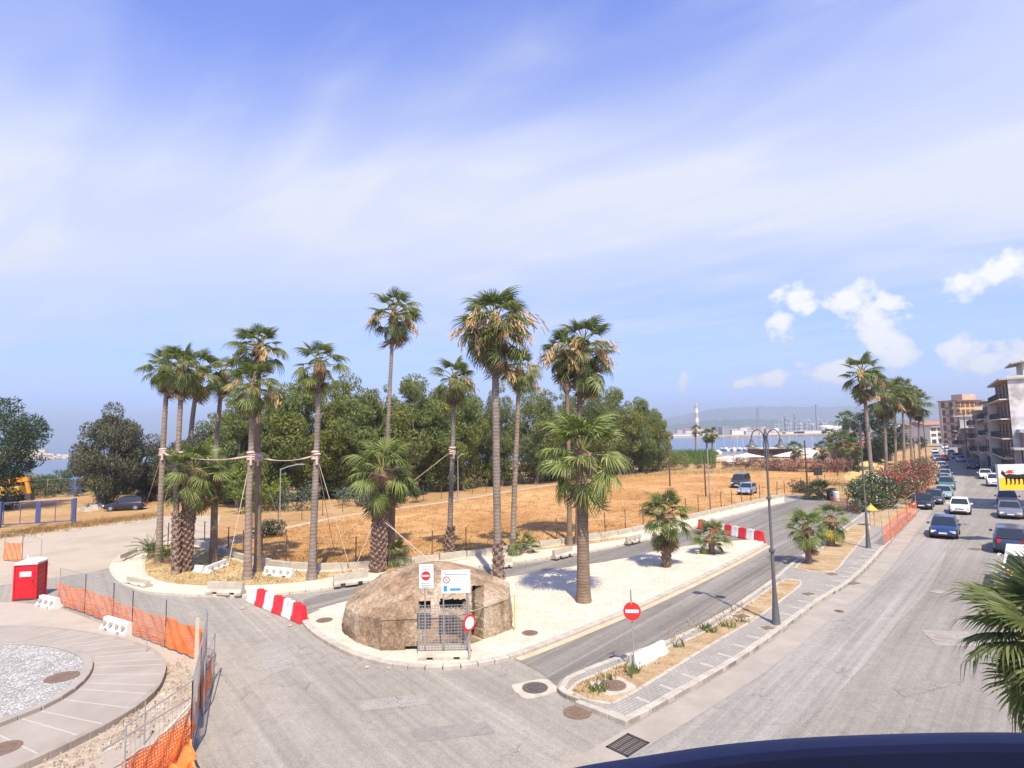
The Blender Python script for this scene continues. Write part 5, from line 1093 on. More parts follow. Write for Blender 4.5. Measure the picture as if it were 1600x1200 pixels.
# corner panels running towards the viewer, seen nearly edge on
c0 = G(322, 1040, zz); c1 = G(312, 1110, zz); c2 = G(298, 1185, zz); c3 = Vector((c2.x - .15, c2.y - 2.4, zz))
panel('edge-on fence panel turning from the corner post towards the street', c0, c1, 1.95, .1, 1.3, .05, 21, True); panel('edge-on fence panel nearest the lower border', c1, c2, 1.95, .1, 1.2, .1, 22, True); panel('fence panel running out of the lower border', c2, c3, 1.95, .1, 1.2, .1, 23, True)
panel('loose steel frame with torn net leaning outside the corner of the fence', G(334, 1062, .01), G(318, 1118, .01), 1.55, .15, 1.0, .3, 24, False)
pl = thing('plank', 'long pale timber plank propped along the edge-on fence panel', 'plank'); mb = MB(); a = G(303, 1150, .1); mb.bar((a.x, a.y, 1.0), c0 + Vector((-.25, -.2, 1.75)), .12, .04); mb.build('plank', plain('timber_pale', (0.36, 0.29, 0.2), .8), pl)
pl = thing('prop_pole', 'pale pole sloping down to the fallen orange net from the fence corner', 'pole'); mb = MB(); mb.tube([G(298, 1100, .9), G(238, 1165, .35), G(205, 1200, .1)], .035, 6); mb.build('pole', plain('timber_grey', (0.5, 0.44, 0.36), .8), pl)
pl = thing('handrail', 'thin grey tube rail over the rubble behind the fallen orange net', 'rail'); mb = MB(); p, q = G(160, 1172, .75), G(298, 1090, .95); mb.tube([p, q], .025, 6); mb.build('rail', m_galv, pl); mb = MB(); g_ = G(225, 1163, .03); mb.tube([g_, (g_.x, g_.y, 1.15)], .018, 6); mb.build('stake', m_galv, pl)
pl = thing('steel_stake', 'thin steel stake standing behind the brightest orange panel', 'stake', G(229, 1019, .2)); mb = MB(); mb.tube([(0, 0, 0), (0, 0, .6)], .015, 6); mb.build('stake', m_galv, pl)
fn = thing('fallen_net', 'slack orange plastic net hanging crumpled in the lower left corner', 'orange net'); rng = random.Random(6); A = [G(300, 1125, .7), G(262, 1150, .55), G(230, 1175, .45), G(200, 1205, .35)]; Bv = [G(306, 1200, .5), G(285, 1225, .3), G(262, 1250, .2), G(235, 1280, .12)]
mb = MB(); nu, nv = 46, 40; gp = []
AA, BB = smooth(A, 16), smooth(Bv, 16)
for i in range(len(AA)):
    row = []
    for k in range(nv): v = k / (nv - 1); p = AA[i].lerp(BB[i], v); p.z += .09 * math.sin(i * .55 + v * 9) * math.sin(math.pi * v) - .18 * math.sin(math.pi * v) + .03 * math.sin(v * 31 + i * .2); p.x += .06 * math.sin(v * 13 + i * .3); row.append(p)
    gp.append(row)
for i in range(len(AA)):
    for k in range(nv - 1): p, q = gp[i][k], gp[i][k + 1]; s_ = Vector((.022, .008, 0)); mb.quad(p - s_, p + s_, q + s_, q - s_)
for k in range(nv):
    for i in range(len(AA) - 1): p, q = gp[i][k], gp[i + 1][k]; s_ = Vector((.003, .024, .006)); mb.quad(p - s_, q - s_, q + s_, p + s_)
mb.build('orange_net', m_orange, fn)
# net fence along the street
kf = [G(1380, 852, .14), G(1392, 842, .14), G(1404, 830, .14), G(1418, 816, .14), G(1432, 803, .14)]
for i in range(4): panel(['orange net panel of the street fence, nearest the viewer', 'orange net panel, second of the street fence', 'orange net panel, third of the street fence', 'orange net panel of the street fence, closest to the parked black car'][i], kf[i], kf[i + 1], 2.0, .05, 1.35, .12, 30 + i, False, 'street fence panels', cell=.12)
panel('faded orange net panel across the end of the service road', G(1299, 793, .02), G(1325, 797, .02), 1.5, .05, 1.2, .1, 36, False, 'far orange nets', cell=.12)
panel('small orange net panel in front of the white oleander', G(1325, 797, .02), G(1345, 803, .02), 1.4, .05, .9, .1, 37, False, 'far orange nets', cell=.12)

# ------------------------------------------------------------------ fence posts and wires round the field
fence = thing('wire_fence', 'fence of thin rusty posts and wires along the near edge of the dry field', 'fence'); fl = resample(smooth(GS([(262, 858), (300, 850), (360, 869), (430, 885), (520, 890.5), (640, 880.5), (780, 863.5), (960, 837.5), (1100, 805.5), (1225, 776), (1290, 764)]), 5), 2.45); me = MB(); me.bar((0, 0, 0), (0, 0, 2.0), .06, .05); mp_ = me.mesh('post', m_rust)
for p in fl: o = obj('post', mp_, fence, (p.x, p.y, 0)); o.rotation_euler = (rw.gauss(0, .025), rw.gauss(0, .025), 0)
mb = MB()
for z in (.6, 1.1, 1.6, 1.95):
    for i in range(len(fl) - 1): mb.bar(fl[i] + Vector((0, 0, z)), fl[i + 1] + Vector((0, 0, z)), .008)
mb.build('wire', m_rust, fence)
fence2 = thing('wire_fence', 'second wire fence along the concrete path before the wood', 'fence'); fl = resample(smooth(GS([(395, 826), (470, 812), (560, 796), (700, 778), (800, 764)]), 4), 3.0)
for p in fl: obj('post', mp_, fence2, (p.x, p.y, 0))
mb = MB()
for z in (.6, 1.2, 1.8):
    for i in range(len(fl) - 1): mb.bar(fl[i] + Vector((0, 0, z)), fl[i + 1] + Vector((0, 0, z)), .01)
mb.build('wire', m_rust, fence2)

# ------------------------------------------------------------------ lamp posts, poles
m_lamp = plain('lamp_post_paint', (0.115, 0.115, 0.11), 0.5, 0.3, .12)
m_lens = plain('lamp_glass', (0.6, 0.6, 0.55), .25)
def double_lamp(label, b, ztop, rz, wide=.54):
    root = thing('street_lamp', label, 'street lamp', b, rz, 'double street lamps'); h = ztop
    mb = MB(); mb.tube([(0, 0, 0), (0, 0, .05), (0, 0, .9), (0, 0, 1.5), (0, 0, 3.0), (0, 0, 3.02), (0, 0, 5.2), (0, 0, h - .2)], [.19, .17, .11, .08, .066, .056, .05, .04], 12); mb.build('pole', m_lamp, root, smooth_=40)
    mb = MB(); mb.lathe([(.12, 0), (.13, .06), (.12, .12)], (0, 0, 2.95), 12); mb.lathe([(.10, 0), (.11, .05), (.1, .1)], (0, 0, 5.15), 12); mb.lathe([(.075, 0), (.09, .05), (.03, .35)], (0, 0, h - .25), 10); mb.build('collar', m_lamp, root)
    for s in (-1, 1):
        pts = [Vector((s * .05, 0, h - 1.2)), Vector((s * .1, 0, h - .6))]
        for k in range(9): a = math.pi * (1 - k / 8); pts.append(Vector((s * (wide / 2 + .06 + wide / 2 * math.cos(a) * 1.0), 0, h - .35 + .42 * math.sin(a))))
        mb = MB(); mb.tube(pts, .026, 8); arm = mb.build('arm', m_lamp, root, smooth_=50); e = pts[-1]
        mb = MB(); mb.lathe([(.06, 0), (.075, -.08), (.085, -.16), (.10, -.18), (.16, -.23), (.25, -.30), (.26, -.34), (.02, -.341)], tuple(e), 14); mb.build('lamp_shade', m_lamp, arm, smooth_=40)
        mb = MB(); mb.lathe([(.17, -.345), (.12, -.39), (.03, -.42)], tuple(e), 12); mb.build('lamp_glass', m_lens, arm)
    mb = MB(); mb.box((0, -.12, .75), (.09, .03, .3)); mb.build('hatch', m_dark, root)
b = G(1213, 975, .13); perp = math.atan2(.66, -.75)
double_lamp('double armed street lamp on the near pavement, its shadow lying across the service road', b, VP(b, 1201, 678).z, perp)
b = G(1357, 856, .13); double_lamp('second double armed street lamp beside the orange street fence', b, VP(b, 1346, 662).z - .0, perp)
b = G(1434, 775, .13); double_lamp('third street lamp by the parked black cars', b, VP(b, 1428, 690).z + .3, perp)
b = G(1468, 722, .1)
def pole(label, px, ytop, r=.1, kind='wood', arm=None, name='utility_pole', z=0):
    b = G(*px, z); h = VP(b, px[0], ytop).z; root = thing(name, label, 'pole', b, 0, None); mb = MB(); mb.tube([(0, 0, 0), (0, 0, h)], [r, r * .7], 8); mb.build('pole', {'wood': m_rust, 'grey': m_galv, 'dark': m_lamp}[kind], root)
    if arm:
        mb = MB(); mb.tube([(0, 0, h - .1), Vector((arm * .5, 0, h + .2)), Vector((arm, 0, h + .35))], .05, 6); ao = mb.build('arm', m_galv, root); mb = MB(); mb.box((arm * 1.1, 0, h + .36), (abs(arm) * .35 + .3, .22, .1)); mb.build('lamp_head', m_galv, ao)
pole('brown wooden pole at the wood side end of the field', (1047, 760), 700, .12)
pole('left pole of the close pair standing in the field', (1103, 776), 712, .11); pole('grey right pole of the close pair in the field', (1110, 800), 700, .07, 'grey')
pole('brown wooden pole at the far end of the field before the pink hedge', (1262, 766), 688, .13); pole('thin pole before the pink hedge behind the small notice', (1309, 744), 700, .1)
pole('slim grey lamp pole behind the pink hedge left of the near double lamp', (1147, 738), 688, .08, 'grey')
pole('grey lamp with a slanting arm before the wood by the pale roped trunk', (437, 822), 732, .06, 'grey', 1.7, 'path_lamp'); pole('thin greenish lamp pole before the wood right of the black trunked palm', (716, 783), 714, .06, 'grey', .6, 'path_lamp')
pole('slim street lamp pole rising beside the last street palm', (1477, 712), 640, .12, 'grey', -1.2, 'path_lamp')
pole('pale street lamp pole standing before the apartment block', (1552, 745), 660, .1, 'grey', -1.5, 'path_lamp'); pole('dark pole on the far pavement beside the dark van', (1513, 728), 640, .1, 'dark')
pole('slim pole just left of the nearest parked black car', (1451, 760), 650, .08, 'dark')

# ------------------------------------------------------------------ manholes and drains
def manhole(label, px, r, z, base=None, sq=False, mat=None):
    b = G(*px, z); root = thing('manhole_cover', label, 'manhole cover', b, .4)
    mb = MB()
    if sq: mb.box((0, 0, .008), (r * 2, r * 1.5, .016))
    else: mb.lathe([(r, 0), (r, .014), (r * .9, .016), (r * .88, .011), (.02, .012)], (0, 0, 0), 28)
    mb.build('cover', mat or m_manh, root)
    mb = MB()
    if not sq:
        for i in range(-3, 4):
            for k in range(-3, 4):
                if (i * i + k * k) * .0576 * r * r < (r * .75) ** 2 * .9 and i * i + k * k < 9.5: mb.box((i * r * .24, k * r * .24, .016), (r * .13, r * .13, .012), .4 * ((i + k) % 2))
        stuff(mb.build('tread', mat or m_manh, root))
    if base:
        rr_ = random.Random(3); mb = MB(); n = 22; w, d = base; pts = []
        for i in range(n): a = 2 * math.pi * i / n; k = 1 / max(abs(math.cos(a)), abs(math.sin(a))) ** .75; pts.append(((w * k * math.cos(a)) * rr_.uniform(.92, 1.06), (d * k * math.sin(a)) * rr_.uniform(.92, 1.06), -.004))
        o = sheet('surround', pts, -.003, m_conc, root, th=.02); root.location.z += .006
manhole('dark round manhole cover in a pale concrete patch on the asphalt before the planting bed', (836, 1075), .42, .02, (.68, .6), mat=nmat('cover_dark', [(0.3, (0.07, 0.06, 0.055)), (0.7, (0.12, 0.10, 0.09))], 8, .8, .3, 60, objc=True))
manhole('brown round manhole cover in pale concrete at the near end of the planting bed', (958, 1071), .42, .15, (.62, .6)); manhole('faint brown round manhole in the road below the planting bed tip', (902, 1113), .42, .012)
manhole('brown round manhole in the left corner of the pale median', (507, 969), .36, .133); manhole('brown round manhole in the median paving right of the bunker', (828, 989), .33, .133)
manhole('brown round manhole set in the grey gravel bed', (97, 1058), .5, .302); manhole('brown round manhole on the works slab at the left border', (14, 998), .6, .025); manhole('dark round manhole on the fan paving at the lower left border', (4, 1170), .42, .222)
manhole('small grey cover in the pavement beside the near lamp', (1199, 981), .22, .134, sq=True); manhole('small dark cover on the pavement beyond the near lamp', (1263, 928), .25, .134, sq=True); manhole('small brown cover on the pavement by the second planting bed', (1300, 897), .25, .134, sq=True)
manhole('rusty square cover in a concrete frame in the planting bed', (1158, 963), .3, .15, (.5, .36), sq=True); manhole('brown gully cover in the gutter beyond the near lamp', (1333, 911), .3, .03, sq=True); manhole('dark square cover in the street left of the palm fronds', (1467, 925), .36, .02, sq=True, mat=m_curbd)
manhole('round grey cover in a pale mended patch in the middle of the street', (1471, 997), .45, .026, mat=m_curbd); manhole('small dark cover in the old lane', (1311, 955), .2, .026); manhole('dark cover on the street ahead of the blue car', (1508, 819), .35, .02, sq=True); manhole('dark cover on the street behind the blue car', (1524, 858), .4, .02, sq=True)
manhole('round sunken cover of concrete at the lower edge of the road', (905, 1196), .45, .012, mat=m_fan); manhole('faint cover on the bunker side of the lane', (1130, 1010), .2, .02, sq=True)
gr = thing('drain_grate', 'black cast iron drain grate at the end of the gutter near the lower border', 'drain grate', G(981, 1165, .012), .75)
mb = MB(); 
for s in (-1, 1): mb.box((s * .46, 0, .015), (.06, .68, .03)); mb.box((0, s * .32, .016), (.98, .06, .028))
mb.build('frame', m_dark, gr); mb = MB(); mb.box((0, 0, .004), (.9, .62, .004)); mb.build('pit_shade', m_black, gr); gm = MB(); gm.box((0, 0, .016), (.045, .6, .02)); gmm = gm.mesh('grate_bar', m_dark)  # flat black sheet stands in for the shade down the drain
for i in range(11): obj('grate_bar', gmm, gr, (-.4 + i * .08, 0, 0))
for y in (-.1, .1): mb = MB(); mb.box((0, y, .018), (.88, .04, .02)); mb.build('grate_bar', m_dark, gr)

# ------------------------------------------------------------------ ropes round the palms
m_strap = nmat('pale_strap', [(0.3, (0.46, 0.31, 0.25)), (0.7, (0.6, 0.47, 0.4))], 6, .85, objc=True); m_rope = plain('guy_rope', (0.55, 0.43, 0.33), .85)
def trunk_at(k, y):
    root, P, b = PT[k]; best = None
    for p in P:
        q = b + p - Vector((0, 0, CAM_H)); w = q.dot(_f); yy = 600 - FPX * q.dot(_up) / w
        if best is None or abs(yy - y) < best[0]: best = (abs(yy - y), b + p)
    return VP(best[1], best[1].x, y) if False else Vector((best[1].x, best[1].y, VP(best[1], 0, y).z if False else best[1].z))
BD = {}
for k, y, lab in ((1, 706, 'on the leftmost tall palm'), (2, 712, 'on the second trunk of the left clump'), (5, 712, 'on the pale trunk of the close pair'), (6, 714, 'on the dark trunk of the close pair'), (7, 711, 'on the lone palm at the right end of the rope'), (9, 704, 'on the palm with the black lower trunk')):
    p = trunk_at(k, y); z = None; lo, hi = 0.0, 14.0
    for _ in range(40):
        mid = (lo + hi) / 2; q = Vector((p.x, p.y, mid)) - Vector((0, 0, CAM_H)); yy = 600 - FPX * q.dot(_up) / q.dot(_f)
        lo, hi = (mid, hi) if yy > y else (lo, mid)
    root, P, b = PT[k]; c = min(P, key=lambda v: abs((b + v).z - lo)); p = Vector((b.x + c.x, b.y + c.y, lo)); BD[k] = p
    t_ = thing('strap_wrap', 'pale pink padding strapped ' + lab, 'strap', p, 0, 'straps wrapped on palm trunks'); mb = MB()
    for i in range(4): mb.lathe([(.16, 0), (.22, .02), (.25, .07), (.22, .12), (.16, .15)], (rw.gauss(0, .025), rw.gauss(0, .025), -.28 + i * .13), 12)
    mb.build('wrap', m_strap, t_); mb = MB(); mb.box((.1, -.24, -.3), (.12, .1, .5), .4); mb.build('knot', m_strap, t_)
def rope(label, a, b, sag=.15, r=.02, mat=None, name='rope', n=10, thick=None):
    t_ = thing(name, label, 'rope'); pts = []
    for i in range(n + 1): u = i / n; p = Vector(a).lerp(Vector(b), u); p.z -= sag * 4 * u * (1 - u); pts.append(p)
    mb = MB(); mb.tube(pts, [(.055 if thick and (u < .22 or u > .78) else r) for u in [i / n for i in range(n + 1)]], 6); mb.build('rope', mat or m_rope, t_)
rope('thick pinkish rope between the leftmost palm and the second trunk of the left clump', BD[1], BD[2], .15, .07, m_strap)
rope('pale rope stretched from the left clump to the close pair of palms', BD[2], BD[5], .25, .022, m_strap, thick=True); rope('pale rope between the two trunks of the close pair', BD[5], BD[6], .05, .05, m_strap)
rope('long pale rope sagging from the close pair to the lone palm', BD[6], BD[7], .28, .022, m_strap, thick=True)
def guy(label, k, px, z=.15): g = G(*px, z); rope(label, BD[k], g, .0, .021, m_rope, 'guy_rope', 2)
guy('guy rope going left from the leftmost palm down to the verge', 1, (230, 783), 0.0); guy('guy rope running from the leftmost palm band down to the island edge', 2, (233, 865)); guy('guy rope from the pale trunk down to the concrete block below it', 5, (351, 910)); guy('guy rope from the dark trunk down to the field side', 6, (455, 870)); guy('guy rope from the lone palm down to the long block left of the bunker', 7, (549, 895)); guy('second guy rope from the lone palm going back into the field', 7, (524, 872))
guy('guy rope from the black trunked palm down into the field on its left', 9, (505, 862), 0.05)
a = PT[16][2] + Vector((-.1, -.4, 3.0)); rope('guy rope from the stout short palm down to the block left of the bunker', a, G(551, 895, .2), 0, .021, m_rope, 'guy_rope', 2); a = PT[16][2] + Vector((.5, -.3, 3.0)); g = G(674, 878, 1.0); rope('guy rope from the stout short palm down behind the bunker roof', a, g, 0, .021, m_rope, 'guy_rope', 2); rope('second thin guy rope from the stout short palm towards the bunker', a + Vector((.05, .1, .1)), G(664, 880, .3), 0, .014, m_rope, 'guy_rope', 2)
# loose stones on the asphalt
for i, (x, y, s) in enumerate([(379, 952, .09), (453, 979, .09), (573, 1044, .08), (1375, 955, .05), (607, 1045, .06), (420, 965, .05)]):
    t_ = thing('loose_stone', ['pale stone on the asphalt below the first white barrier', 'pale stone on the asphalt in front of the red barrier end', 'pale stone on the asphalt just outside the median kerb', 'tiny stone on the street by the gutter', 'small stone beside the median kerb nearer the bunker', 'small stone before the middle of the barrier row'][i], 'stone', G(x, y, .006)); bm = bmesh.new(); bmesh.ops.create_icosphere(bm, subdivisions=1, radius=s); 
    for v in bm.verts: v.co.z = v.co.z * .6 + s * .5; v.co.x *= rw.uniform(.8, 1.3)
    me = bpy.data.meshes.new('stone'); bm.to_mesh(me); bm.free(); me.materials.append(m_conc); obj('stone', me, t_)
# ------------------------------------------------------------------ cars
m_glass = plain('car_glass', (0.02, 0.026, 0.03), 0.08, 0, .05, spec=.6)
m_tyre = plain('tyre_rubber', (0.025, 0.024, 0.023), .85); m_rim = plain('wheel_rim', (0.4, 0.4, 0.41), .35, .7); m_head = plain('headlamp', (0.62, 0.64, 0.66), .15); m_tail = plain('tail_lamp', (0.4, 0.02, 0.02), .25); m_plate = plain('number_plate', (0.7, 0.7, 0.7), .4); m_trim = plain('car_trim', (0.03, 0.03, 0.032), .55)
def paint(name, c, metal=0.0, rough=.28):
    t = MT(name, rough, metal, .5); t.col(c); t.b.inputs['Coat Weight'].default_value = .5; t.b.inputs['Coat Roughness'].default_value = .06; return t.mat
PAINT = dict(white=paint('paint_white', (.72, .72, .7)), black=paint('paint_black', (.012, .013, .016)), blue=paint('paint_blue', (.009, .03, .105)), grey=paint('paint_grey', (.2, .205, .215), .4), silver=paint('paint_silver', (.46, .47, .48), .5), dblue=paint('paint_dark_blue', (.03, .045, .085)), green=paint('paint_dark_green', (.05, .13, .12)), teal=paint('paint_pale_teal', (.28, .4, .38), .3), red=paint('paint_red', (.42, .03, .02)), sky=paint('paint_pale_blue', (.3, .38, .48), .4), dgrey=paint('paint_anthracite', (.055, .058, .064), .3))
SHAPES = dict(hatch=dict(L=3.95, W=1.70, H=1.46, belt=.90, hood=.84, nose=.66, base=(.14, 2.86), roof=(.55, 2.18), tail=.88), sedan=dict(L=4.45, W=1.76, H=1.43, belt=.90, hood=.84, nose=.66, base=(.65, 3.15), roof=(1.25, 2.45), tail=.92), suv=dict(L=4.35, W=1.80, H=1.68, belt=1.05, hood=1.02, nose=.82, base=(.1, 3.15), roof=(.4, 2.55), tail=1.0), van=dict(L=4.9, W=1.9, H=1.95, belt=1.15, hood=1.1, nose=.86, base=(.05, 4.15), roof=(.2, 3.35), tail=1.1), old=dict(L=3.9, W=1.62, H=1.42, belt=.88, hood=.85, nose=.74, base=(.2, 2.75), roof=(.5, 2.25), tail=.87))
def car_meshes(kind):
    s = SHAPES[kind]; L_, W_, H_ = s['L'], s['W'], s['H']; b = s['belt']; x0, x1 = s['base']; r0, r1 = s['roof']; hw = W_ / 2; MS = {}
    st = [(0.0, .80, .42, s['tail'] - .22), (.06, .9, .30, s['tail'] - .06), (.2, .97, .24, s['tail']), (x0 + .25, 1, .2, b), (L_ * .5, 1, .19, b), (x1 - .1, 1, .2, b), (x1 + .25, .98, .22, s['hood'] - .0), (L_ - .45, .95, .23, s['nose'] + .08), (L_ - .14, .86, .25, s['nose'] - .02), (L_ - .02, .74, .32, s['nose'] - .14), (L_, .68, .38, s['nose'] - .22)]
    mb = MB(); rings = []
    for x, wf, zb, zt in st:
        w = hw * wf; h = zt - zb
        half = [(0, zb), (w * .88, zb), (w * .985, zb + h * .16), (w, zb + h * .42), (w * .99, zb + h * .62), (w * .955, zb + h * .86), (w * .88, zt - .012), (w * .5, zt + .012), (0, zt + .02)]
        ring = half + [(-y, z) for y, z in reversed(half[1:-1])]; rings.append(len(mb.v)); mb.v += [(x - L_ / 2, y, z) for y, z in ring]; n = len(ring)
    for i in range(len(st) - 1):
        for j in range(n): mb.face([rings[i] + j, rings[i] + (j + 1) % n, rings[i + 1] + (j + 1) % n, rings[i + 1] + j])
    mb.face([rings[0] + j for j in range(n)]); mb.face([rings[-1] + j for j in reversed(range(n))])
    def gh(x, z): return None
    wb, wt = hw * .93, hw * .74
    def P(x, side, u):                                    # point of the greenhouse: u 0 belt 1 roof
        return Vector((x - L_ / 2, side * (wb + (wt - wb) * u), b - .02 + (H_ - .05 - b + .02) * u))
    bl = [(x0, r0), (x1, r1)]
    A = [P(x0, 1, 0), P(x1, 1, 0), P(x1, -1, 0), P(x0, -1, 0)]; T = [P(r0, 1, 1), P(r1, 1, 1), P(r1, -1, 1), P(r0, -1, 1)]; xm = (r0 + r1) / 2
    rc = [Vector((r0 + .05 - L_ / 2, 0, H_ - .015)), Vector((xm - L_ / 2, 0, H_)), Vector((r1 - .06 - L_ / 2, 0, H_ - .01))]
    v = A + T + rc + [P(xm, 1, 1.02), P(xm, -1, 1.02)]
    mb.add(v, [(0, 1, 5, 11, 4), (2, 3, 7, 12, 6), (1, 2, 6, 10, 5), (3, 0, 4, 8, 7), (4, 11, 9, 8), (11, 5, 10, 9), (7, 8, 9, 12), (12, 9, 10, 6)])
    MS['body'] = (mb, 'P', 30)
    def pane(c, inset=.07, out=.008):
        ctr = sum(c, Vector()) / len(c); nrm = (c[1] - c[0]).cross(c[2] - c[0]).normalized(); 
        if nrm.dot(ctr - Vector((0, 0, b + .1))) < 0: nrm = -nrm
        m_ = MB(); q = [p.lerp(ctr, inset) + nrm * out for p in c]; q2 = [p - nrm * .02 for p in q]; k = len(q); m_.add(q + q2, [tuple(range(k))] + [(i, (i + 1) % k, (i + 1) % k + k, i + k) for i in range(k)]); return m_
    MS['windscreen'] = (pane([A[1], A[2], T[2], T[1]], .09, .012), m_glass, 0); MS['rear_window'] = (pane([A[3], A[0], T[0], T[3]], .14, .012), m_glass, 0)
    sides = []
    for sd in (1, -1):
        cuts = [0.0, .52, 1.0]
        for i in range(2):
            u0, u1 = cuts[i], cuts[i + 1]; c = [P(x0 + (x1 - x0) * u0, sd, .12), P(x0 + (x1 - x0) * u1, sd, .12), P(r0 + (r1 - r0) * u1, sd, .92), P(r0 + (r1 - r0) * u0, sd, .92)]; sides.append((pane(c, .1, .01), m_glass, 0))
    MS['side_window'] = sides
    wr = .31 if kind != 'suv' else .35; wx = (L_ * .19 - L_ / 2, L_ * .80 - L_ / 2); wl = []
    for x in wx:
        for sd in (1, -1):
            t_ = MB(); t_.tube([(x, sd * (hw - .19), wr), (x, sd * (hw + .012), wr)], [wr, wr], 18); r_ = MB(); r_.tube([(x, sd * (hw - .1), wr), (x, sd * (hw + .022), wr)], [wr * .62, wr * .58], 12); wl.append((t_, r_))
    MS['wheel'] = wl
    archs = []
    for x in wx:
        for sd in (1, -1): arch = MB(); archs.append((arch, m_trim, 0)); arch.tube([(x, sd * (hw - .25), wr + .04), (x, sd * (hw + .004), wr + .04)], [wr * 1.2, wr * 1.2], 18)
    MS['wheel_arch'] = archs; zl = s['nose'] - .08
    def lamp(sd, x, z, w_, h_, d=.10, rz=0): m_ = MB(); m_.box((x, sd * (hw * .66), z), (d, w_, h_), rz, taper=.2); return m_
    MS['headlight'] = [(lamp(sd, L_ / 2 - .10, zl - .03, .36, .15, .16, -sd * .35), m_head, 0) for sd in (1, -1)]; MS['tail_light'] = [(lamp(sd, -L_ / 2 + .05, s['tail'] - .14, .26, .24, .12, sd * .3), m_tail, 0) for sd in (1, -1)]
    m_ = MB(); m_.box((L_ / 2 - .0, 0, zl - .09), (.05, .62, .09)); m_.box((L_ / 2 + .005, 0, .33), (.05, W_ * .62, .10)); MS['grille'] = (m_, m_trim, 0)
    MS['number_plate'] = []
    for x in (L_ / 2 + .03, -L_ / 2 - .01): m_ = MB(); m_.box((x, 0, .45 if x > 0 else .62), (.02, .5, .11)); MS['number_plate'].append((m_, m_plate, 0))
    MS['mirror'] = []
    for sd in (1, -1): m_ = MB(); m_.box((x1 - .35 - L_ / 2, sd * (hw + .09), b + .07), (.10, .2, .14), 0, taper=.25); MS['mirror'].append((m_, 'P', 0))
    return MS
CM = {}
def car(label, px, kind, colr, away=False, z=.016, rz=None, turn=0.0, detail=True, group='cars along the street', roofc=None, center=False):
    key = (kind, colr, detail); pos = G(*px, z)
    if rz is None:
        i = min(range(1, len(KERB) - 1), key=lambda q: (KERB[q] - pos).length); d = (KERB[i + 1] - KERB[i - 1]); rz = math.atan2(-d.y, -d.x) + (math.pi if away else 0) + turn
    s = SHAPES[kind]; fw = Vector((math.cos(rz), math.sin(rz), 0))
    if not center: pos = pos + (fw if away else -fw) * s['L'] / 2     # the pixel is the near end of the car
    root = thing(name_of[kind], label, 'van' if kind == 'van' else 'car', pos, rz, group)
    if key not in CM:
        MS = car_meshes(kind); D = []
        def mk(n, it): mb, mt, sm = it; return (n, mb.mesh(n, PAINT[colr] if mt == 'P' else mt, sm or False))
        if detail:
            for n in ('body', 'windscreen', 'rear_window', 'grille'): D.append(mk(n, MS[n]) + ((),))
            for n in ('wheel_arch', 'side_window', 'headlight', 'tail_light', 'number_plate', 'mirror'):
                for it in MS[n]: D.append(mk(n, it) + ((),))
            for t_, r_ in MS['wheel']: D.append(('wheel', t_.mesh('wheel', m_tyre, 40), (('rim', r_.mesh('rim', m_rim)),)))
        else:
            al = MB(); mats = [PAINT[colr], m_glass, m_tyre, m_head, m_tail, m_trim, m_plate]
            def put(it, mi): mb = it[0]; al.add(mb.v, mb.f, mi)
            put(MS['body'], 0); put(MS['windscreen'], 1); put(MS['rear_window'], 1); put(MS['grille'], 5)
            for n, mi in (('wheel_arch', 5), ('side_window', 1), ('headlight', 3), ('tail_light', 4), ('number_plate', 6), ('mirror', 0)):
                for it in MS[n]: put(it, mi)
            for t_, r_ in MS['wheel']: put((t_,), 2); put((r_,), 3)
            D.append(('body', al.mesh('car', mats, 30), ()))
        CM[key] = D
    for n, me, sub in CM[key]:
        o = obj(n, me, root)
        for n2, m2 in sub: obj(n2, m2, o)
    return root
name_of = dict(hatch='parked_car', sedan='parked_car', suv='parked_car', van='parked_van', old='parked_car')
car('dark blue car driving towards the viewer down the middle of the street', (1474, 843), 'hatch', 'blue').name = 'moving_car'
car('white old small car driving behind the dark blue car', (1500, 805), 'old', 'white').name = 'moving_car'
car('black parked car at the end of the orange street fence', (1440, 797), 'hatch', 'black'); car('second black parked car, just behind the first one on the oleander side', (1458, 789), 'hatch', 'dgrey')
car('pale teal parked car behind the two black ones', (1474, 781), 'hatch', 'teal'); car('dark green parked car behind the pale teal one', (1479, 767), 'suv', 'green', detail=False); car('pale blue parked car behind the dark green one', (1474, 757), 'hatch', 'sky', detail=False)
LROW = [((1477, 749), 'silver', 'hatch', 'silver parked car in the left row by the salmon oleander'), ((1476, 741), 'grey', 'hatch', 'grey parked car farther in the left row'), ((1472, 734), 'white', 'hatch', 'white parked car beyond the grey one in the left row'), ((1469, 726), 'dgrey', 'hatch', 'dark parked car in the far left row'), ((1465, 720), 'silver', 'hatch', 'far silver parked car in the left row'), ((1462, 714), 'white', 'hatch', 'far white parked car in the left row'), ((1461, 708), 'white', 'hatch', 'farthest white parked car of the left row')]
for p, c, k, lab in LROW: car(lab, p, k, c, detail=False)
car('red car driving away far down the street', (1476, 720), 'hatch', 'red', True, detail=False).name = 'moving_car'
car('dark hatchback parked with its back to the viewer above the palm fronds', (1582, 868), 'suv', 'dblue', True); car('silver grey parked car on the right side behind the dark hatchback', (1580, 812), 'sedan', 'grey'); car('dark grey parked car behind the silver grey one, below the yellow sign', (1576, 792), 'hatch', 'dgrey')
car('white parked van half hidden by the palm fronds at the right border', (1606, 932), 'van', 'white', True)
car('white off-road car parked left of the yellow sign', (1556, 761), 'suv', 'white'); car('white hatchback parked behind the white off-road car', (1541, 749), 'hatch', 'white'); car('dark van with white front corners parked on the right side', (1521, 733), 'van', 'dgrey')
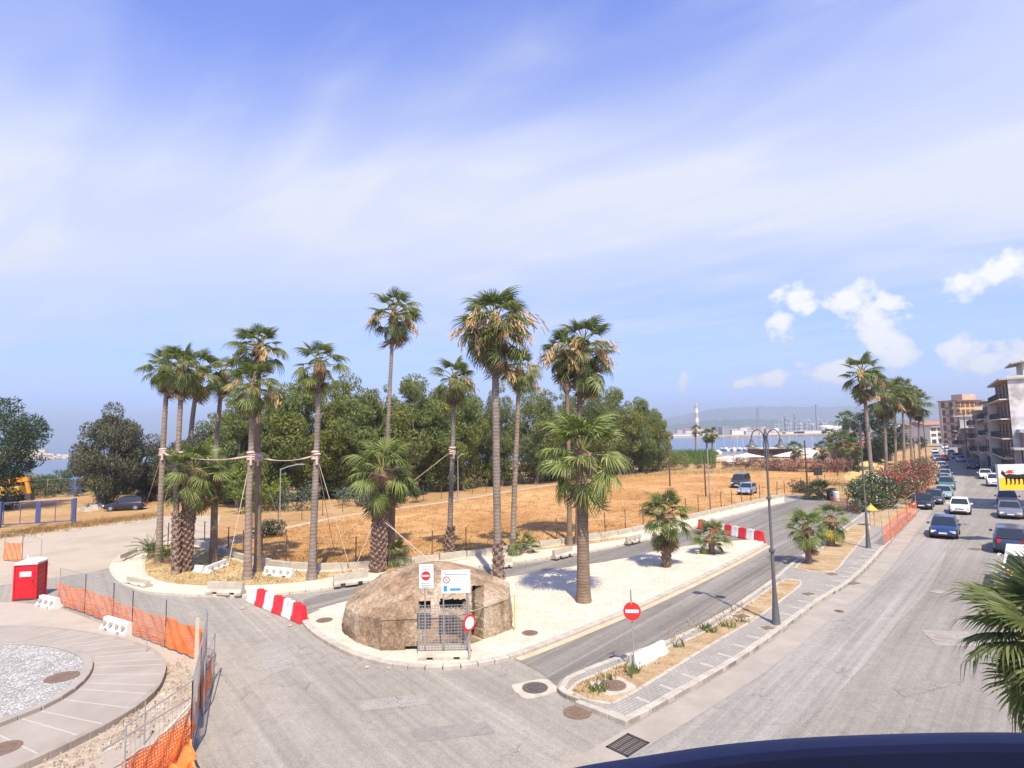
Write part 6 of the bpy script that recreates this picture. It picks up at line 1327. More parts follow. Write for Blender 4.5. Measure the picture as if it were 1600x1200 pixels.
RROW = [((1502, 722), 'sky', 'hatch', 'pale blue parked car behind the dark van'), ((1494, 717), 'dgrey', 'hatch', 'dark parked car far on the right side'), ((1487, 711), 'dblue', 'hatch', 'dark blue parked car far on the right side'), ((1480, 706), 'silver', 'hatch', 'far silver parked car on the right side'), ((1477, 702), 'white', 'van', 'farthest white van at the end of the street'), ((1549, 745), 'black', 'hatch', 'dark parked car between the white hatchback and the house wall')]
for p, c, k, lab in RROW: car(lab, p, k, c, detail=False)
car('dark grey van parked in the dry field', (1151, 763), 'van', 'dgrey', rz=R(-125), group='cars in the field', z=.01); car('pale blue silver car parked in the dry field in front of the dark van', (1162, 774), 'hatch', 'sky', rz=R(-125), group='cars in the field', z=.01)
car('dark car parked under the grey green spreading tree', (196, 797), 'suv', 'black', rz=R(195), group='cars under the trees', center=True, z=.01)
car('white van glimpsed through the gap in the wood behind the tallest palms', (793, 750), 'van', 'white', rz=R(180), group='cars behind the wood', center=True, z=.01)

# ------------------------------------------------------------------ buildings
m_pl_white = nmat('plaster_white_peeling', [(0.28, (0.26, 0.24, 0.21)), (0.42, (0.42, 0.4, 0.36)), (0.55, (0.6, 0.58, 0.54)), (0.75, (0.68, 0.67, 0.63))], .5, .9, .2, 8, objc=True); m_pl_brown = nmat('plaster_brown', [(0.3, (0.2, 0.14, 0.1)), (0.7, (0.29, 0.215, 0.155))], .6, .9, objc=True); m_pl_orange = nmat('plaster_orange', [(0.3, (0.55, 0.32, 0.13)), (0.7, (0.62, 0.39, 0.18))], .5, .9, objc=True); m_pl_tan = nmat('plaster_tan', [(0.3, (0.42, 0.32, 0.24)), (0.7, (0.5, 0.4, 0.3))], .5, .9, objc=True); m_pl_cream = nmat('plaster_cream', [(0.3, (0.58, 0.53, 0.44)), (0.7, (0.68, 0.63, 0.54))], .5, .9, objc=True); m_pl_grey = nmat('plaster_grey', [(0.3, (0.36, 0.34, 0.31)), (0.7, (0.46, 0.44, 0.4))], .5, .9, objc=True)
m_shut = plain('shutter_brown', (0.13, 0.07, 0.04), .7); m_winglass = plain('window_glass', (0.03, 0.036, 0.042), .12, spec=.6); m_frame = plain('window_frame', (0.5, 0.47, 0.42), .6); m_roof = nmat('roof_tile', [(0.3, (0.27, 0.12, 0.07)), (0.7, (0.38, 0.19, 0.11))], 2, .9, objc=True); m_rail = plain('balcony_rail', (0.06, 0.06, 0.062), .5, .3)
def building(label, org, d, L_, D_, H_, floors, bays, mwall, balc=(), side_bays=0, ground='shop', roof='flat', mroof=None, mside=None, name='apartment_building', wmat=None, front=True, balw=.75):
    """org: far street corner on the ground, d: unit vector along the street away from the viewer; local x runs back towards the viewer, y into the plot"""
    org = Vector(org); d = Vector(d).normalized(); rz = math.atan2(-d.y, -d.x); root = thing(name, label, 'building', org, rz); fh = H_ / floors
    mb = MB(); mb.box((L_ / 2, D_ / 2, H_ / 2), (L_, D_, H_)); mb.build('wall', mwall, root)
    if mside: mb = MB(); mb.box((L_ + .02, D_ / 2, H_ / 2 + .3), (.05, D_ + .04, H_ + .6)); mb.build('side_wall', mside, root)
    wm_f = MB(); ww, wh = min(1.3, L_ / bays * .45), fh * .5
    for sx in (-1, 1): wm_f.box((sx * (ww / 2 + .05), 0, 0), (.1, .12, wh + .2))
    for sz in (-1, 1): wm_f.box((0, 0, sz * (wh / 2 + .05)), (ww, .12, .1))
    wm_f.box((0, -.0, 0), (.06, .1, wh)); fme = wm_f.mesh('window', m_frame); pm = MB(); pm.box((0, 0.02, 0), (ww, .03, wh)); pme = pm.mesh('pane', m_winglass); sm = MB()
    sm.box((0, -.03, 0), (ww * .5, .06, wh + .1))
    sme = sm.mesh('shutter', wmat or m_shut)
    bm_ = MB(); bw = L_ / bays * balw; bm_.box((0, -.6, 0), (bw, 1.2, .16)); bme = bm_.mesh('balcony', m_pl_cream); rm = MB(); k = max(4, int(bw / .16))
    for i in range(k + 1): rm.bar((-bw / 2 + bw * i / k, -1.17, .08), (-bw / 2 + bw * i / k, -1.17, 1.0), .03)
    for sx in (-1, 1):
        for i in range(5): rm.bar((sx * (bw / 2 - .02), -1.15 + i * .25, .08), (sx * (bw / 2 - .02), -1.15 + i * .25, 1.0), .03)
        rm.bar((sx * (bw / 2 - .02), -1.17, 1.0), (sx * (bw / 2 - .02), 0, 1.0), .05)
    rm.bar((-bw / 2, -1.17, 1.0), (bw / 2, -1.17, 1.0), .05); rme = rm.mesh('railing', m_rail)
    if front:
        for f in range(1 if ground else 0, floors):
            for b_ in range(bays):
                x = L_ * (b_ + .5) / bays; z = f * fh + fh * .52; w = obj('window', fme, root, (x, -.05, z)); obj('pane', pme, w); obj('shutter', sme, w, (-ww * .78, 0, 0)); obj('shutter', sme, w, (ww * .78, 0, 0))
                if balc == 'all' or (f, b_) in balc: q = obj('balcony', bme, root, (x, -.01, f * fh + .05)); obj('railing', rme, q)
        if ground == 'shop':
            sh = MB(); sw = L_ / bays * .62; sh.box((0, 0, 0), (sw, .1, fh * .72)); she = sh.mesh('shop_shutter', m_dark)
            for b_ in range(bays): obj('shop_shutter', she, root, (L_ * (b_ + .5) / bays, -.03, fh * .38))
    for f in range(1 if ground else 0, floors):
        for b_ in range(side_bays): o = obj('window', fme, root, (L_ + .05, D_ * (b_ + .5) / side_bays, f * fh + fh * .52), math.pi / 2); obj('pane', pme, o); obj('shutter', sme, o, (-ww * .78, 0, 0)); obj('shutter', sme, o, (ww * .78, 0, 0))
    mb = MB()
    if roof == 'flat': mb.box((L_ / 2, D_ / 2 - .35, H_ + .14), (L_ + .7, D_ + 1.5, .28))
    elif roof == 'gable':
        y0, y1, zt = -.7, D_ + .7, H_ + D_ * .18; mb.add([(-.5, y0, H_), (L_ + .5, y0, H_), (L_ + .5, D_ / 2, zt), (-.5, D_ / 2, zt), (-.5, y1, H_), (L_ + .5, y1, H_)], [(0, 1, 2, 3), (3, 2, 5, 4), (0, 3, 4), (1, 5, 2), (0, 4, 5, 1)])
    ro = mb.build('roof', mroof or (m_roof if roof == 'gable' else m_pl_grey), root)
    return root, ro
SD = Vector((.587, .81, 0)).normalized(); NR = Vector((SD.y, -SD.x, 0))
nc = G(1589, 749)
# main dark block with the white side wall towards the viewer
Lm = 22.0
r_, ro = building('five storey apartment block with dark balconies and a peeling white side wall', nc + SD * Lm, SD, Lm, 14, 15.2, 5, 4, m_pl_brown, 'all', mside=m_pl_white, balw=.92)
mb = MB(); mb.box((Lm - 5, 6, 16.8), (8, 8, 2.8)); o = mb.build('penthouse', m_pl_cream, r_); mb = MB(); mb.add([(Lm - 9.6, .6, 17.8), (Lm - .4, .6, 17.8), (Lm - .4, 11, 19.4), (Lm - 9.6, 11, 19.4), (Lm - 9.6, .6, 17.6), (Lm - .4, .6, 17.6), (Lm - .4, 11, 19.2), (Lm - 9.6, 11, 19.2)], [(0, 1, 2, 3), (4, 7, 6, 5), (0, 4, 5, 1), (1, 5, 6, 2), (2, 6, 7, 3), (3, 7, 4, 0)]); mb.build('lean_to_roof', m_pl_grey, o)
# faded round lettering ring on the white side wall
mb = MB()
for k in range(30):
    a1, a2 = 2 * math.pi * k / 30, 2 * math.pi * (k + .8) / 30
    if k % 7 in (2, 5): continue
    mb.add([(Lm + .052, 5.2 + q * math.cos(a), 11.0 + q * 1.05 * math.sin(a)) for a in (a1, a2) for q in (2.9, 2.45)], [(0, 1, 3, 2)])
for z, w in ((12.0, 2.6), (11.2, 3.2), (10.4, 2.9), (9.7, 2.0)):
    mb.add([(Lm + .052, 5.2 - w / 2, z), (Lm + .052, 5.2 + w / 2, z), (Lm + .052, 5.2 + w / 2, z + .16), (Lm + .052, 5.2 - w / 2, z + .16)], [(0, 1, 2, 3)])
mb.build('faded_painting', plain('faded_paint_grey', (0.44, 0.42, 0.39), .9), r_)
mb = MB(); mb.box((Lm + 2.0, 6, 7.3), (4.0, 11, .5)); mb.build('canopy', plain('canopy_blue_grey', (0.34, 0.42, 0.5), .5), r_)
mb = MB(); mb.box((Lm + 3.9, .6, 3.6), (.3, .3, 7.0)); mb.box((Lm + 3.9, 10.8, 3.6), (.3, .3, 7.0)); mb.build('canopy_post', m_dark, r_)
lw, _ = building('low dark shop wing in front of the white side wall', nc - SD * .8 + NR * .6, SD, 5, 12, 4.6, 1, 2, m_pl_grey, (), ground='shop', name='shop_wing', front=False)
o2 = nc + SD * (Lm + .2) - NR * 1.3; building('narrow cream house with dark balconies beyond the dark block', o2 + SD * 11, SD, 11, 12, 12.5, 4, 3, m_pl_cream, 'all', side_bays=2, balw=.85)
o3 = o2 + SD * 11.2 - NR * 1.2; building('white house with grey shutters and balconies in the middle of the street side', o3 + SD * 13, SD, 13, 12, 11.0, 4, 3, m_pl_white, 'all', balw=.85, side_bays=2, wmat=m_pl_grey)
o4 = o3 + SD * 13.2 - NR * 1.0; building('low beige house beside the dark parked cars', o4 + SD * 16, SD, 16, 12, 7.5, 2, 4, m_pl_tan, ((1, 1), (1, 2)), side_bays=2)
o5 = o4 + SD * 16.2 - NR * .8; building('grey three storey house before the orange block', o5 + SD * 14, SD, 14, 12, 10.5, 3, 4, m_pl_grey, 'all', balw=.8, side_bays=2)
o6 = o5 + SD * 14.2; building('far cream house at the foot of the orange block', o6 + SD * 16, SD, 16, 12, 9.0, 3, 4, m_pl_cream, 'all', balw=.8)
# orange and tan block standing across the end of the street
b0 = G(1499, 699); bd = Vector((1, .12, 0)).normalized()
w_or = (VP(b0, 1545, 690) - VP(b0, 1499, 690)).length; h_or = VP(b0, 1499, 626).z
r_, ro = building('tan and orange apartment block with a red roof edge at the end of the street', b0 + bd * 0, -bd, w_or, 8, h_or, 6, 8, m_pl_tan, ((2, 0), (3, 0), (4, 0), (5, 0), (3, 6), (2, 6)), mroof=m_roof)
mb = MB(); x0_ = 0.0; mb.box((w_or * .36, -.12, h_or * .5), (w_or * .7, .2, h_or * .98)); mb.build('orange_facade', m_pl_orange, r_)
pm = MB(); pm.box((0, 0, 0), (1.6, .06, 2.2)); pme = pm.mesh('window', m_shut)
for f in range(1, 6):
    for k in range(4): obj('window', pme, r_, (x0_ + w_or * (.07 + .18 * k), -.25, (f + .5) * h_or / 6))
for f in range(0, 6):
    for k in range(2): obj('window', pme, r_, (-.05, 2.2 + 3.6 * k, (f + .5) * h_or / 6), math.pi / 2)
bm2 = MB(); bm2.box((-.5, 0, 0), (1.0, 3.4, .9)); bme2 = bm2.mesh('balcony', m_pl_brown)
for f in range(1, 6):
    for k in (2.2,): obj('balcony', bme2, r_, (0, k, f * h_or / 6 + .3))
mb = MB(); mb.box((w_or * .75, 5, h_or + 1.4), (6, 5, 2.6)); mb.box((w_or * .9, 6, h_or + 1.0), (3, 3, 1.8)); mb.build('roof_hut', m_pl_tan, r_)
b0 = G(1461, 693); d_ = b0.length; building('low pale house with striped balconies at the far end of the street', b0 - Vector((2, 0, 0)), -bd, 15, 14, VP(b0, 1461, 667).z, 3, 4, m_pl_cream, ((1, 1), (1, 2), (2, 1), (2, 2)), name='distant_house')
# block out of view to the right that shades the street
nb = Vector((54.8, 52.5, 0)) + NR * 1.0
sh_, _ = building('tall house', nb, SD, 9.5, 12, 21, 6, 3, m_pl_cream, ()); struct(sh_)
for k_ in ('label', 'category'): del sh_[k_]
# distant roofs between the trees and along the far end
far = [(1385, 690, 678, 26, m_pl_cream), (1402, 688, 674, 24, m_pl_white), (1418, 688, 672, 20, m_pl_tan), (1430, 690, 668, 22, m_pl_cream), (1446, 690, 664, 16, m_pl_grey), (1340, 690, 679, 30, m_pl_white)]
for i, (x, yb, yt, w, mt) in enumerate(far):
    b0 = G(x, yb); building(['pale house glimpsed between the round dark tree and the street palms', 'white house glimpsed between the street palm crowns', 'tan house glimpsed behind the street palm trunks', 'cream house left of the last street palm', 'grey house right of the last street palm', 'white long shed beyond the pavilion with the red roof'][i], b0, -bd, w, 12, VP(b0, x, yt).z, 3, 4, mt, (), roof='gable', name='distant_house', ground=None)
# red roofed pavilion beyond the hedge
b0 = G(1345, 722); building('red roofed open pavilion behind the yellow grass bank', b0 - Vector((3, 0, 0)), -bd, 12, 7, VP(b0, 1345, 698).z, 1, 4, m_pl_brown, (), roof='gable', name='pavilion', ground='shop', mroof=plain('red_roof', (0.42, 0.10, 0.08), .7))
b0 = G(1213, 716); building('dark brown beach hut with white posts behind the pink hedge', b0 - Vector((5, 0, 0)), -bd, 13, 6, VP(b0, 1213, 704).z + .5, 1, 4, m_shut, (), name='beach_hut', ground='shop')

# ------------------------------------------------------------------ sign with the six-legged dog
def dog_sign():
    Y = 40.0; B_ = Vector((0, Y, 0)); a, c = VP(B_, 1558.5, 726), VP(B_, 1612, 765.5); cx, cz = (a.x + c.x) / 2, (a.z + c.z) / 2; w, h = c.x - a.x, a.z - c.z
    root = thing('petrol_sign', 'yellow and white petrol station sign with a black six legged dog at the right border', 'sign', (cx, Y, 0)); z0, z1 = c.z, a.z; zc = z0 + h * .52
    mb = MB(); mb.box((0, .1, cz), (w, .2, h)); mb.build('panel', m_pvcw, root)
    my = plain('sign_yellow', (0.78, 0.45, 0.02), .4, 0, .03); mb = MB(); mb.box((0, -.006, z0 + h * .26), (w - .06, .01, h * .48)); mb.build('yellow_field', my, root)
    mk = plain('sign_black', (0.015, 0.014, 0.014), .5); mb = MB(); s = h; ox, oz = -w / 2 + .12 * w, z0 + h * .50
    def poly(pts, y=-.016, mi=0): mb.add([(ox + p[0] * s, y, oz + p[1] * s) for p in pts], [tuple(range(len(pts)))], mi)
    poly([(.10, -.04), (.12, .10), (.25, .14), (.60, .10), (.92, .13), (.98, .06), (1.0, -.06), (.55, -.08)]); poly([(.10, .0), (.13, .12), (.08, .22), (-.02, .24), (-.06, .16), (.0, .1)])
    for x in (.13, .30, .46, .62, .80, .93): poly([(x - .04, -.02), (x + .05, -.02), (x + .045, -.18), (x + .02, -.27), (x - .05, -.29), (x - .02, -.2)])
    poly([(.92, .12), (1.0, .10), (1.06, -.02), (1.10, -.18), (1.05, -.16), (1.0, -.02)]); poly([(-.02, .24), (.01, .31), (.04, .24)])
    mb.build('dog_emblem', mk, root)
    mb = MB(); s2 = s
    for pts in ([(.10, .18), (.24, .28), (.52, .27), (.36, .22), (.5, .17), (.3, .16)],): mb.add([(ox + p[0] * s, -.017, oz + p[1] * s) for p in pts], [tuple(range(len(pts)))])
    mb.build('flame', m_signr, root)
    mb = MB(); px_ = w / 2 - .15; mb.tube([(px_, .3, 0), (px_, .3, z1)], .09, 8); mb.bar((-w / 2 + .2, .28, cz), (px_, .28, cz), .08); mb.build('pole', m_galv, root)
dog_sign()

# ------------------------------------------------------------------ blue gate, digger, poles on the left
m_bluep = plain('gate_blue_paint', (0.06, 0.08, 0.19), .5, .1, .15)
def gate():
    A, B_ = G(2, 825), G(113, 818); d = (B_ - A).normalized(); L_ = (B_ - A).length; root = thing('gate', 'blue tubular steel gate with two leaves across the dry plot', 'gate', A, math.atan2(d.y, d.x)); h = VP(B_, 113, 780).z
    mb = MB(); mb.box((L_ + .1, 0, h / 2 + .05), (.32, .32, h + .1)); mb.build('gate_post', m_bluep, root); mb = MB(); mb.box((-.2, 0, h / 2 + .05), (.32, .32, h + .1)); mb.build('gate_post', m_bluep, root)
    for x0, x1 in ((.1, L_ * .5 - .1), (L_ * .5 + .1, L_ - .15)):
        mb = MB(); mb.tube([(x0, 0, .3), (x0, 0, h - .05), (x1, 0, h - .05), (x1, 0, .3), (x0, 0, .3)], .06, 6); 
        mb.box(((x1 if x0 < 1 else x0), 0, h / 2 + .1), (.22, .1, h - .3)); lf = mb.build('gate_leaf', m_bluep, root); mb = MB(); mb.tube([((x0 + x1) / 2, 0, .3), ((x0 + x1) / 2, 0, h - .05)], .035, 6); mb.build('bar', m_bluep, lf)
gate()
def digger():
    b = G(14, 783); root = thing('digger', 'yellow digger with an orange boom behind the blue gate', 'digger', b, .2); my = plain('digger_yellow', (0.55, 0.33, 0.05), .5); mo = plain('digger_orange', (0.75, 0.27, 0.02), .45)
    for s in (-1, 1): mb = MB(); mb.tube([(-1.8, s * 1.0, .4), (1.8, s * 1.0, .4)], .4, 10); mb.build('track', m_dark, root)
    mb = MB(); mb.box((.2, 0, 1.5), (3.2, 2.2, 1.3), taper=.08); mb.build('body', my, root); mb = MB(); mb.box((-.9, .5, 2.6), (1.3, 1.1, 1.3), taper=.12); mb.build('cab', m_glass, root)
    k = VP(b, 38, 748) - b; mb = MB(); mb.bar((-6, 0, k.z - .9), (k.x + .3, 0, k.z), .5, .75); mb.build('boom', mo, root)
    mb = MB(); mb.bar((k.x, 0, k.z - .2), (k.x + .5, 0, k.z - 2.2), .35, .4); mb.build('arm', mo, root); mb = MB(); mb.box((k.x + .5, 0, k.z - 2.6), (.9, 1.0, .8), taper=.3); mb.build('bucket', m_dark, root)
digger()
pole('yellow concrete post in the wire fence left of the spreading tree', (84, 776), 750, .18, 'wood'); t_ = thing('blue_tank', 'blue plastic tank behind the wire fence by the spreading tree', 'tank', G(118, 772)); mb = MB(); mb.lathe([(.8, 0), (.85, .2), (.85, 2.4), (.5, 2.8), (.1, 2.9)], (0, 0, 0), 14); mb.build('tank', plain('tank_blue', (0.05, 0.12, 0.3), .5), t_)
f3 = thing('wire_fence', 'tall grey wire fence behind the blue gate and its dry plot', 'fence'); fl = resample(GS([(-10, 786), (60, 779), (120, 775), (158, 773)]), 3.2); pm = MB(); pm.bar((0, 0, 0), (0, 0, 2.9), .09); pme = pm.mesh('post', m_galv)
for p in fl: obj('post', pme, f3, (p.x, p.y, 0))
mb = MB()
for z in (.4, 1.2, 2.0, 2.8):
    for i in range(len(fl) - 1): mb.bar(fl[i] + Vector((0, 0, z)), fl[i + 1] + Vector((0, 0, z)), .03)
mb.build('wire', m_galv, f3)
b = G(156, 788); t_ = thing('notice_board', 'pale blank board on a tall pole at the left of the spreading tree', 'sign', b); mb = MB(); mb.tube([(0, 0, 0), (0, 0, VP(b, 153, 740).z)], .09, 6); mb.build('pole', m_galv, t_); mb = MB(); mb.box((.35, -.12, VP(b, 157, 774).z), (1.3, .06, 1.6)); mb.build('board', m_signgrey, t_)
b = G(303, 790); t_ = thing('notice_board', 'pale board with an orange foot behind the stocky zigzag palm', 'sign', b); mb = MB(); mb.box((0, 0, 2.4), (.8, .1, 3.4)); mb.build('board', m_signgrey, t_); mb = MB(); mb.box((0, 0, .4), (.8, .12, .8)); mb.build('foot', m_orange, t_)
rb = random.Random(4)
for i, (x, y) in enumerate([(132, 795), (140, 793), (126, 797), (146, 797), (153, 794), (137, 799)]):
    t_ = thing('rubble_block', ['large pale rubble block right of the blue gate', 'pale rubble block in the middle of the heap by the blue gate', 'small pale rubble block nearest the blue gate post', 'rubble block at the front right of the heap', 'grey rubble block against the parked car shade', 'flat pale rubble slab at the front of the heap'][i], 'stone', G(x, y)); s = rb.uniform(.4, .9); mb = MB(); mb.box((0, 0, s * .35), (s * 1.5, s, s * .8), rb.uniform(0, 3), taper=.3); mb.build('block', m_conc, t_)
# dumped dry earth heaps and bins near the bend of the service road
t_ = thing('notice', 'small dark notice on a post in the dry field before the pink hedge', 'sign', G(1279, 757)); mb = MB(); mb.tube([(0, 0, 0), (0, 0, 1.3)], .05, 6); mb.build('post', m_dark, t_); mb = MB(); mb.box((0, -.05, 1.9), (1.3, .06, 1.1)); mb.build('board', m_trim, t_)
t_ = thing('waste_bin', 'dark waste bin behind the faded orange nets', 'bin', G(1300, 782)); mb = MB(); mb.lathe([(.45, 0), (.55, 1.0), (.58, 1.05), (.5, 1.15)], (0, 0, 0), 12); mb.build('bin', m_trim, t_); t_ = thing('white_drum', 'white drum standing behind the faded orange nets', 'drum', G(1307, 783)); mb = MB(); mb.lathe([(.32, 0), (.34, .05), (.32, .5), (.34, .9), (.3, 1.1), (.1, 1.12)], (0, 0, 0), 12); mb.build('drum', m_pvcw, t_)
b = G(1363, 822, .13); t_ = thing('yellow_canopy_sign', 'small yellow roofed notice on a thin post by the orange street fence', 'sign', b); hh = VP(b, 1363, 797).z - .13; mb = MB(); mb.tube([(-.15, 0, 0), (-.15, 0, hh)], .03, 6); mb.tube([(.2, 0, 0), (.2, 0, hh)], .03, 6); mb.build('post', m_galv, t_); mb = MB(); mb.lathe([(.5, 0), (.48, .06), (.05, .45)], (0, 0, hh), 8); mb.build('canopy', plain('canopy_yellow', (0.6, 0.36, 0.05), .6), t_)
# grass bank rising to the street
bk = [G(x, y) for x, y in ((1318, 743), (1330, 752), (1350, 756), (1372, 750), (1386, 730), (1382, 712), (1362, 708), (1345, 720))]; c = sum(bk, Vector()) / len(bk); mb = MB(); n = 6; ring0 = len(mb.v)
sb = smooth(bk, 4, True)
for k in range(n + 1):
    u = k / n
    for p in sb: q = p.lerp(c, u); mb.v.append((q.x, q.y, .02 + 1.3 * u ** .8 + (.15 * math.sin(q.x * 1.3 + q.y) if 0 < k else 0)))
m_ = len(sb)
for k in range(n):
    for j in range(m_): mb.face([k * m_ + j, k * m_ + (j + 1) % m_, (k + 1) * m_ + (j + 1) % m_, (k + 1) * m_ + j])
struct(mb.build('grass_bank', field_mat('yellow_grass_bank', (0.42, 0.28, 0.09), (0.53, 0.38, 0.15), (0.6, 0.47, 0.24), .4), smooth_=60))

# ------------------------------------------------------------------ breakwater, harbour, refinery
def at(x, ydist, ypx): return VP(Vector((0, ydist, 0)), x, ypx)
bwY = 400.0; a, c = at(-120, bwY, 716), at(66, bwY, 716); t_ = thing('breakwater', 'pale concrete breakwater reaching into the sea at the left', 'breakwater'); hz_ = at(20, bwY, 706).z
mb = MB(); mb.box(((a.x + c.x) / 2, bwY + 6, -1.0), (c.x - a.x, 16, 4.0)); mb.build('quay', m_conc, t_); mb = MB(); mb.box(((a.x + c.x) / 2 - 2, bwY + 10, (hz_ + 1) / 2), (c.x - a.x - 6, 4, hz_ - 1 + 2)); mb.build('sea_wall', m_kerbp, t_)
bb = MB(); bb.box((0, 0, 0), (3.0, 2.8, 2.6), taper=.15); bme = bb.mesh('armour_block', m_kerb)
for i in range(34): u = rb.random(); o = obj('armour_block', bme, t_, (c.x - 4 + u * 17 , bwY + 5 + rb.uniform(-5, 6), -1.4 + rb.random() * 2.4 * (1 - u * .7))); o.rotation_euler = (rb.uniform(-.5, .5), rb.uniform(-.5, .5), rb.uniform(0, 3))
def chimney(label, px, Y, ytop, r, mats, bands, ybase=682):
    p = at(px, Y, ybase); h = at(px, Y, ytop).z; root = thing('chimney', label, 'chimney', (p.x, Y, 0)); n = bands
    for i in range(n):
        z0, z1 = h * i / n, h * (i + 1) / n; k0, k1 = 1 - .3 * i / n, 1 - .3 * (i + 1) / n; mb = MB(); mb.lathe([(r * k0, z0), (r * k1, z1 - .05)], (0, 0, 0), 14); mb.build('section', mats[i % len(mats)], root, smooth_=40)
    mb = MB(); mb.lathe([(r * .74, h - 1.5), (r * .85, h - 1.2), (r * .85, h - .2), (r * .72, h)], (0, 0, 0), 14); mb.build('crown_ring', mats[-1], root)
mr_ = plain('chimney_faded_red', (0.42, 0.31, 0.28), .8); mw_ = plain('chimney_white', (0.66, 0.62, 0.58), .8); ms_ = plain('steel_grey', (0.26, 0.26, 0.27), .6, .3); msl = plain('steel_light', (0.5, 0.5, 0.5), .5, .3)
chimney('tall banded pale red and white chimney across the bay', 1090, 1000, 631, 3.6, [mr_, mw_], 7); chimney('dark slender chimney at the right of the refinery', 1278, 980, 632, 2.2, [ms_], 3)
def lattice(label, px, Y, ytop, w):
    p = at(px, Y, 682); h = at(px, Y, ytop).z; root = thing('lattice_tower', label, 'tower', (p.x, Y, 0)); mb = MB()
    for sx in (-1, 1):
        for sy in (-1, 1): mb.bar((sx * w, sy * w, 0), (sx * w * .35, sy * w * .35, h), .45)
    mb.build('leg', ms_, root); mb = MB(); n = 12
    for i in range(n):
        z0, z1 = h * i / n, h * (i + 1) / n; k0, k1 = w * (1 - .65 * i / n), w * (1 - .65 * (i + 1) / n)
        for s in (-1, 1): mb.bar((-k0, s * k0, z0), (k1, s * k1, z1), .25); mb.bar((s * k0, -k0, z0), (s * k1, k1, z1), .25); mb.bar((-k1, s * k1, z1), (k1, s * k1, z1), .25)
    stuff(mb.build('bracing', ms_, root))
lattice('grey lattice flare tower across the bay', 1186, 1000, 638, 3.0)
def column(label, px, Y, ytop, r, mat=ms_):
    p = at(px, Y, 682); h = at(px, Y, ytop).z; root = thing('refinery_column', label, 'refinery tower', (p.x, Y, 0), 0, 'refinery columns'); mb = MB(); mb.lathe([(r, 0), (r, h * .6), (r * .8, h * .62), (r * .8, h * .96), (r * .3, h)], (0, 0, 0), 12); mb.build('shell', mat, root); mb = MB()
    for k in range(3): mb.lathe([(r * 1.5, 0), (r * 1.5, .6)], (0, 0, h * (.3 + .25 * k)), 10)
    mb.build('platform', msl, root)
for i, (x, yt, r, mt) in enumerate([(1229, 648, 2.6, ms_), (1244, 645, 2.2, ms_), (1236, 660, 1.5, msl), (1252, 660, 2.6, msl), (1259, 658, 2.0, ms_), (1266, 655, 1.2, msl), (1285, 657, 3.0, ms_), (1271, 662, 2.4, msl)]): column(['thick dark column at the left of the refinery', 'second dark column of the refinery', 'thin pale column between the two dark ones', 'squat pale column in the middle of the refinery', 'grey column right of the squat pale one', 'thin pale mast of the refinery by the chimney', 'thick grey column at the right of the refinery chimney', 'pale column at the foot of the refinery chimney'][i], x, 980 + i * 4, yt, r, mt)
mb = MB(); t_ = thing('refinery_frame', 'grey steel framework between the refinery columns', 'framework', (at(1255, 1010, 682).x, 1010, 0))
for i in range(14):
    x = -48 + i * 7; mb.bar((x, 0, 0), (x, 0, 20 + 8 * ((i * 7) % 3) / 2), .8)
for z in (6, 12, 18): mb.bar((-48, 0, z), (43, 0, z), .8)
mb.build('frame', msl, t_)
# harbour edge: quay, white tanks and sheds
t_ = thing('quay', 'long pale quay across the bay', 'quay'); a, c = at(1050, 925, 684), at(1430, 915, 684); mb = MB(); mb.box(((a.x + c.x) / 2, 925, -.2), (c.x - a.x, 16, 4)); mb.build('quay', m_conc, t_)
for i, (x, w, yt, mt) in enumerate([(1072, 46, 678, mw_), (1104, 26, 676, mw_), (1132, 12, 667.5, ms_), (1150, 18, 672, mw_), (1172, 20, 674, msl), (1204, 40, 676, mw_), (1236, 34, 674.5, mw_), (1262, 50, 673, mw_), (1300, 40, 672, mw_), (1330, 30, 671, msl)]):
    p = at(x, 950, 684); h = at(x, 950, yt).z; s = 950 / 900; t_ = thing('shed', ['long low white shed at the left of the far quay', 'small white shed right of the banded chimney', 'dark office block on the far shore', 'white shed right of the dark office block', 'grey shed left of the lattice tower', 'white shed right of the lattice tower', 'white storage shed under the left refinery columns', 'long white shed under the refinery', 'white shed right of the refinery chimney', 'grey shed at the right end of the far quay'][i], 'shed', (p.x, 950, 0)); mb = MB(); mb.box((0, 0, h / 2), (w * s, 18, h)); mb.build('wall', mt, t_); mb = MB(); mb.box((0, 0, h + .3), (w * s + 1, 19, .6)); mb.build('roof', msl, t_)
for i, (x, r, yt) in enumerate([(1292, 13, 666), (1310, 12, 667), (1216, 9, 671)]): p = at(x, 990, 684); t_ = thing('storage_tank', ['large round storage tank right of the refinery chimney', 'second round storage tank at the right of the refinery', 'small round storage tank left of the refinery columns'][i], 'tank', (p.x, 990 + 5 * i, 0)); h = at(x, 990, yt).z; mb = MB(); mb.lathe([(r, 0), (r, h), (r * .5, h + 1.6), (.1, h + 2)], (0, 0, 0), 24); mb.build('tank', mw_, t_)
# white town blocks climbing the far shore
for i in range(46):
    x = rb.uniform(1060, 1215) if i % 2 == 0 else rb.uniform(1395, 1475); Y = rb.uniform(1300, 2000); p = at(x, Y, 680); w = rb.uniform(14, 34); h = rb.uniform(8, 17); zb = max(0, (Y - 1500) * .018); t_ = thing('distant_house', 'pale house of the town scattered along the far shore', 'building', (p.x, Y, zb), rb.uniform(-.4, .4), 'houses of the far shore'); mb = MB(); mb.box((0, 0, h / 2 - 8), (w, 12, h + 16)); mb.build('wall', rb.choice([m_pl_cream, m_pl_white, m_pl_grey, m_pl_tan]), t_); mb = MB(); mb.box((0, 0, h + .4), (w + 1, 13, .8)); mb.build('roof', m_roof, t_)
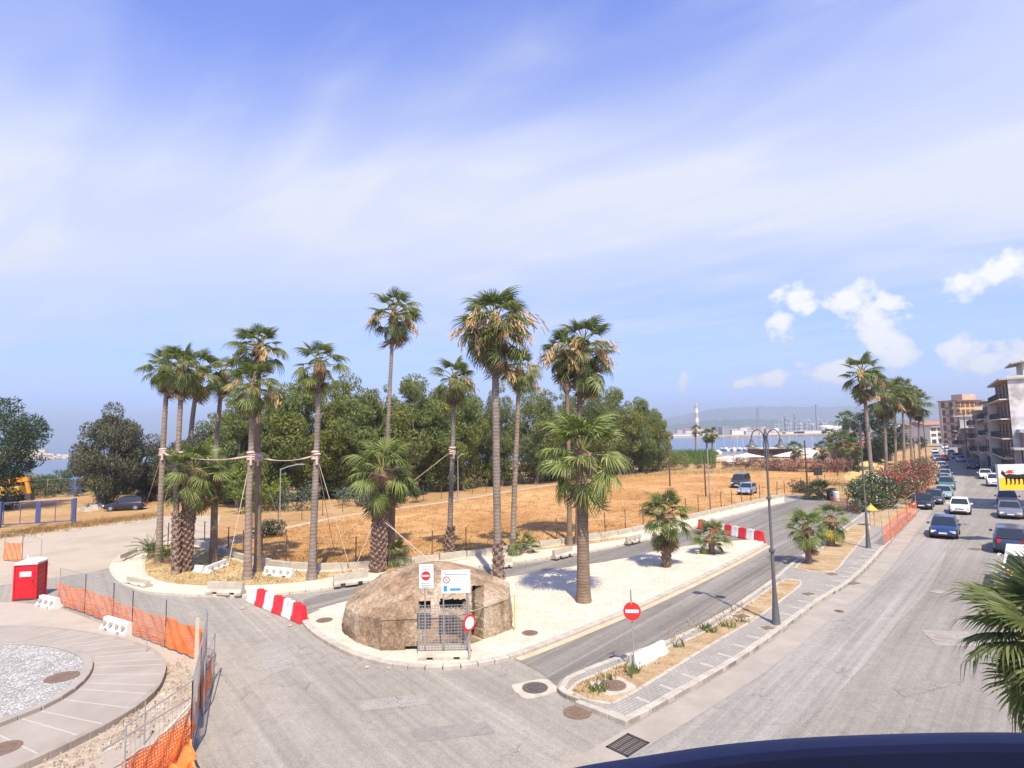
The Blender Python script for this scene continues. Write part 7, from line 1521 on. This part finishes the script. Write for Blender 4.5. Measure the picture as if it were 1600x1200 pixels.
# marina: sailing boats with bare masts, white tents
hull = MB(); hp = [(-4.2, 1.0, .9), (-2, 1.4, 1.0), (1, 1.4, 1.1), (3.2, .8, 1.3), (4.6, .05, 1.5)]
for x, w, z in hp: hull.v += [(x, -w, z), (x, -w * .6, -.2), (x, w * .6, -.2), (x, w, z)]
for i in range(4):
    for j in range(3): hull.face([i * 4 + j, i * 4 + j + 1, i * 4 + j + 5, i * 4 + j + 4])
    hull.face([i * 4 + 3, i * 4, i * 4 + 4, i * 4 + 7])
hull.face([0, 1, 2, 3]); hme = hull.mesh('hull', m_pvcw); cb = MB(); cb.box((-.4, 0, 1.35), (3.6, 1.6, .6), taper=.2); cme = cb.mesh('cabin', m_pvcw); mm = MB(); mm.tube([(.6, 0, 1), (.6, 0, 11.5)], .05, 6); mm.bar((.6, 0, 2.2), (-3, 0, 2.2), .1); mm.bar((.6, -.9, 7.5), (.6, .9, 7.5), .07); mme = mm.mesh('mast', plain('mast_alloy', (0.7, 0.7, 0.7), .4, .3))
bx = [1120, 1133, 1146, 1154, 1163, 1172, 1183, 1192, 1206, 1220, 1235, 1247, 1272]
for i, x in enumerate(bx):
    Y = 262 + (i * 37) % 40; p = at(x, Y, 712); t_ = thing('sailing_boat', f'white sailing boat with a bare mast, {["first","second","third","fourth","fifth","sixth","seventh","eighth","ninth","tenth","eleventh","twelfth","last","fourteenth","fifteenth","sixteenth","seventeenth","eighteenth","nineteenth","last"][i]} from the bay palms in the marina', 'boat', (p.x, Y, -1.9), rb.uniform(1.2, 1.9), 'sailing boats in the marina'); obj('hull', hme, t_); obj('cabin', cme, t_); m2 = obj('mast', mme, t_); m2.scale = (1, 1, rb.uniform(.75, 1.1))
m_tent = plain('tent_white', (0.6, 0.59, 0.56), .7)
for i, (x, y, w, hpx) in enumerate([(1138, 722, 6, 712), (1168, 721, 8, 708), (1152, 726, 6, 716), (1258, 718, 9, 700), (1273, 722, 5, 708), (1228, 720, 5, 707), (1060, 716, 5, 706), (1096, 718, 5, 707)]):
    b = G(x, y); h = VP(b, x, hpx).z; t_ = thing('tent', ['white beach tent left in front of the marina', 'wide white beach tent in the middle of the marina front', 'low white awning nearest the pink hedge', 'big white pointed tent right of the marina', 'smaller white tent beside the big pointed one', 'white parasol tent by the brown hut', 'pale tent among the reeds beside the wood', 'pale tent behind the bay palms'][i], 'tent', b); mb = MB(); mb.add([(-w / 2, -2.5, h * .55), (w / 2, -2.5, h * .55), (w / 2, 2.5, h * .55), (-w / 2, 2.5, h * .55), (0, 0, h)], [(0, 1, 4), (1, 2, 4), (2, 3, 4), (3, 0, 4)]); mb.build('canopy', m_tent, t_); mb = MB()
    for sx in (-1, 1):
        for sy in (-1, 1): mb.bar((sx * (w / 2 - .1), sy * 2.4, 0), (sx * (w / 2 - .1), sy * 2.4, h * .55), .12)
    mb.build('tent_pole', m_pvcw, t_)

# ------------------------------------------------------------------ balcony rail under the viewer
m_railp = plain('rail_navy_paint', (0.06, 0.07, 0.135), .6, 0, .08); rl = thing('balcony_rail', 'curved dark navy metal handrail of the balcony at the lower border', 'rail')
RP = []
for x, y, dist in ((820, 1226, .95), (900, 1203, .98), (1000, 1186, 1.0), (1120, 1168, 1.0), (1250, 1156, 1.0), (1400, 1149.5, .98), (1520, 1147, .95), (1640, 1148, .92), (1760, 1152, .88)): RP.append(VP(Vector((0, dist, 0)), x, y))
zr = RP[5].z
RP2 = smooth([Vector((p.x, p.y, p.z)) for p in RP], 6); mb = MB()
sec = [(0, 0), (.012, .006), (.012, -.045), (0, -.052), (-.03, -.052), (-.03, 0)]
for i, p in enumerate(RP2):
    t_ = (RP2[min(i + 1, len(RP2) - 1)] - RP2[max(i - 1, 0)]); t_.z = 0; t_.normalize(); nrm = Vector((-t_.y, t_.x, 0))
    for d_, z in ((.02, -.012), (.012, -.003), (-.004, 0), (-.022, -.003), (-.03, -.012), (-.03, -.05), (.02, -.05)): q = p + nrm * d_ + Vector((0, 0, z)); mb.v.append(tuple(q))
for i in range(len(RP2) - 1):
    for j in range(7): mb.face([i * 7 + j, i * 7 + (j + 1) % 7, (i + 1) * 7 + (j + 1) % 7, (i + 1) * 7 + j])
mb.build('handrail', m_railp, rl, smooth_=30)
mb = MB()
for i in range(3, len(RP2), 4): p = RP2[i]; mb.bar(p + Vector((0, -.01, -.05)), p + Vector((0, -.01, -.95)), .014)
mb.build('baluster', m_railp, rl)

# unseen balcony ceiling, added to shade the rail, with back wall and floor
mb = MB(); mb.box((1.5, -1.65, 11.5), (9, 3.3, .22)); struct(mb.build('balcony_shade_ceiling', m_pl_cream))
mb = MB(); mb.box((1.5, -3.5, 6.5), (9, .3, 13)); struct(mb.build('balcony_wall', m_pl_cream))
mb = MB(); mb.box((1.5, -1.2, 6.5), (9, 4.2, .2)); struct(mb.build('balcony_floor', m_pl_grey))
# ------------------------------------------------------------------ haze
def haze():
    mb = MB(); mb.box((0, 3000, 128), (13400, 7400, 266)); o = mb.build('haze', [], None) if False else None
    me = mb.mesh('haze', []); o = obj('haze', me); o['kind'] = 'stuff'
    mt = bpy.data.materials.new('haze'); mt.use_nodes = True; nt = mt.node_tree; nt.nodes.clear(); out = nt.nodes.new('ShaderNodeOutputMaterial'); v = nt.nodes.new('ShaderNodeVolumePrincipled'); v.inputs['Color'].default_value = (.74, .87, 1, 1); v.inputs['Density'].default_value = HAZE_DENS; v.inputs['Anisotropy'].default_value = .25; nt.links.new(v.outputs[0], out.inputs['Volume']); me.materials.append(mt)
HAZE_DENS = 0.00032
if HAZE_DENS > 0: haze()
